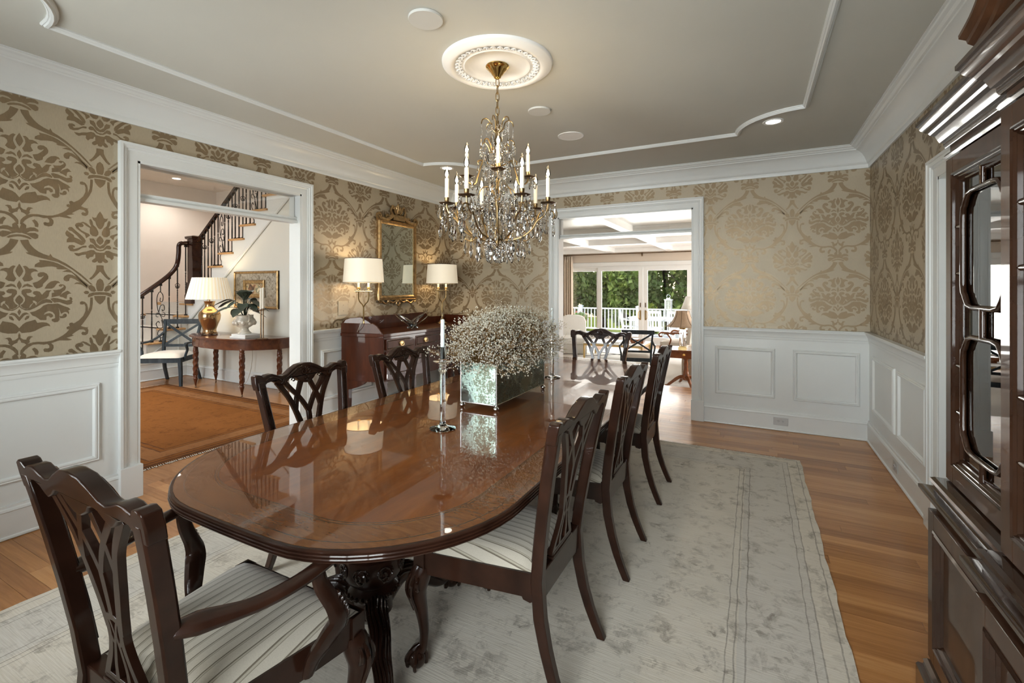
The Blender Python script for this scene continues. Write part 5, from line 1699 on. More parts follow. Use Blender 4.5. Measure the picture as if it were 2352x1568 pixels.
# swan-neck pediment with lattice over the centre
pz = 2.04
fx = HS[1][2] + UP
ya, yb_ = HS[1][0], HS[1][1]
ycn = (ya + yb_) / 2
for s in (-1, 1):
    curve = catmull([(fx + 0.02, ycn + s * 0.72, pz + 0.03), (fx + 0.02, ycn + s * 0.63, pz + 0.055), (fx + 0.02, ycn + s * 0.53, pz + 0.12), (fx + 0.02, ycn + s * 0.43, pz + 0.22), (fx + 0.02, ycn + s * 0.32, pz + 0.33), (fx + 0.02, ycn + s * 0.19, pz + 0.39), (fx + 0.02, ycn + s * 0.10, pz + 0.36), (fx + 0.02, ycn + s * 0.08, pz + 0.31)], 5)
    prof = [(-0.03, -0.02), (-0.03, 0.05), (-0.015, 0.052), (-0.010, 0.062), (0.0, 0.066), (0.010, 0.078), (0.020, 0.080), (0.028, 0.094), (0.038, 0.094), (0.038, -0.02)]
    if s > 0:
        prof = prof
    else:
        prof = [(-p, q) for p, q in reversed(prof)]
    MB().sweep(prof if s < 0 else prof, curve, (-1, 0, 0)).build('pediment_scroll', 'hutch_wood', hu, ang=25)
    m = MB()
    for k in range(11):
        y0 = ycn + s * (0.06 + 0.055 * k)
        for dd in (-1, 1):
            top = Vector((fx + 0.035, y0 + dd * 0.11, pz + 0.24))
            p0 = Vector((fx + 0.035, y0, pz + 0.0))
            hi = lerp_tab([(0.0, 0.36), (0.19, 0.37), (0.32, 0.32), (0.43, 0.21), (0.53, 0.11), (0.63, 0.045), (0.72, 0.01)], abs(y0 + dd * 0.055 - ycn))
            f = min(1.0, hi / 0.24)
            m.tube([p0, p0 + (top - p0) * f], 0.006, 4)
    m.build('lattice', 'hutch_wood', hu)
MB().lathe([(0.001, 0.0), (0.05, 0.0), (0.05, 0.02), (0.03, 0.03), (0.02, 0.05), (0.035, 0.08), (0.05, 0.13), (0.045, 0.17), (0.02, 0.20), (0.012, 0.23), (0.018, 0.25), (0.001, 0.28)], (fx + 0.06, ycn, pz), 18).build('finial', 'hutch_wood', hu)
MB().box(fx + 0.02, fx + 0.12, ycn - 0.07, ycn + 0.07, pz, pz + 0.02).build('finial_block', 'hutch_wood', hu)
tag(MB().lathe([(0.001, 0.0), (0.06, 0.0), (0.065, 0.006), (0.10, 0.022), (0.13, 0.045), (0.135, 0.05), (0.125, 0.047), (0.09, 0.027), (0.05, 0.012), (0.001, 0.01)], n=30).build('serving_bowl', 'plaster_white', loc=(0.77, 1.66, WZ1 + 0.0125)), 'white bowl on the bottom shelf inside the glazed hutch', 'bowl')


# ------------------------------------------------------------------ crystal chandelier
cl = thing('chandelier', 'brass and crystal candle chandelier hanging over the dining table', 'chandelier', (HX, HY_, 0), R(27.55))
MB().lathe([(0.001, 2.768), (0.068, 2.768), (0.071, 2.762), (0.066, 2.754), (0.058, 2.750), (0.052, 2.738), (0.038, 2.726), (0.034, 2.716), (0.024, 2.708), (0.020, 2.696), (0.010, 2.690), (0.001, 2.688)], n=28).build('ceiling_canopy', 'bright_brass', cl, ang=50)
lk = MB().tube([(0.010 * math.cos(2 * PI * j / 12), 0, 0.020 * math.sin(2 * PI * j / 12) + (0.008 if 0 < j < 6 else -0.008 if j > 6 else 0)) for j in range(12)], 0.0026, 6, closed=True)
lk0 = None
z = 2.668
k = 0
while z > 2.43:
    if lk0 is None:
        lk0 = lk.build('chain_link', 'antique_brass', cl)
        o = lk0
    else:
        o = like(lk0, 'chain_link', cl)
    o.location = (0, 0, z)
    o.rotation_euler = (0, 0, R(20 + 90 * (k % 2)))
    z -= 0.042
    k += 1
MB().lathe([(0.001, 2.44), (0.010, 2.44), (0.008, 2.41), (0.018, 2.385), (0.012, 2.365), (0.016, 2.34), (0.013, 2.29), (0.018, 2.27), (0.010, 2.25), (0.008, 2.21), (0.022, 2.19), (0.014, 2.165), (0.009, 2.15), (0.009, 1.99), (0.018, 1.975), (0.016, 1.94), (0.008, 1.925), (0.007, 1.80), (0.014, 1.785), (0.010, 1.76), (0.018, 1.745), (0.018, 1.728), (0.010, 1.715), (0.012, 1.70), (0.001, 1.69)], n=14).build('stem', 'antique_brass', cl, ang=60)
MB().lathe([(0.010, 2.345), (0.020, 2.335), (0.024, 2.31), (0.018, 2.285), (0.010, 2.28)], n=12).build('stem_glass', 'crystal', cl, ang=20)
r5 = random.Random(11)
dp = MB().lathe([(0.0006, 0.0), (0.0045, -0.005), (0.0060, -0.010), (0.0045, -0.015), (0.0012, -0.018), (0.0060, -0.027), (0.0125, -0.046), (0.0135, -0.056), (0.0095, -0.070), (0.0006, -0.079)], n=8, sy=0.55)
drop = dp.build('crystal_drop', 'crystal', cl, flat=True, loc=(0, 0, 1.70))
st = MB()
for i in range(9):
    st.ball((0, 0, -0.012 * i - 0.006), 0.0062, 7, 5)
strand = st.build('bead_strand', 'crystal', cl, flat=True, loc=(0.03, 0, 2.12))
rs_ = MB()
for i in range(8):
    a = 2 * PI * i / 8
    rs_.ball((0.016 * math.cos(a), 0, 0.021 * math.sin(a) - 0.03), 0.0068, 6, 5, sy=0.7)
rs_.ball((0, 0, -0.004), 0.005, 6, 4)
rosette = rs_.build('crystal_rosette', 'crystal', cl, flat=True, loc=(-0.03, 0.0, 2.10))


def hang(src, r, a, z, s=1.0, tw=None):
    o = like(src, src.name.split('.')[0], cl, (r * math.cos(a), r * math.sin(a), z), (r5.uniform(-.06, .06), r5.uniform(-.06, .06), (a + PI / 2) if tw is None else tw), (s, s, s * r5.uniform(0.92, 1.1)))
    return o


def radial(pts, a):
    return [(p[0] * math.cos(a), p[0] * math.sin(a), p[1]) for p in pts]


bob = MB()
nb = 20
rr = []
for r, z in ((0.006, 0.0), (0.030, -0.003), (0.046, 0.004), (0.047, 0.006), (0.030, 0.001), (0.006, 0.004)):
    rr.append([(r * (1 + (0.10 * math.cos(5 * 2 * PI * j / nb) if r > 0.03 else 0)) * math.cos(2 * PI * j / nb), r * (1 + (0.10 * math.cos(5 * 2 * PI * j / nb) if r > 0.03 else 0)) * math.sin(2 * PI * j / nb), z) for j in range(nb)])
bob.rings(rr, True)
first_c = True
cset = {}


def candle(r, a, z, s):
    """drip pan, cup, sleeve, bulb with glowing filament"""
    loc = (r * math.cos(a), r * math.sin(a), z)
    if not cset:
        cset['drip_pan'] = bob.build('drip_pan', 'dark_bronze', cl, ang=60)
        cset['candle_cup'] = MB().lathe([(0.001, 0.0), (0.007, 0.0), (0.009, 0.006), (0.013, 0.010), (0.0145, 0.034), (0.0155, 0.037), (0.013, 0.038), (0.001, 0.036)], n=14).build('candle_cup', 'antique_brass', cl, ang=50)
        cset['candle_sleeve'] = MB().lathe([(0.001, 0.034), (0.0118, 0.034), (0.0118, 0.148), (0.009, 0.152), (0.001, 0.152)], n=14).build('candle_sleeve', 'candle_sleeve', cl, ang=50)
        cset['bulb'] = MB().lathe([(0.007, 0.150), (0.009, 0.156), (0.0145, 0.172), (0.0155, 0.182), (0.013, 0.196), (0.007, 0.212), (0.002, 0.224), (0.0005, 0.230)], n=14).build('bulb', 'bulb_glass', cl, ang=80)
        f = MB().lathe([(0.0005, 0.160), (0.0050, 0.166), (0.0068, 0.176), (0.0050, 0.190), (0.0005, 0.204)], n=8).build('filament', 'filament', cset['bulb'], ang=80)
        for o in cset.values():
            o.location = loc
            o.scale = (s, s, s)
        return
    for nm in ('drip_pan', 'candle_cup', 'candle_sleeve', 'bulb'):
        o = like(cset[nm], nm, cl, loc, None, (s, s, s))
        if nm == 'bulb':
            like(cset['bulb'].children[0], 'filament', o)


LOW = [-62, -122, -178, -4, 38, 68, 112, 150]
for d in LOW:
    a = R(d)
    m = MB()
    m.tube(catmull(radial([(0.012, 1.735), (0.08, 1.732), (0.15, 1.752), (0.205, 1.795), (0.235, 1.842), (0.268, 1.868), (0.288, 1.895), (0.297, 1.918), (0.30, 1.945)], a), 4), 0.0052, 7)
    m.tube(catmull(radial([(0.232, 1.838), (0.250, 1.885), (0.285, 1.905), (0.325, 1.900), (0.338, 1.875), (0.330, 1.855), (0.318, 1.862)], a), 4), 0.0048, 6)
    m.tube(catmull(radial([(0.12, 1.742), (0.16, 1.725), (0.19, 1.738), (0.186, 1.755)], a), 4), 0.0036, 6)
    m.build('lower_arm', 'antique_brass', cl)
    candle(0.30, a, 1.945, 1.0)
    for k in range(5):
        b = a + 2 * PI * k / 5
        cx, cy = 0.30 * math.cos(a) + 0.043 * math.cos(b), 0.30 * math.sin(a) + 0.043 * math.sin(b)
        hang(drop, math.hypot(cx, cy), math.atan2(cy, cx), 1.944, r5.uniform(0.85, 1.2), b)
    hang(drop, 0.334, a, 1.856, 1.45)
    hang(drop, 0.30, a + R(7), 1.875, 1.35)
    hang(drop, 0.275, a - R(9), 1.86, 1.3)
    hang(rosette, 0.285, a + R(14), 1.90, 1.15)
    hang(strand, 0.29, a - R(12), 1.93, 0.8)
    hang(drop, 0.29, a - R(12), 1.845, 1.15)
    hang(rosette, 0.325, a, 1.875, 1.1)
    hang(drop, 0.25, a + 0.06, 1.82, 1.15)
    hang(drop, 0.19, a, 1.735, 1.2)
    hang(drop, 0.165, a + R(20), 1.715, 1.1)
    hang(rosette, 0.125, a + R(10), 1.735, 1.1)
    hang(drop, 0.125, a + R(10), 1.690, 1.1)
    hang(strand, 0.15, a + R(-12), 1.80, 0.9)
UPP = [-90, 0, 90, 180]
for d in UPP:
    a = R(d + 3)
    m = MB()
    m.tube(catmull(radial([(0.012, 2.17), (0.05, 2.185), (0.085, 2.205), (0.115, 2.20), (0.112, 2.182)], a), 4), 0.0045, 6)
    m.tube(catmull(radial([(0.085, 2.203), (0.10, 2.165), (0.118, 2.105), (0.128, 2.068), (0.150, 2.062), (0.176, 2.078), (0.182, 2.10)], a), 4), 0.0050, 7)
    m.build('upper_arm', 'antique_brass', cl)
    candle(0.182, a, 2.105, 0.92)
    for k in range(5):
        b = a + 2 * PI * k / 5
        cx, cy = 0.182 * math.cos(a) + 0.04 * math.cos(b), 0.182 * math.sin(a) + 0.04 * math.sin(b)
        hang(drop, math.hypot(cx, cy), math.atan2(cy, cx), 2.104, r5.uniform(0.65, 0.85), b)
    hang(drop, 0.118, a, 2.185, 0.9)
    hang(drop, 0.125, a + R(18), 2.07, 1.0)
# crown of small scrolls at the top, two sprays below
for k in range(6):
    a = R(60 * k + 15)
    m = MB().tube(catmull(radial([(0.012, 2.372), (0.035, 2.395), (0.045, 2.43), (0.066, 2.448), (0.090, 2.440), (0.098, 2.415)], a), 4), 0.0036, 6)
    m.build('crown_scroll', 'antique_brass', cl)
    hang(strand, 0.097, a, 2.415, 0.62)
    hang(drop, 0.097, a, 2.350, 0.95)
    hang(rosette, 0.060, a + R(30), 2.41, 0.85)
    m = MB().tube(catmull(radial([(0.014, 2.27), (0.040, 2.255), (0.055, 2.29), (0.078, 2.318), (0.100, 2.308), (0.104, 2.285)], a + R(30)), 4), 0.0036, 6)
    m.build('spray_scroll', 'antique_brass', cl)
    hang(rosette, 0.103, a + R(30), 2.288, 1.1)
    hang(drop, 0.100, a + R(30), 2.240, 1.1)
    hang(drop, 0.072, a, 2.30, 1.0)
    hang(rosette, 0.075, a, 2.225, 1.0)
    hang(strand, 0.055, a + R(30), 2.20, 0.9)
    hang(drop, 0.085, a + R(10), 2.17, 1.05)
    hang(drop, 0.060, a + R(40), 2.09, 1.1)
    m = MB().tube(catmull(radial([(0.010, 1.96), (0.030, 2.02), (0.062, 2.045), (0.098, 2.03), (0.115, 1.99)], a), 4), 0.0028, 6)
    m.build('inner_scroll', 'antique_brass', cl)
    hang(rosette, 0.115, a, 1.99, 1.2)
    hang(drop, 0.110, a, 1.935, 1.25)
    hang(strand, 0.04, a + R(15), 2.02, 0.9)
    hang(strand, 0.055, a + R(45), 1.92, 0.9)
    hang(rosette, 0.08, a + R(30), 2.0, 1.15)
    hang(drop, 0.075, a + R(30), 1.94, 1.2)
    hang(drop, 0.045, a + R(5), 1.81, 1.2)
    hang(rosette, 0.06, a, 1.715, 1.1)
    hang(drop, 0.055, a, 1.675, 1.0)
MB().ball((0, 0, 1.622), 0.026, 12, 8).ball((0, 0, 1.66), 0.009, 8, 5).ball((0, 0, 1.678), 0.012, 8, 5).build('crystal_ball', 'crystal', cl, flat=True)
# one soft warm light for each tier's ring of bulbs
for k, d in enumerate(LOW):
    a = R(d) + R(27.55)
    light('candle_bulb_glow', 'POINT', (HX + 0.30 * math.cos(a), HY_ + 0.30 * math.sin(a), 2.128), 0.65, (1, 0.72, 0.40), rad=0.012)
for d in UPP:
    a = R(d + 3) + R(27.55)
    light('candle_bulb_glow', 'POINT', (HX + 0.182 * math.cos(a), HY_ + 0.182 * math.sin(a), 2.275), 0.65, (1, 0.72, 0.40), rad=0.012)


# ------------------------------------------------------------------ front hall beyond the left opening
FX0, FX1, FY0, FY1, FZ = -9.55, LX - TH, -0.4, 4.34, 3.35
SBK = 5.5                                                # stairwell back wall
struct(MB().box(FX0, FX1 + 0.0, FY0, SBK, -0.06, -0.001).build('floor', 'oak_floor', flat=True))
struct(MB().box(FX0 - 0.1, FX1, FY0, 0.95, FZ, FZ + 0.1).box(FX0 - 0.1, FX1, 3.05, SBK + 0.1, FZ, FZ + 0.1).box(FX0 - 0.1, -8.35, 0.95, 3.05, FZ, FZ + 0.1).box(-6.05, FX1, 0.95, 3.05, FZ, FZ + 0.1).build('ceiling', 'stair_paint', flat=True))  # hole left in the ceiling for the added overhead fill
MB().box(-8.35, -6.05, 0.95, 3.05, FZ + 0.04, FZ + 0.05).build('pane', 'window_glass', struct(MB().sweep([(0, 0), (0.05, 0), (0.05, 0.12), (0, 0.12)], [(-8.35, 0.95, FZ), (-6.05, 0.95, FZ), (-6.05, 3.05, FZ), (-8.35, 3.05, FZ)][::-1], closed=True).build('window_3', 'white_trim')))  # invented skylight, there only to let the overhead fill in
struct(MB().box(FX0, FX1, SBK, SBK + 0.1, 0, FZ).build('wall_stairwell', 'stair_paint', flat=True))
struct(MB().box(FX0 - 0.1, FX0, FY0, SBK, 0, FZ).build('wall_stairs_side', 'stair_paint', flat=True))
struct(wall_boxes(MB(), 'y', FY0, -0.1, FX0, FX1, 0, FZ, [(-7.5, -4.9, 0.1, 3.1)]).build('wall_entrance', 'hall_paint', flat=True))  # opening added in this unseen wall to admit the hall fill
MB().box(-7.5, -4.9, FY0 - 0.06, FY0 - 0.05, 0.1, 3.1).build('pane', 'window_glass', struct(MB().sweep([(0, 0), (0.1, 0), (0.1, 0.03), (0, 0.03)], [(-7.5, FY0, 0.1), (-7.5, FY0, 3.1), (-4.9, FY0, 3.1), (-4.9, FY0, 0.1)], (0, 1, 0), True).build('window_4', 'white_trim')))  # invented entrance glazing in front of the added hall fill
struct(MB().box(FX1 - 0.001, FX1 + 0.05, BY + TH, SBK, 0, FZ).box(FX1, FX1 + 0.08, FY0, BY + TH, CZ + 0.1, FZ).build('wall_hall_end', 'hall_paint', flat=True))
RUN, RISE = 0.2705, 0.2015
X0T, Z0T = -7.697 - 3 * RUN, 1.187                       # tread 0 = the landing
NTR = 11


def skirt_z(x):
    return 0.977 + (x + 8.165) * 0.7355


# wall under the stair, below the skirt moulding
xe = -8.35
pts = [(xe, 0), (FX1, 0), (FX1, FZ), (-8.165 + (FZ - 0.977) / 0.7355, FZ), (xe, skirt_z(xe))]
uw = struct(MB().prism(pts, FY1, FY1 + 0.08, lambda u, v, d: (u, d, v)).build('wall_under_stairs', 'hall_paint', flat=True))
stair = thing('staircase', 'white staircase with oak treads, dark handrail and iron balusters in the hall', 'staircase')
saw = []
for k in range(NTR):
    xk = X0T + 0.06 + RUN * k
    zk = Z0T + RISE * k - 0.03
    saw += [(xk if k else xe, zk), (xk + RUN, zk)]
last = saw[-1][0]
poly = [(xe, skirt_z(xe) - 0.02)] + saw + [(last, skirt_z(last) - 0.02)]
MB().prism(poly, FY1 - 0.012, FY1 + 0.05, lambda u, v, d: (u, d, v)).build('stringer', 'white_trim', stair, flat=True)
sk1 = Vector((-8.30, FY1 - 0.012, skirt_z(-8.30)))
sk2 = Vector((-5.2, FY1 - 0.012, skirt_z(-5.2)))
MB().sweep([(0.03, 0), (0.03, 0.012), (0.015, 0.016), (0.0, 0.010), (-0.012, 0.014), (-0.022, 0.008), (-0.026, 0)], [sk1, sk2], (0, -1, 0)).build('skirt_molding', 'white_trim', stair)
tr0 = None
for k in range(NTR):
    xk, zk = X0T + RUN * k, Z0T + RISE * k
    if tr0 is None:
        tr0 = bevel(MB().box(0, 0.365, FY1 - 0.045, SBK, -0.03, 0).build('tread', 'oak_tread', stair), 0.008, 3)
        o = tr0
        o.scale = (1.0, 1, 1)
    else:
        o = like(tr0, 'tread', stair)
    o.location = (xk, 0, zk)
    if k:
        MB().box(xk + 0.03, xk + 0.05, FY1 + 0.04, SBK, zk - RISE, zk - 0.03).build('riser', 'white_trim', stair, flat=True)
MB().box(FX0, -8.34, 4.465, SBK, Z0T - 0.05, Z0T - 0.002).box(-8.34, X0T + 0.1, FY1 - 0.005, SBK, Z0T - 0.05, Z0T - 0.002).build('landing', 'oak_tread', stair, flat=True)
# lower flight, climbing away from the camera
LRUN, LY0 = 0.243, 3.74 - 2 * 0.243
for k in range(5):
    zk, yk = Z0T / 6 * (k + 1), LY0 + LRUN * k
    o = MB().box(FX0, -8.27, yk, yk + 0.30, zk - 0.032, zk).build('tread', 'oak_tread', stair)
    bevel(o, 0.010, 3)
    MB().box(FX0, -8.36, yk + 0.03, yk + 0.05, zk - Z0T / 6, zk - 0.032).build('riser', 'white_trim', stair, flat=True)
    m = MB()
    m.box(FX0 + 0.15, -8.55, yk - 0.006, yk + 0.25, zk, zk + 0.010).box(FX0 + 0.15, -8.55, yk - 0.006, yk + 0.03, zk - Z0T / 6, zk + 0.010)
    m.build('carpet_runner', 'carpet_cream', stair, flat=True)
MB().box(FX0, -8.36, 4.466, 4.48, Z0T - 0.20, Z0T - 0.05).build('riser', 'white_trim', stair, flat=True)
MB().box(FX0 + 0.15, -8.55, 4.455, 4.49, Z0T - 0.20, Z0T + 0.01).build('carpet_runner', 'carpet_cream', stair, flat=True)
pl = [(LY0 + 0.03, 0)]
for k in range(5):
    zk, yk = Z0T / 6 * (k + 1) - 0.03, LY0 + 0.03 + LRUN * k
    pl += [(yk, zk), (yk + LRUN, zk)]
pl += [(FY1 + 0.02, Z0T - 0.03), (FY1 + 0.02, 0)]
MB().prism(pl, -8.37, -8.345, lambda u, v, d: (d, u, v)).build('stringer', 'white_trim', stair, flat=True)
MB().sweep([(0, 0), (0.008, 0.012), (0.02, 0.010), (0.028, 0)], [(-8.345, 3.60, 0.25), (-8.345, 4.22, 0.25), (-8.345, 4.22, 0.72)], (1, 0, 0), True).build('panel_molding', 'white_trim', stair)
# newel
nw = MB()
NXc, NYc = -8.21, FY1 + 0.045


def sq(z, h):
    return [(NXc + sx * h, NYc + sy * h, z) for sx, sy in ((-1, -1), (1, -1), (1, 1), (-1, 1))]


nw.rings([sq(z, h) for z, h in ((Z0T, 0.105), (1.33, 0.105), (1.335, 0.088), (1.50, 0.088), (1.51, 0.095), (1.53, 0.092), (1.54, 0.075), (2.16, 0.075), (2.17, 0.085), (2.185, 0.085), (2.19, 0.078), (2.24, 0.078), (2.25, 0.10), (2.285, 0.105), (2.30, 0.075), (2.31, 0.02))])
nw.build('newel_post', 'rail_wood', stair, ang=30)


def up_rail(x):
    return 3.012 + 0.75 * (x + 7.071)


RP = [(-0.028, -0.030), (0.028, -0.030), (0.032, -0.012), (0.026, -0.002), (0.032, 0.010), (0.028, 0.024), (0.012, 0.032), (-0.012, 0.032), (-0.028, 0.024), (-0.032, 0.010), (-0.026, -0.002), (-0.032, -0.012)]
MB().sweep(RP, [(-8.16, NYc, up_rail(-8.16)), (-5.6, NYc, up_rail(-5.6))], (0, 0, 1)).build('handrail', 'rail_wood', stair, ang=50)
lr = catmull([(-8.31, 2.85, 0.74), (-8.31, 3.30, 1.06), (-8.31, 3.63, 1.30), (-8.31, 3.92, 1.53), (-8.31, 4.08, 1.68), (-8.31, 4.165, 1.82), (-8.31, 4.19, 2.0), (-8.31, 4.195, 2.13), (-8.30, 4.225, 2.172), (-8.27, 4.30, 2.18)], 5)
MB().tube(lr, 0.034, 10).build('handrail', 'rail_wood', stair, ang=60)


def baluster(x, y, z0, z1, kind, axis):
    """iron baluster: 0 plain/twisted, 1 basket, 2 scroll panel"""
    L = z1 - z0
    m = MB()
    if kind == 2:
        c, s = (1, 0) if axis == 'x' else (0, 1)

        def f(u, v):
            return (x + c * u, y + s * u, z0 + v * L)
        m.tube(catmull([f(0.02, 0.12), f(0.06, 0.22), f(0.02, 0.40), f(-0.035, 0.55), f(-0.05, 0.75), f(-0.01, 0.86), f(0.035, 0.80), f(0.03, 0.70), f(-0.005, 0.70), f(0.0, 0.76)], 5), 0.0055, 5)
        m.tube(catmull([f(0.015, 0.38), f(0.03, 0.25), f(-0.03, 0.24), f(-0.06, 0.31), f(-0.03, 0.355), f(-0.015, 0.32)], 5), 0.0055, 5)
        m.tube(catmull([f(-0.02, 0.52), f(0.0, 0.62), f(0.045, 0.63), f(0.055, 0.56), f(0.03, 0.53), f(0.02, 0.56)], 5), 0.0055, 5)
        m.tube(catmull([f(0.05, 0.20), f(-0.01, 0.21), f(-0.04, 0.14), f(0.0, 0.07), f(0.045, 0.10), f(0.02, 0.15)], 5), 0.0055, 5)
        m.tube([f(0, 0), f(0, 0.08)], 0.007, 5)
        m.tube([f(0, 0.85), f(0, 1)], 0.007, 5)
        m.tube(catmull([f(0.0, 0.46), f(0.05, 0.43), f(0.06, 0.49), f(0.03, 0.50)], 4), 0.005, 5)
        m.tube(catmull([f(0.0, 0.46), f(-0.05, 0.50), f(-0.06, 0.44), f(-0.03, 0.43)], 4), 0.005, 5)
    else:
        rr = []
        for i in range(31):
            t = i / 30
            tw = 0 if (t < 0.25 or t > 0.62) else (t - 0.25) / 0.37 * 5 * PI
            h = 0.0095
            rr.append([(x + h * math.cos(tw + PI / 4 + j * PI / 2), y + h * math.sin(tw + PI / 4 + j * PI / 2), z0 + t * L) for j in range(4)])
        m.rings(rr)
        if kind == 1:
            for j in range(4):
                a = j * PI / 2
                m.tube(catmull([(x, y, z0 + L * 0.62), (x + 0.032 * math.cos(a), y + 0.032 * math.sin(a), z0 + L * 0.65), (x + 0.032 * math.cos(a + 1.2), y + 0.032 * math.sin(a + 1.2), z0 + L * 0.68), (x, y, z0 + L * 0.71)], 4), 0.0045, 4)
    m.box(x - 0.017, x + 0.017, y - 0.017, y + 0.017, z0, z0 + 0.022)
    m.box(x - 0.017, x + 0.017, y - 0.017, y + 0.017, z1 - 0.035, z1)
    m.build('baluster', 'wrought_iron', stair, ang=30)


n = 0
for k in range(1, 9):
    for j in range(3):
        x = X0T + RUN * k + 0.065 + j * 0.095
        if x < -8.05:
            continue
        zt = Z0T + RISE * k
        kd = (0, 1, 0, 1, 0, 0, 2, 0, 1)[n % 9]
        n += 1
        baluster(x, FY1 + 0.03, zt, up_rail(x) - 0.03, kd, 'x')
for k in range(5):
    for j in range(2):
        y = LY0 + LRUN * k + 0.07 + 0.12 * j
        zt = Z0T / 6 * (k + 1)
        zr = lerp_tab([(p.y, p.z) for p in lr], y) - 0.03
        kd = (1, 0, 0, 1, 0, 2, 0, 1, 0, 0)[2 * k + j]
        baluster(-8.31, y, zt, zr, kd, 'y')
for nm, p, q in (('wall_under_stairs', (FX1, FY1), (xe, FY1)),):
    struct(MB().sweep(BB, [(p[0], p[1], 0), (q[0], q[1], 0)]).build('baseboard_hall', 'white_trim', ang=25))
struct(MB().sweep(BB, [(-8.345, FY1, 0), (-8.345, LY0, 0)]).build('baseboard_stairs', 'white_trim', ang=25))
t = thing('recessed_light', 'small lit downlight in the pinkish stairwell ceiling', 'ceiling light', (-8.93, 4.47, FZ), 0, 'recessed ceiling lights')
MB().lathe([(0.001, -0.004), (0.06, -0.004), (0.06, -0.001), (0.001, -0.001)], n=24).build('lamp', 'can_lamp', t)
MB().lathe([(0.06, -0.003), (0.075, -0.006), (0.08, 0.0), (0.06, 0.0)], n=24).build('trim_ring', 'can_white', t)
light('recessed_beam', 'SPOT', (-8.93, 4.47, FZ - 0.02), 60, (1, 0.93, 0.84), rad=0.05, spot=150)

# rug in the hall
hr = thing('hall_rug', 'worn rust orange oriental rug on the hall floor', 'rug', (-6.05, 2.82, 0))
MB().box(-1.75, 1.75, -0.95, 0.95, 0.0005, 0.009).build('pile', 'rust_rug', hr, flat=True)
m = MB()
for s in (-1, 1):
    y = -0.945
    while y < 0.945:
        m.tube([(s * 1.748, y, 0.005), (s * (1.77 + rnd.uniform(0, .015)), y + rnd.uniform(-.006, .006), 0.003)], 0.004, 4)
        y += 0.016
m.build('fringe', 'linen', hr)['kind'] = 'stuff'

# half-round hall table
DX0, DX1, DYB, DYF = -7.45, -5.62, 4.27, 3.70
dt = thing('hall_table', 'dark mahogany half round hall table with spiral turned legs', 'table')


def d_outline(o):
    return [(DX0 - o, DYB), (DX0 - o, 4.08), (DX0 + 0.06 - o, 3.93 - o), (DX0 + 0.22, 3.80 - o), (DX0 + 0.30, 3.765 - o), (-6.80, DYF - o * 0.5), (-6.53, DYF - 0.02 - o), (-6.26, DYF - o * 0.5), (DX1 - 0.42, 3.755 - o), (DX1 - 0.34, 3.79 - o), (DX1 - 0.16 + o, 3.93 - o), (DX1 - 0.06 + o, 4.08), (DX1 - 0.06 + o, DYB)]


bevel(MB().prism(d_outline(0.02), 0.745, 0.767, lambda u, v, d: (u, v, d)).build('top', 'hall_table_wood', dt), 0.004)
bevel(MB().prism(d_outline(-0.02), 0.615, 0.745, lambda u, v, d: (u, v, d)).build('apron', 'hall_table_wood', dt), 0.003)


def spiral_leg(x, y):
    m = MB()
    n = 10
    rr = []
    tab = [(0, 0.010), (0.02, 0.012), (0.06, 0.020), (0.10, 0.030), (0.125, 0.022), (0.135, 0.030), (0.15, 0.024), (0.16, 0.031), (0.52, 0.035), (0.53, 0.028), (0.54, 0.036), (0.555, 0.026), (0.58, 0.033), (0.60, 0.030), (0.615, 0.034)]
    for i in range(73):
        z = 0.03 + 0.60 * i / 72
        r = lerp_tab(tab, z - 0.03)
        tw = 0.16 < z < 0.53
        ph = z * 70
        rr.append([(x + (r + (0.0045 * math.cos(3 * (2 * PI * j / n) - ph) if tw else 0)) * math.cos(2 * PI * j / n), y + (r + (0.0045 * math.cos(3 * (2 * PI * j / n) - ph) if tw else 0)) * math.sin(2 * PI * j / n), z) for j in range(n)])
    m.rings(rr)
    o = m.build('leg', 'hall_table_wood', dt, ang=60)
    MB().ball((x, y, 0.013), 0.013, 8, 6).tube([(x, y, 0.012), (x, y, 0.034)], 0.008, 6).build('caster', 'dark_bronze', o)


for p in ((-7.18, 3.845), (-6.02, 3.80), (-7.30, 4.20), (-5.80, 4.19)):
    spiral_leg(*p)
TT = 0.767
# ginger jar lamp
gl = thing('table_lamp', 'bronze glazed ginger jar lamp with pleated cream shade on the hall table', 'lamp', (-7.02, 3.95, TT))
MB().lathe([(0.001, 0.022), (0.088, 0.022), (0.095, 0.032), (0.085, 0.05), (0.085, 0.08), (0.105, 0.14), (0.135, 0.22), (0.142, 0.28), (0.130, 0.325), (0.095, 0.36), (0.066, 0.385), (0.058, 0.43), (0.070, 0.475), (0.078, 0.485), (0.001, 0.486)], n=32).build('jar', 'bronze_glaze', gl, ang=60)
b = MB().lathe([(0.001, 0.008), (0.10, 0.008), (0.11, 0.014), (0.10, 0.022), (0.001, 0.022)], n=28)
for k in range(4):
    a = PI / 4 + k * PI / 2
    b.ball((0.09 * math.cos(a), 0.09 * math.sin(a), 0.009), 0.016, 8, 5, sz=0.55)
b.build('foot', 'dark_bronze', gl)
MB().tube([(0, 0, 0.486), (0, 0, 0.56)], 0.008, 8).build('socket', 'brass', gl)
m = MB()
n = 144
rr = []
for r, z in ((0.292, 0.515), (0.213, 0.825), (0.209, 0.825), (0.288, 0.515)):
    rr.append([((r + 0.003 * math.cos(36 * 2 * PI * j / n)) * math.cos(2 * PI * j / n), (r + 0.003 * math.cos(36 * 2 * PI * j / n)) * math.sin(2 * PI * j / n), z) for j in range(n)])
m.rings(rr, True)
m.build('shade', 'pleated_shade', gl, ang=60)
light('hall_lamp_glow', 'POINT', (-7.02, 3.95, TT + 0.66), 9, (1, 0.80, 0.52), rad=0.05)
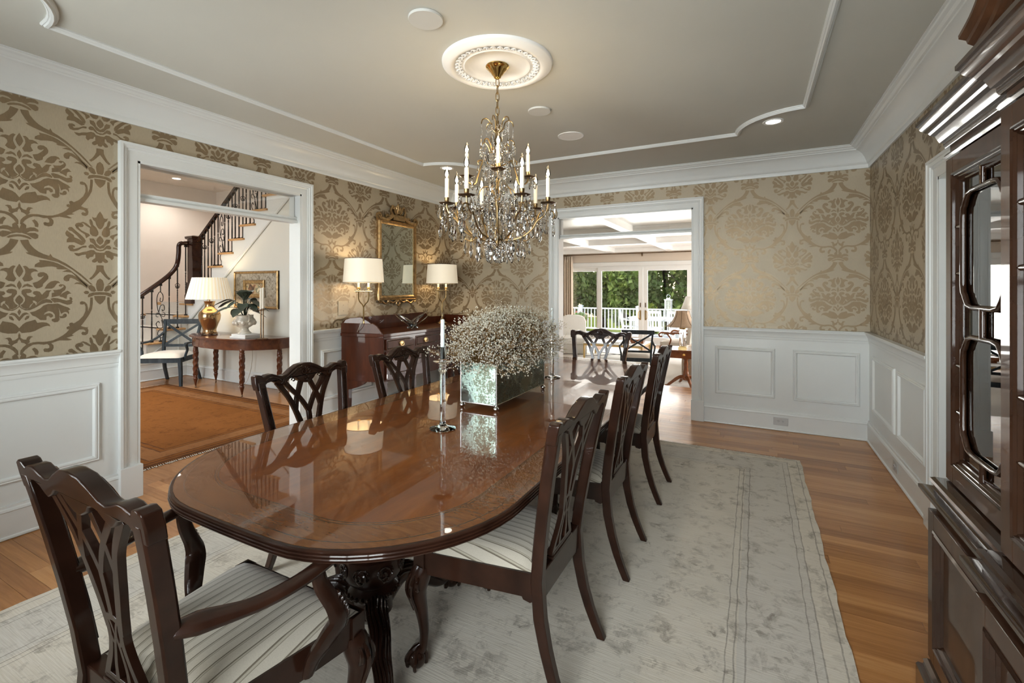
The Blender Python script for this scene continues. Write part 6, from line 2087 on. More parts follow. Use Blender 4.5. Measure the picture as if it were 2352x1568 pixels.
MB().tube(catmull([(0.08, 0.1, 0.01), (0.3, 0.26, 0.008), (0.45, 0.325, -0.05), (0.48, 0.33, -0.4), (0.40, 0.30, -0.70), (0.36, 0.20, -0.76), (0.62, 0.28, -0.762), (0.72, 0.355, -0.66)], 6), 0.004, 5).build('cord', 'cord', gl)
# books and urn
tag(bevel(MB().box(-0.17, 0.17, -0.12, 0.12, 0, 0.022).build('book', 'paper_white', loc=(-6.14, 3.93, TT)), 0.003), 'large white book lying flat beneath the urn, bottom of the stack', 'book', 'books under the urn')
o = tag(bevel(MB().box(-0.165, 0.165, -0.115, 0.115, 0, 0.030).build('book', 'paper_white', loc=(-6.13, 3.935, TT + 0.0225)), 0.003), 'white book directly under the urn, on top of the larger book', 'book', 'books under the urn')
o.rotation_euler = (0, 0, R(-3))
UZ = TT + 0.053
ur = thing('urn_planter', 'crackled cream ceramic urn with scroll handles on the hall table', 'planter', (-6.20, 3.95, UZ))
MB().lathe([(0.001, 0.0), (0.082, 0.0), (0.084, 0.012), (0.062, 0.030), (0.048, 0.060), (0.050, 0.078), (0.075, 0.092), (0.115, 0.120), (0.138, 0.160), (0.132, 0.190), (0.110, 0.215), (0.105, 0.240), (0.112, 0.252), (0.104, 0.254), (0.095, 0.24), (0.09, 0.20), (0.001, 0.195)], n=28).build('bowl', 'ceramic_cream', ur, ang=60)
for s in (-1, 1):
    MB().tube(catmull([(s * 0.105, -0.03, 0.245), (s * 0.135, -0.03, 0.265), (s * 0.150, -0.03, 0.22), (s * 0.138, -0.03, 0.165), (s * 0.122, -0.03, 0.18)], 4), 0.009, 7).build('handle', 'ceramic_cream', ur)
lo = MB()
for k in range(9):
    a = 2 * PI * k / 9
    lo.ball((0.122 * math.cos(a), 0.122 * math.sin(a), 0.15), 0.03, 8, 6, sz=1.2)
lo.build('relief', 'ceramic_cream', ur)
pt = thing('potted_plant', 'dark green peace lily leaves growing from the cream urn', 'plant', (-6.20, 3.95, UZ + 0.196))
r6 = random.Random(21)
for k in range(26):
    a = 2 * PI * k / 26 + r6.uniform(-.2, .2)
    ln = r6.uniform(0.26, 0.44)
    rise = r6.uniform(0.10, 0.30) if k % 3 else r6.uniform(0.28, 0.36)
    out = ln * (0.9 if k % 3 else 0.35)
    d = Vector((math.cos(a), math.sin(a), 0))
    sd = Vector((-d.y, d.x, 0))
    base_, top = Vector((0, 0, 0)), d * out * 0.45 + V(0, 0, rise)
    tip = d * out * 1.0 + V(0, 0, rise - (0.10 if k % 3 else -0.05))
    spine = catmull([base_, top * 0.6 + V(0, 0, 0.02), top, (top + tip) / 2 + V(0, 0, 0.015), tip], 3)
    m = MB()
    vs, fs = [], []
    nn = len(spine)
    for i, p in enumerate(spine):
        t_ = i / (nn - 1)
        wd = 0.005 if t_ < 0.4 else 0.062 * math.sin(PI * min(1, (t_ - 0.4) / 0.6) ** 0.8) + 0.003
        vs += [p + sd * wd, p - V(0, 0, wd * 0.25), p - sd * wd]
    for i in range(nn - 1):
        fs += [(3 * i, 3 * i + 1, 3 * i + 4, 3 * i + 3), (3 * i + 1, 3 * i + 2, 3 * i + 5, 3 * i + 4)]
    m.add(vs, fs)
    m.build('leaf', 'leaf_dark', pt, ang=80)
# twin candlestick
cs = thing('twin_candlestick', 'slim bronze twin candlestick at the end of the hall table', 'candlestick', (-5.80, 3.93, TT))
MB().lathe([(0.001, 0), (0.085, 0), (0.087, 0.006), (0.06, 0.012), (0.001, 0.014)], n=24, sy=0.8).build('base', 'dark_bronze', cs)
for dx, h in ((-0.02, 0.375), (0.028, 0.385)):
    MB().tube([(dx, 0, 0.01), (dx, 0, h)], 0.009, 8).build('stem', 'dark_bronze', cs)
    MB().lathe([(0.001, h), (0.04, h), (0.042, h + 0.006), (0.016, h + 0.006), (0.016, h + 0.02), (0.001, h + 0.02)], (dx, 0, 0), 18).build('drip_pan', 'dark_bronze', cs)
for dx, h, lb in ((-0.02, 0.395, 'ivory pillar candle, left of the pair on the twin candlestick'), (0.028, 0.405, 'ivory pillar candle, right of the pair on the twin candlestick')):
    tag(MB().lathe([(0.001, 0), (0.0155, 0), (0.0145, 0.275), (0.001, 0.28)], n=16).build('pillar_candle', 'ivory_wax', loc=(-5.80 + dx, 3.93, TT + h)), lb, 'candle', 'candles on the hall table')
# picture
pc = thing('framed_picture', 'small dark still life painting in a wide silver leaf and gilt frame', 'picture', (0, FY1, 0))
px0, px1, pz0, pz1 = -7.03, -6.01, 1.14, 1.69
MB().box(px0, px1, -0.018, 0, pz0, pz1).build('mat_board', 'silver_leaf', pc, flat=True)
MB().sweep([(0, 0), (0, 0.03), (0.012, 0.038), (0.03, 0.03), (0.035, 0.018), (0.045, 0.016)], [(px0, 0, pz0), (px0, 0, pz1), (px1, 0, pz1), (px1, 0, pz0)][::-1], (0, -1, 0), True).build('outer_frame', 'gilt', pc, ang=25)
qx0, qx1, qz0, qz1 = -6.79, -6.30, 1.30, 1.56
MB().sweep([(0, 0.016), (0, 0.04), (0.015, 0.045), (0.05, 0.034), (0.055, 0.016)], [(qx0, 0, qz0), (qx0, 0, qz1), (qx1, 0, qz1), (qx1, 0, qz0)][::-1], (0, -1, 0), True).build('inner_frame', 'gilt', pc, ang=25)
MB().box(qx0 + 0.05, qx1 - 0.05, -0.021, -0.017, qz0 + 0.05, qz1 - 0.05).build('canvas', 'painting', pc, flat=True)
outlet('wall_outlet', 'white wall outlet beyond the end of the hall table', 'outlet', (-5.40, FY1 - 0.001, 0.40), 0, 0.075, 0.12, 'outlet_face', ((0, 0.022), (0, -0.022)))


# cross-back armchair
def make_xchair():
    t = thing('cross_back_armchair', '-', 'chair')
    P = 'painted_chair'
    fwx, rwx, D = 0.30, 0.235, 0.50

    def post(name, secs):
        rr = []
        for x, y, z, hx_, hy_ in secs:
            rr.append([(x - hx_, y - hy_, z), (x + hx_, y - hy_, z), (x + hx_, y + hy_, z), (x - hx_, y + hy_, z)])
        return bevel(MB().rings(rr).build(name, P, t), 0.004)
    for s in (-1, 1):
        post('rear_leg', [(s * (rwx + 0.01), -0.11, 0, .017, .02), (s * rwx, -0.03, 0.2, .018, .024), (s * rwx, 0.0, 0.42, .018, .026), (s * (rwx + 0.01), -0.03, 0.65, .018, .022), (s * (rwx + 0.03), -0.10, 0.93, .016, .018)])
        post('front_leg', [(s * (fwx + 0.015), D + 0.01, 0, .018, .018), (s * fwx, D - 0.012, 0.2, .021, .021), (s * (fwx - 0.005), D, 0.42, .024, .024)])
        b = MB()
        b.tube(catmull([(s * (rwx + 0.015), -0.055, 0.76), (s * (rwx + 0.05), 0.06, 0.68), (s * (rwx + 0.085), 0.20, 0.63), (s * (fwx + 0.035), 0.36, 0.625), (s * (fwx + 0.030), 0.425, 0.62)], 5), 0.021, 8, flat=0.75, up=(0, 0, 1))
        b.build('arm', P, t)
        b = MB()
        b.tube(catmull([(s * (fwx + 0.030), 0.41, 0.615), (s * (fwx + 0.030), 0.395, 0.57), (s * (fwx + 0.02), 0.36, 0.52), (s * (fwx + 0.005), 0.375, 0.45), (s * fwx, 0.40, 0.38)], 4), 0.022, 8, flat=0.8)
        b.build('arm_support', P, t)
        MB().add([(s * (rwx - 0.01), 0, .35), (s * (rwx + 0.012), 0, .35), (s * (fwx + 0.012), D, .35), (s * (fwx - 0.012), D, .35), (s * (rwx - 0.01), 0, .42), (s * (rwx + 0.012), 0, .42), (s * (fwx + 0.012), D, .42), (s * (fwx - 0.012), D, .42)], [(0, 1, 2, 3), (4, 5, 6, 7), (0, 1, 5, 4), (1, 2, 6, 5), (2, 3, 7, 6), (3, 0, 4, 7)]).build('side_rail', P, t, flat=True)
    MB().box(-fwx, fwx, D - 0.012, D + 0.012, 0.35, 0.42).build('front_rail', P, t, flat=True)
    MB().box(-rwx, rwx, -0.012, 0.012, 0.35, 0.42).build('back_rail', P, t, flat=True)
    bevel(MB().prism([(-rwx - 0.06, 0.875), (rwx + 0.06, 0.875), (rwx + 0.06, 0.95), (-rwx - 0.06, 0.95)], -0.02, 0.016, lambda u, v, d: (u, -0.105 + d - 0.02 * (1 - (u / 0.3) ** 2), v)).build('crest_rail', P, t), 0.004)
    MB().box(-rwx, rwx, -0.030, -0.006, 0.525, 0.565).build('lower_back_rail', P, t, flat=True)
    for s in (-1, 1):
        a, b = Vector((-s * (rwx + 0.005), -0.025, 0.555)), Vector((s * (rwx + 0.02), -0.098, 0.885))
        u = (b - a).normalized()
        sdv = u.cross(Vector((0, 1, 0))).normalized() * 0.016
        th_ = Vector((0, 0.009 + 0.002 * s, 0))
        MB().rings([[a + sdv + th_, a - sdv + th_, a - sdv - th_, a + sdv - th_], [b + sdv + th_, b - sdv + th_, b - sdv - th_, b + sdv - th_]]).build('cross_splat', P, t, flat=True)
    N = 12
    vs = []
    for j in range(N + 1):
        for i in range(N + 1):
            u, v = i / N * 2 - 1, j / N * 2 - 1
            hw_ = rwx + (fwx - rwx) * (v + 1) / 2 - 0.005
            vs.append((u * hw_, 0.01 + (D + 0.01) * (v + 1) / 2, 0.42 + 0.07 * ((1 - abs(u) ** 5) * (1 - abs(v) ** 5)) ** 0.5))
    MB().add(vs, [(j * (N + 1) + i, j * (N + 1) + i + 1, (j + 1) * (N + 1) + i + 1, (j + 1) * (N + 1) + i) for j in range(N) for i in range(N)]).build('seat', 'chair_linen', t, ang=80)
    return t


xc = make_xchair()
place(xc, (-7.965, 4.03, 0), math.atan2(-0.48, 0.31) - PI / 2, 'blue grey painted cross back armchair beside the hall table', True)


# ------------------------------------------------------------------ family room, two steps down beyond the back opening
GZ, GX0, GX1, GY, GC = -0.30, -6.3, 2.4, 14.5, 2.66
YS = 7.15
struct(MB().box(-2.9, GX1, BY + TH, YS, -0.06, -0.013).build('floor', 'oak_floor', flat=True))
struct(MB().box(GX0, GX1, YS - 0.02, GY, GZ - 0.06, GZ).build('floor', 'oak_floor', flat=True))
struct(MB().box(GX0, GX1, YS - 0.03, YS - 0.004, GZ, -0.013).build('trim_6', 'white_trim', flat=True))
struct(MB().box(GX0 - 0.1, GX1 + 0.1, BY + TH, GY + 0.15, GC, GC + 0.1).build('ceiling', 'can_white', flat=True))
cf = MB()
for yy in (7.0, 9.3, 11.7, 14.25):
    cf.box(GX0, GX1, yy - 0.10, yy + 0.10, GC - 0.13, GC)
struct(cf.build('trim_7', 'can_white', flat=True))
cf = MB()
for xx in (-5.6, -3.9, -2.2, -0.5, 1.2):
    cf.box(xx - 0.09, xx + 0.09, BY + TH, GY, GC - 0.129, GC)
struct(cf.build('trim_8', 'can_white', flat=True))
struct(MB().box(GX0 - 0.1, GX0, BY + TH, GY, GZ, GC).build('wall_family_left', 'family_paint', flat=True))
struct(wall_boxes(MB(), 'x', GX1, 0.1, BY + TH, GY, GZ, GC, [(8.8, 12.8, 0.0, 2.0)]).build('wall_family_right', 'family_paint', flat=True))  # out-of-view opening added so the side fill reaches the room
DXA, DXB, DHD = -6.2, -0.2, 2.13
struct(wall_boxes(MB(), 'y', GY, 0.14, GX0, GX1, GZ, GC, [(DXA, DXB, GZ, DHD)]).build('wall_garden', 'family_paint', flat=True))
struct(MB().box(GX0, LX - TH, BY + TH, BY + TH + 0.08, GZ, GC).box(LX - TH, RX + 0.2, BY + TH, BY + TH + 0.01, CZ, CZ + 0.01).build('wall_family_near', 'family_paint', flat=True))
struct(MB().box(RX + 0.2, GX1, BY, BY + TH, GZ, GC).build('wall_family_corner', 'family_paint', flat=True))
# sliding glass doors
gd = thing('door_2', None, None, kind='structure')
MB().sweep([(0, 0), (0, 0.02), (0.11, 0.03), (0.12, 0.02), (0.12, 0)], [(DXA, GY, GZ), (DXA, GY, DHD), (DXB, GY, DHD), (DXB, GY, GZ)], (0, -1, 0)).build('casing', 'white_trim', gd)
MB().box(DXA, DXB, GY + 0.02, GY + 0.13, DHD - 0.05, DHD).box(DXA, DXB, GY + 0.02, GY + 0.13, GZ, GZ + 0.03).build('head_track', 'white_trim', gd, flat=True)
for x0, x1, fy in ((-6.15, -4.38, 0.09), (-4.47, -3.035, 0.05), (-3.030, -1.62, 0.05), (-1.71, -0.25, 0.09)):
    le = bpy.data.objects.new('door_leaf', None)
    C.objects.link(le)
    le.parent = gd
    st = 0.135
    m = MB()
    for a in (x0, x1 - st):
        m.box(a, a + st, GY + fy - 0.02, GY + fy + 0.02, GZ + 0.03, DHD - 0.05)
    m.box(x0 + st, x1 - st, GY + fy - 0.02, GY + fy + 0.02, DHD - 0.05 - 0.11, DHD - 0.05).box(x0 + st, x1 - st, GY + fy - 0.02, GY + fy + 0.02, GZ + 0.03, GZ + 0.23)
    m.build('sash', 'white_trim', le, flat=True)
    MB().box(x0 + st, x1 - st, GY + fy - 0.003, GY + fy + 0.003, GZ + 0.23, DHD - 0.16).build('pane', 'window_glass', le, flat=True)
for x, s in ((-3.11, -1), (-2.955, 1)):
    MB().tube(catmull([(x, GY + 0.03, 0.73), (x + s * 0.05, GY - 0.015, 0.70), (x + s * 0.06, GY - 0.02, 0.60), (x + s * 0.05, GY - 0.015, 0.50), (x, GY + 0.03, 0.47)], 4), 0.011, 6).box(x - 0.02, x + 0.02, GY + 0.022, GY + 0.03, 0.45, 0.75).build('pull_handle', 'brass', gd)
    MB().box(x - 0.015, x + 0.015, GY + 0.02, GY + 0.03, 0.84, 0.98).build('lock_plate', 'dark_bronze', gd)
# curtain and rod
rod = thing('curtain_rod', 'thin dark curtain rod above the garden doors', 'curtain rod', (0, GY - 0.12, 2.50))
MB().tube([(-6.1, 0, 0), (-0.3, 0, 0)], 0.014, 8).build('pole', 'dark_bronze', rod)
for x in (-5.9, -3.05, -0.5):
    MB().tube([(x, 0.11, -0.03), (x, 0.0, -0.03), (x, 0, 0.0)], 0.010, 6).box(x - 0.02, x + 0.02, 0.10, 0.119, -0.09, 0.03).build('bracket', 'dark_bronze', rod)
cu = thing('curtain', 'long beige pleated curtain at the left of the garden doors', 'curtain', (-5.55, GY - 0.12, 0))
vs = []
NC = 96
for i in range(NC + 1):
    u = i / NC
    for z in (GZ + 0.02, 1.0, 2.2, 2.46):
        amp = 0.045 if z < 2.3 else 0.02
        vs.append((-0.30 + 0.58 * u + (0.03 * (u - 0.5) * (2.4 - z) / 2.4), amp * math.cos(u * 2 * PI * 8) + 0.008 * math.sin(u * 31), z))
m = MB().add(vs, [(4 * i + j, 4 * i + 4 + j, 4 * i + 5 + j, 4 * i + 1 + j) for i in range(NC) for j in range(3)])
cp = m.build('panel', 'curtain_linen', cu, ang=80)
sm = cp.modifiers.new('s', 'SOLIDIFY')
sm.thickness = 0.004
rg0 = None
for k in range(9):
    if rg0 is None:
        rg0 = MB().tube([(0, 0.024 * math.cos(2 * PI * j / 14), 0.024 * math.sin(2 * PI * j / 14)) for j in range(14)], 0.003, 5, closed=True).build('ring', 'dark_bronze', cu, loc=(-0.28, 0, 2.49))
    else:
        like(rg0, 'ring', cu, (-0.28 + k * 0.065, 0, 2.49))
tag(MB().box(-5.2, -0.9, 8.0, 12.6, GZ + 0.0005, GZ + 0.012).build('family_room_rug', 'carpet_cream', flat=True), 'pale cream rug on the family room floor', 'rug')

# slipper chair
FZR = GZ + 0.012
sc_ = thing('slipper_chair', 'white slipcovered slipper chair at the left beyond the doorway', 'chair', (-4.40, 12.05, FZR), R(200))


def cushion(mb, x0, x1, y0, y1, z0, z1, puff=0.03, n=8):
    vs, fs = [], []
    for j in range(n + 1):
        for i in range(n + 1):
            u, v = i / n * 2 - 1, j / n * 2 - 1
            k = ((1 - abs(u) ** 6) * (1 - abs(v) ** 6)) ** 0.5
            vs.append((x0 + (x1 - x0) * (u + 1) / 2, y0 + (y1 - y0) * (v + 1) / 2, z1 - puff + puff * k))
    o = len(vs)
    vs += [(a, b, z0) for a, b, c in vs]
    fs = [(j * (n + 1) + i, j * (n + 1) + i + 1, (j + 1) * (n + 1) + i + 1, (j + 1) * (n + 1) + i) for j in range(n) for i in range(n)]
    fs += [tuple(o + q for q in f) for f in fs]
    ed = list(range(n + 1)) + [(j + 1) * (n + 1) - 1 for j in range(1, n + 1)] + [n * (n + 1) + i for i in range(n - 1, -1, -1)] + [j * (n + 1) for j in range(n - 1, 0, -1)]
    fs += [(ed[k], ed[(k + 1) % len(ed)], o + ed[(k + 1) % len(ed)], o + ed[k]) for k in range(len(ed))]
    return mb.add(vs, fs)


cushion(MB(), -0.36, 0.36, -0.02, 0.66, 0.27, 0.45, 0.035).build('seat_cushion', 'white_linen', sc_, ang=60)
bevel(MB().prism([(-0.36, 0.0), (0.36, 0.0), (0.36, 0.80), (0.30, 0.93), (0.15, 0.98), (-0.15, 0.98), (-0.30, 0.93), (-0.36, 0.80)], -0.16, -0.02, lambda u, v, d: (u, d - 0.08 * v, v)).build('back', 'white_linen', sc_), 0.03, 3)
bevel(MB().box(-0.35, 0.35, -0.04, 0.64, 0.01, 0.27).build('skirt', 'white_linen', sc_), 0.01)
for x in (-0.352, 0.352):
    MB().box(x - 0.003, x + 0.003, 0.60, 0.63, 0.01, 0.27).build('pleat', 'linen', sc_)
# coffee table
ct = thing('coffee_table', 'gilt metal and marble top coffee table on the cream rug', 'table', (-3.02, 11.45, FZR))
bevel(MB().box(-0.72, 0.72, -0.48, 0.48, 0.36, 0.385).build('marble_top', 'plaster_white', ct), 0.003)
m = MB()
for sx in (-1, 1):
    for sy in (-1, 1):
        m.box(sx * 0.70 - 0.02, sx * 0.70 + 0.02, sy * 0.46 - 0.02, sy * 0.46 + 0.02, 0, 0.36)
for sy in (-1, 1):
    m.box(-0.70, 0.70, sy * 0.46 - 0.015, sy * 0.46 + 0.015, 0.315, 0.36)
for sx in (-1, 1):
    m.box(sx * 0.70 - 0.015, sx * 0.70 + 0.015, -0.46, 0.46, 0.315, 0.36)
m.build('frame', 'gold_metal', ct, flat=True)
m = MB()
for s in (-1, 1):
    m.tube([(-0.68, -s * 0.44, 0.05), (0.68, s * 0.44, 0.10)], 0.008, 6)
m.build('stretcher', 'black_metal', ct)
tag(bevel(MB().box(-0.16, 0.16, -0.11, 0.11, 0, 0.10).build('keepsake_box', 'lamp_table_wood', loc=(-2.52, 11.45, FZR + 0.385)), 0.004), 'reddish wooden box standing on the coffee table', 'box')
tag(MB().lathe([(0.001, 0), (0.05, 0), (0.052, 0.008), (0.014, 0.02), (0.010, 0.05), (0.016, 0.06), (0.010, 0.08), (0.012, 0.15), (0.022, 0.16), (0.022, 0.172), (0.001, 0.174)], n=16).build('brass_candlestick', 'brass', loc=(-3.12, 11.3, FZR + 0.385)), 'small brass candlestick standing on the coffee table', 'candlestick')
tag(bevel(MB().box(-0.2, 0.2, -0.14, 0.14, 0, 0.03).build('coffee_table_book', 'paper_white', loc=(-2.85, 11.25, FZR + 0.385)), 0.003), 'pale book lying on the coffee table', 'book')
# side stand by the glass
ss = thing('iron_stand', 'small black iron tray stand by the garden doors', 'table', (-4.86, 13.7, GZ))
MB().lathe([(0.001, 0.44), (0.27, 0.44), (0.275, 0.455), (0.26, 0.455), (0.001, 0.45)], n=24).build('tray', 'black_metal', ss)
for k in range(3):
    a = 2 * PI * k / 3
    MB().tube(catmull([(0.24 * math.cos(a), 0.24 * math.sin(a), 0.44), (0.14 * math.cos(a), 0.14 * math.sin(a), 0.3), (0.08 * math.cos(a), 0.08 * math.sin(a), 0.2), (0.22 * math.cos(a), 0.22 * math.sin(a), 0.0)], 4), 0.010, 6).build('leg', 'black_metal', ss)
# second cross-back chair, seen from behind
c2 = place(xc, (-1.93, 8.78, FZR), R(14), 'dark cross back armchair seen from behind just beyond the doorway', False)
# open arm chair
oa = thing('open_arm_chair', 'upholstered armchair with curled wooden arms beside the coffee table', 'chair', (-1.35, 11.6, FZR), R(75))
cushion(MB(), -0.31, 0.31, 0.0, 0.58, 0.34, 0.49, 0.04).build('seat', 'chair_linen', oa, ang=60)
bevel(MB().prism([(-0.30, 0.42), (0.30, 0.42), (0.31, 0.9), (0.2, 1.0), (-0.2, 1.0), (-0.31, 0.9)], -0.12, -0.02, lambda u, v, d: (u, d - 0.15 * (v - 0.4), v)).build('back', 'chair_linen', oa), 0.02, 3)
for s in (-1, 1):
    MB().tube(catmull([(s * 0.31, -0.08, 0.66), (s * 0.34, 0.15, 0.68), (s * 0.35, 0.38, 0.66), (s * 0.35, 0.52, 0.67), (s * 0.35, 0.585, 0.63), (s * 0.35, 0.56, 0.575), (s * 0.35, 0.51, 0.59)], 5), 0.022, 8).build('arm', 'lamp_table_wood', oa)
    MB().tube(catmull([(s * 0.35, 0.40, 0.66), (s * 0.36, 0.34, 0.60), (s * 0.34, 0.30, 0.52), (s * 0.32, 0.34, 0.42), (s * 0.31, 0.36, 0.36)], 4), 0.018, 8).build('arm_support', 'lamp_table_wood', oa)
    MB().tube(catmull([(s * 0.28, 0.54, 0.36), (s * 0.30, 0.57, 0.28), (s * 0.28, 0.55, 0.12), (s * 0.29, 0.57, 0.0)], 4), [0.035] * 4 + [0.03] * 4 + [0.02] * 5, 8).build('front_leg', 'lamp_table_wood', oa)
    MB().tube([(s * 0.26, 0.0, 0.40), (s * 0.26, -0.08, 0.0)], 0.02, 8).build('rear_leg', 'lamp_table_wood', oa)
MB().box(-0.30, 0.30, 0.0, 0.56, 0.30, 0.36).build('seat_rail', 'lamp_table_wood', oa)
# sofa
so = thing('sofa', 'tan leather seated sofa with damask sides at the right beyond the doorway', 'sofa', (-0.78, 10.15, FZR), R(90))
bevel(MB().box(-0.95, 0.95, -0.42, 0.40, 0.06, 0.40).build('base', 'damask_fabric', so), 0.02)
bevel(MB().box(-0.95, 0.95, -0.52, -0.30, 0.06, 0.86).build('back', 'damask_fabric', so), 0.04, 3)
for s in (-1, 1):
    bevel(MB().box(s * 0.95 - 0.10, s * 0.95 + 0.10, -0.48, 0.42, 0.06, 0.62).build('arm', 'damask_fabric', so), 0.05, 3)
    cushion(MB(), -0.86 if s < 0 else 0.01, -0.01 if s < 0 else 0.86, -0.30, 0.44, 0.40, 0.55, 0.04).build('seat_cushion', 'sofa_tan', so, ang=60)
for s in (-1, 1):
    for ss_ in (-1, 1):
        MB().lathe([(0.001, 0), (0.025, 0), (0.03, 0.06), (0.001, 0.06)], (s * 0.85, ss_ * 0.35, 0), 10).build('foot', 'mahogany_dark', so)
for k, (x, cn, lb) in enumerate(((-0.55, 'sofa_tan', 'tan throw pillow on the sofa nearest the pedestal table'), (0.10, 'white_linen', 'white throw pillow leaning on the sofa back'))):
    p = cushion(MB(), -0.24, 0.24, -0.24, 0.24, -0.04, 0.10, 0.10).build('throw_pillow', cn, ang=80)
    p.location = (-0.78 + 0.16, 10.15 + x, FZR + 0.80)
    p.rotation_euler = (R(0), R(-72), 0)
    tag(p, lb, 'pillow', 'throw pillows on the sofa')
# pedestal lamp table
lt = thing('pedestal_table', 'mahogany pedestal drum table with small brass knob, beyond the doorway', 'table', (-1.06, 8.62, GZ + 0.012))
bevel(MB().prism([(-0.30, -0.22), (-0.24, -0.28), (0.24, -0.28), (0.30, -0.22), (0.30, 0.22), (0.24, 0.28), (-0.24, 0.28), (-0.30, 0.22)], 0.645, 0.668, lambda u, v, d: (u, v, d)).build('top', 'lamp_table_wood', lt), 0.005)
MB().box(-0.25, 0.25, -0.245, 0.23, 0.525, 0.645).build('frieze', 'lamp_table_wood', lt)
dw = bevel(MB().box(-0.19, 0.19, -0.258, -0.24, 0.54, 0.635).build('drawer', 'lamp_table_wood', lt), 0.003)
k_ = MB().lathe([(0.001, 0), (0.022, 0), (0.024, 0.006), (0.010, 0.012), (0.001, 0.014)], n=14).build('knob', 'bright_brass', dw, loc=(0, -0.259, 0.588))
k_.rotation_euler = (R(90), 0, 0)
MB().lathe([(0.001, 0.52), (0.06, 0.52), (0.045, 0.48), (0.030, 0.46), (0.040, 0.40), (0.034, 0.34), (0.050, 0.24), (0.062, 0.18), (0.050, 0.12), (0.001, 0.11)], n=16).build('column', 'lamp_table_wood', lt, ang=60)
for k in range(4):
    a = R(25 + 90 * k)
    MB().tube(catmull(radial([(0.03, 0.17), (0.12, 0.165), (0.22, 0.10), (0.31, 0.035), (0.36, 0.022)], a), 4), [0.034] * 4 + [0.03] * 4 + [0.026] * 4 + [0.02] * 5, 8).build('leg', 'lamp_table_wood', lt)
LTZ = GZ + 0.012 + 0.668
ll = thing('crystal_lamp', 'crystal column table lamp with tan bell shade on the pedestal table', 'lamp', (-1.11, 8.60, LTZ))
MB().box(-0.07, 0.07, -0.07, 0.07, 0, 0.03).box(-0.055, 0.055, -0.055, 0.055, 0.03, 0.045).build('base', 'gold_metal', ll)
rr = []
n = 24
for z in (0.045, 0.34):
    rr.append([((0.055 + 0.007 * math.cos(12 * 2 * PI * j / n)) * math.cos(2 * PI * j / n), (0.055 + 0.007 * math.cos(12 * 2 * PI * j / n)) * math.sin(2 * PI * j / n), z) for j in range(n)])
MB().rings(rr).build('crystal_column', 'crystal', ll, ang=20)
MB().lathe([(0.001, 0.34), (0.06, 0.34), (0.055, 0.36), (0.02, 0.37), (0.012, 0.42), (0.001, 0.42)], n=18).build('cap', 'gold_metal', ll)
rr = []
for z, r in ((0.385, 0.265), (0.41, 0.235), (0.45, 0.195), (0.50, 0.160), (0.56, 0.132), (0.62, 0.115), (0.66, 0.108)):
    rr.append([(r * math.cos(2 * PI * j / 32), r * math.sin(2 * PI * j / 32), z) for j in range(32)])
m = MB().rings(rr, caps=False)
sh = m.build('shade', 'sofa_tan', ll, ang=60)
s_ = sh.modifiers.new('s', 'SOLIDIFY')
s_.thickness = 0.004
m = MB()
for k in range(8):
    a = 2 * PI * k / 8
    m.tube([(rr[i][0][0] * 1.01 * math.cos(a), rr[i][0][0] * 1.01 * math.sin(a), rr[i][0][2]) for i in range(7)], 0.004, 5)
m.build('shade_trim', 'dark_bronze', sh)
# floor lamp behind the sofa
f2 = thing('floor_lamp', 'slim floor lamp with white cone shade at the right of the garden doors', 'lamp', (-1.42, 12.75, GZ))
MB().lathe([(0.001, 0), (0.14, 0), (0.14, 0.015), (0.02, 0.03), (0.012, 0.05), (0.012, 1.22), (0.001, 1.22)], n=18).build('pole', 'dark_bronze', f2)
m = MB().rings([[(r * math.cos(2 * PI * j / 28), r * math.sin(2 * PI * j / 28), z) for j in range(28)] for r, z in ((0.27, 1.19), (0.15, 1.52))], caps=False)
sh = m.build('shade', 'white_linen', f2, ang=60)
s_ = sh.modifiers.new('s', 'SOLIDIFY')
s_.thickness = 0.004
MB().tube([(0, 0, 1.2), (0, 0, 1.58)], 0.008, 6).ball((0, 0, 1.6), 0.018, 8, 6).build('finial', 'dark_bronze', f2)

# ------------------------------------------------------------------ deck, garden
DZ = -0.36
struct(MB().box(-12, 6, GY + 0.15, 18.6, DZ - 0.1, DZ - 0.02).build('ground_deck', 'deck_grey', flat=True))
dk = thing('deck_floor', 'pale grey boarded deck outside the garden doors', 'deck')
b0 = None
x = -9.0
while x < 3.0:
    if b0 is None:
        b0 = MB().box(-0.068, 0.068, GY + 0.15, 18.6, -0.02, 0).build('deck_board', 'deck_grey', dk, loc=(x, 0, DZ), flat=True)
    else:
        like(b0, 'deck_board', dk, (x, 0, DZ))
    x += 0.142
dr_ = thing('deck_railing', 'white deck railing with square posts and slim balusters', 'railing', (0, 18.3, 0))
p0 = None
for x in (-8.7, -6.34, -4.0, -1.66, 0.7):
    if p0 is None:
        p0 = MB().box(-0.075, 0.075, -0.075, 0.075, DZ, 0.68).box(-0.095, 0.095, -0.095, 0.095, 0.68, 0.71).box(-0.06, 0.06, -0.06, 0.06, 0.71, 0.735).build('post', 'deck_white', dr_, loc=(x, 0, 0), flat=True)
    else:
        like(p0, 'post', dr_, (x, 0, 0))
MB().box(-9, 2.5, -0.06, 0.06, 0.585, 0.635).build('top_rail', 'deck_white', dr_, flat=True)
MB().box(-9, 2.5, -0.03, 0.03, -0.23, -0.17).build('bottom_rail', 'deck_white', dr_, flat=True)
q0 = None
x = -8.6
while x < 1.5:
    if q0 is None:
        q0 = MB().box(-0.019, 0.019, -0.019, 0.019, -0.2, 0.6).build('baluster', 'deck_white', dr_, loc=(x, 0, 0), flat=True)
    else:
        like(q0, 'baluster', dr_, (x, 0, 0))
    x += 0.1425
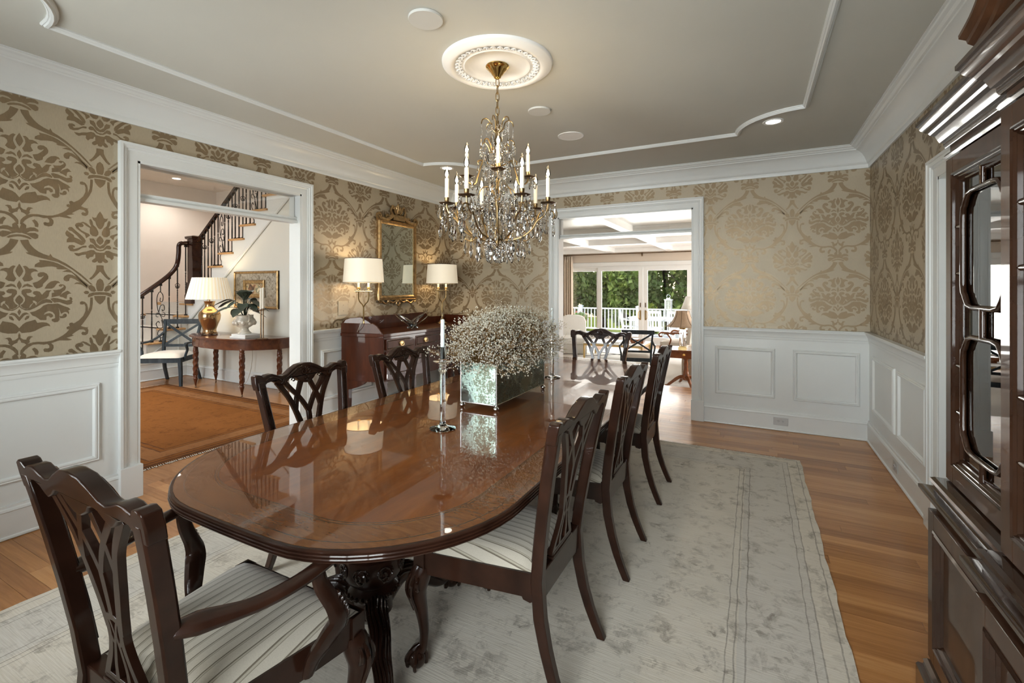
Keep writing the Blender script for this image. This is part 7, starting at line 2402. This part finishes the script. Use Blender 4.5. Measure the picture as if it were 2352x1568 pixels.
# deck table and slatted chairs
dtb = thing('deck_table', 'white slatted outdoor dining table on the deck', 'table', (-3.15, 17.0, DZ))
for k in range(9):
    MB().box(-0.85, 0.85, -0.46 + k * 0.104, -0.37 + k * 0.104, 0.72, 0.75).build('slat', 'deck_white', dtb, flat=True)
MB().box(-0.78, 0.78, -0.42, 0.42, 0.64, 0.72).build('apron', 'deck_white', dtb, flat=True)
for sx in (-1, 1):
    for sy in (-1, 1):
        MB().box(sx * 0.74 - 0.04, sx * 0.74 + 0.04, sy * 0.38 - 0.04, sy * 0.38 + 0.04, 0, 0.64).build('leg', 'deck_white', dtb, flat=True)


def deck_chair():
    t = thing('deck_chair', '-', 'chair')
    for s in (-1, 1):
        MB().rings([[(s * 0.26 + a * 0.022, y + b * 0.025, z) for a, b in ((-1, -1), (1, -1), (1, 1), (-1, 1))] for y, z in ((-0.08, 0), (0, 0.42), (-0.12, 1.0))]).build('rear_leg', 'deck_white', t, flat=True)
        MB().box(s * 0.27 - 0.022, s * 0.27 + 0.022, 0.44, 0.49, 0, 0.64).build('front_leg', 'deck_white', t, flat=True)
        MB().tube(catmull([(s * 0.27, -0.05, 0.70), (s * 0.29, 0.2, 0.66), (s * 0.28, 0.50, 0.65)], 4), 0.024, 6, flat=0.6, up=(0, 0, 1)).build('arm', 'deck_white', t)
    MB().rings([[(-0.28, y, z), (0.28, y, z), (0.28, y + 0.025, z + 0.0), (-0.28, y + 0.025, z)] for y, z in ((-0.115, 0.93), (-0.14, 1.02))]).build('crest_rail', 'deck_white', t, flat=True)
    for k in range(5):
        x = -0.18 + k * 0.09
        MB().rings([[(x + a * 0.024, y + b * 0.008, z) for a, b in ((-1, -1), (1, -1), (1, 1), (-1, 1))] for y, z in ((-0.01, 0.46), (-0.115, 0.95))]).build('back_slat', 'deck_white', t, flat=True)
    for k in range(5):
        MB().box(-0.27, 0.27, 0.0 + k * 0.1, 0.085 + k * 0.1, 0.42, 0.44).build('seat_slat', 'deck_white', t, flat=True)
    MB().box(-0.27, 0.27, 0.45, 0.47, 0.36, 0.42).box(-0.27, 0.27, -0.01, 0.015, 0.36, 0.42).build('seat_rail', 'deck_white', t, flat=True)
    return t


dc = deck_chair()
place(dc, (-4.15, 16.55, DZ), R(-80), 'white slatted deck chair at the left end of the outdoor table', True)['group'] = 'white deck chairs'
place(dc, (-3.05, 16.25, DZ), R(2), 'white slatted deck chair with its back to the doors, middle of the outdoor table', False)['group'] = 'white deck chairs'
place(dc, (-2.25, 16.25, DZ), R(-4), 'white slatted deck chair behind the lantern, right of the outdoor table', False)['group'] = 'white deck chairs'
# lantern
ln = thing('lantern', 'tall white metal lantern with ring handle on the outdoor table', 'lantern', (-2.63, 16.75, DZ + 0.75))
for sx in (-1, 1):
    for sy in (-1, 1):
        MB().box(sx * 0.10 - 0.012, sx * 0.10 + 0.012, sy * 0.10 - 0.012, sy * 0.10 + 0.012, 0.03, 0.62).build('post', 'deck_white', ln, flat=True)
MB().box(-0.13, 0.13, -0.13, 0.13, 0, 0.03).build('base', 'deck_white', ln, flat=True)
MB().box(-0.13, 0.13, -0.13, 0.13, 0.62, 0.65).box(-0.06, 0.06, -0.06, 0.06, 0.65, 0.69).build('top', 'deck_white', ln, flat=True)
MB().tube([(0.06 * math.cos(2 * PI * j / 16), 0, 0.75 + 0.06 * math.sin(2 * PI * j / 16)) for j in range(16)], 0.010, 6, closed=True).build('ring_handle', 'pewter', ln)
for sx, sy, wx_, wy_ in ((0, -0.105, 0.09, 0.002), (0, 0.105, 0.09, 0.002), (-0.105, 0, 0.002, 0.09), (0.105, 0, 0.002, 0.09)):
    MB().box(sx - wx_, sx + wx_, sy - wy_, sy + wy_, 0.04, 0.61).build('pane', 'window_glass', ln, flat=True)
tag(MB().lathe([(0.001, 0), (0.06, 0), (0.06, 0.20), (0.05, 0.205), (0.001, 0.20)], n=18).build('pillar_candle', 'ivory_wax', loc=(-2.63, 16.75, DZ + 0.75 + 0.031)), 'thick white pillar candle inside the outdoor lantern', 'candle')
# flower pot
fp = thing('flower_pot', 'round stone flower pot standing on a stool by the deck railing', 'planter', (-5.75, 16.5, DZ))
MB().lathe([(0.001, 0.30), (0.13, 0.30), (0.19, 0.40), (0.23, 0.52), (0.24, 0.56), (0.22, 0.56), (0.20, 0.52), (0.001, 0.50)], n=26).build('pot', 'stone_pot', fp, ang=50)
MB().lathe([(0.001, 0.0), (0.20, 0.0), (0.14, 0.06), (0.12, 0.26), (0.16, 0.30), (0.001, 0.30)], n=20).build('stool', 'stone_pot', fp, ang=40)


def leaf_cloud(mb, c, rx, ry, rz_, n, size, r, hollow=0.45):
    for _ in range(n):
        while True:
            p = Vector((r.uniform(-1, 1), r.uniform(-1, 1), r.uniform(-1, 1)))
            if hollow < p.length < 1:
                break
        q = Vector((c[0] + p.x * rx, c[1] + p.y * ry, c[2] + p.z * rz_))
        a = Vector((r.gauss(0, 1), r.gauss(0, 1), r.gauss(0, 1))).normalized()
        b = a.cross(Vector((r.gauss(0, 1), r.gauss(0, 1), r.gauss(0, 1)))).normalized()
        s = size * r.uniform(0.6, 1.3)
        mb.add([q + a * s, q + b * s * 0.55, q - a * s, q - b * s * 0.55], [(0, 1, 2, 3)])


r7 = random.Random(4)
fw_ = thing('potted_flowers', 'bushy pink flowering plant in the stone pot on the deck', 'plant', (-5.75, 16.5, DZ + 0.5))
m = MB()
leaf_cloud(m, (0, 0, 0.19), 0.30, 0.30, 0.22, 700, 0.035, r7, 0.0)
m.build('foliage', 'flower_leaf', fw_, flat=True)['kind'] = 'stuff'
m = MB()
leaf_cloud(m, (0, 0, 0.22), 0.32, 0.32, 0.24, 90, 0.03, r7, 0.85)
m.build('blossoms', 'flower_pink', fw_, flat=True)['kind'] = 'stuff'
struct(MB().box(-40, 25, 18.6, 60, -2.6, -2.5).build('ground_lawn', 'shrub_leaf', flat=True))


def tree(x, y, h, rad, label, n=5200, size=0.17, z0=-2.5, mat_='tree_leaf', low=0.12):
    t = thing('tree', label, 'tree', (x, y, z0), 0, 'trees beyond the deck')
    m = MB()
    m.tube(catmull([(0, 0, 0), (r7.uniform(-.2, .2), 0, h * 0.35), (r7.uniform(-.4, .4), r7.uniform(-.2, .2), h * 0.8)], 4), [0.20] * 3 + [0.15] * 3 + [0.10] * 3, 8)
    for k in range(5):
        a = r7.uniform(0, 2 * PI)
        z = h * r7.uniform(0.3, 0.6)
        m.tube([(0, 0, z), (rad * 0.6 * math.cos(a), rad * 0.6 * math.sin(a), z + h * 0.2)], [0.08, 0.03], 5)
    m.build('trunk', 'bark', t)
    m = MB()
    k = 12
    for i in range(k):
        a = r7.uniform(0, 2 * PI)
        f = r7.uniform(0, 0.75)
        cz = h * r7.uniform(low + 0.1, 0.88)
        cr = rad * r7.uniform(0.40, 0.62)
        leaf_cloud(m, (rad * f * math.cos(a), rad * f * math.sin(a), cz), cr, cr, cr * 0.8, n // k, size, r7, 0.35)
    m.build('crown', mat_, t, flat=True)['kind'] = 'stuff'


TREES = [(-13.2, 27.0, 8.6, 2.6, 'leafy tree seen through the leftmost glass panel beside the curtain'),
         (-10.3, 25.0, 8.8, 2.5, 'broad tree in sunlight behind the left deck post'),
         (-8.0, 27.5, 9.4, 2.7, 'tall green tree filling the left door pane above the deck chair'),
         (-6.2, 25.0, 8.2, 2.2, 'bright leaved tree just left of the door handles'),
         (-4.4, 28.5, 9.8, 2.7, 'dark green tree right of the door handles'),
         (-2.5, 26.0, 9.0, 2.4, 'sunlit tree behind the lantern'),
         (-0.3, 28.0, 9.4, 2.6, 'tree at the right edge of the garden doors'),
         (-11.6, 31.0, 11.0, 3.2, 'deep shaded tree in the rear row at the left'),
         (-7.0, 32.0, 11.5, 3.4, 'deep shaded tree in the rear row behind the middle panes'),
         (-2.0, 32.5, 11.5, 3.6, 'deep shaded tree in the rear row at the right'),
         (2.2, 27.0, 9.0, 2.8, 'tree hidden past the right wall of the family room')]
for a in TREES:
    tree(*a)
for k, (x, y, lb) in enumerate(((-4.2, 21.0, 'yellow green shrub just beyond the deck rail left of the lantern'), (-2.3, 21.4, 'yellow green shrub just beyond the deck rail right of the lantern'), (-7.6, 21.5, 'low shrub beyond the balusters behind the deck chair'))):
    t = thing('shrub', lb, 'shrub', (x, y, -2.5), 0, 'shrubs beyond the deck')
    m = MB()
    hh = 3.35 if k < 2 else 2.4
    leaf_cloud(m, (0, 0, hh * 0.5), 0.78, 0.6, hh * 0.5, 1500, 0.10, r7, 0.4)
    m.build('foliage', 'shrub_leaf', t, flat=True)['kind'] = 'stuff'
    MB().tube([(0, 0, 0), (0, 0, hh * 0.6)], 0.05, 6).build('stem', 'bark', t)
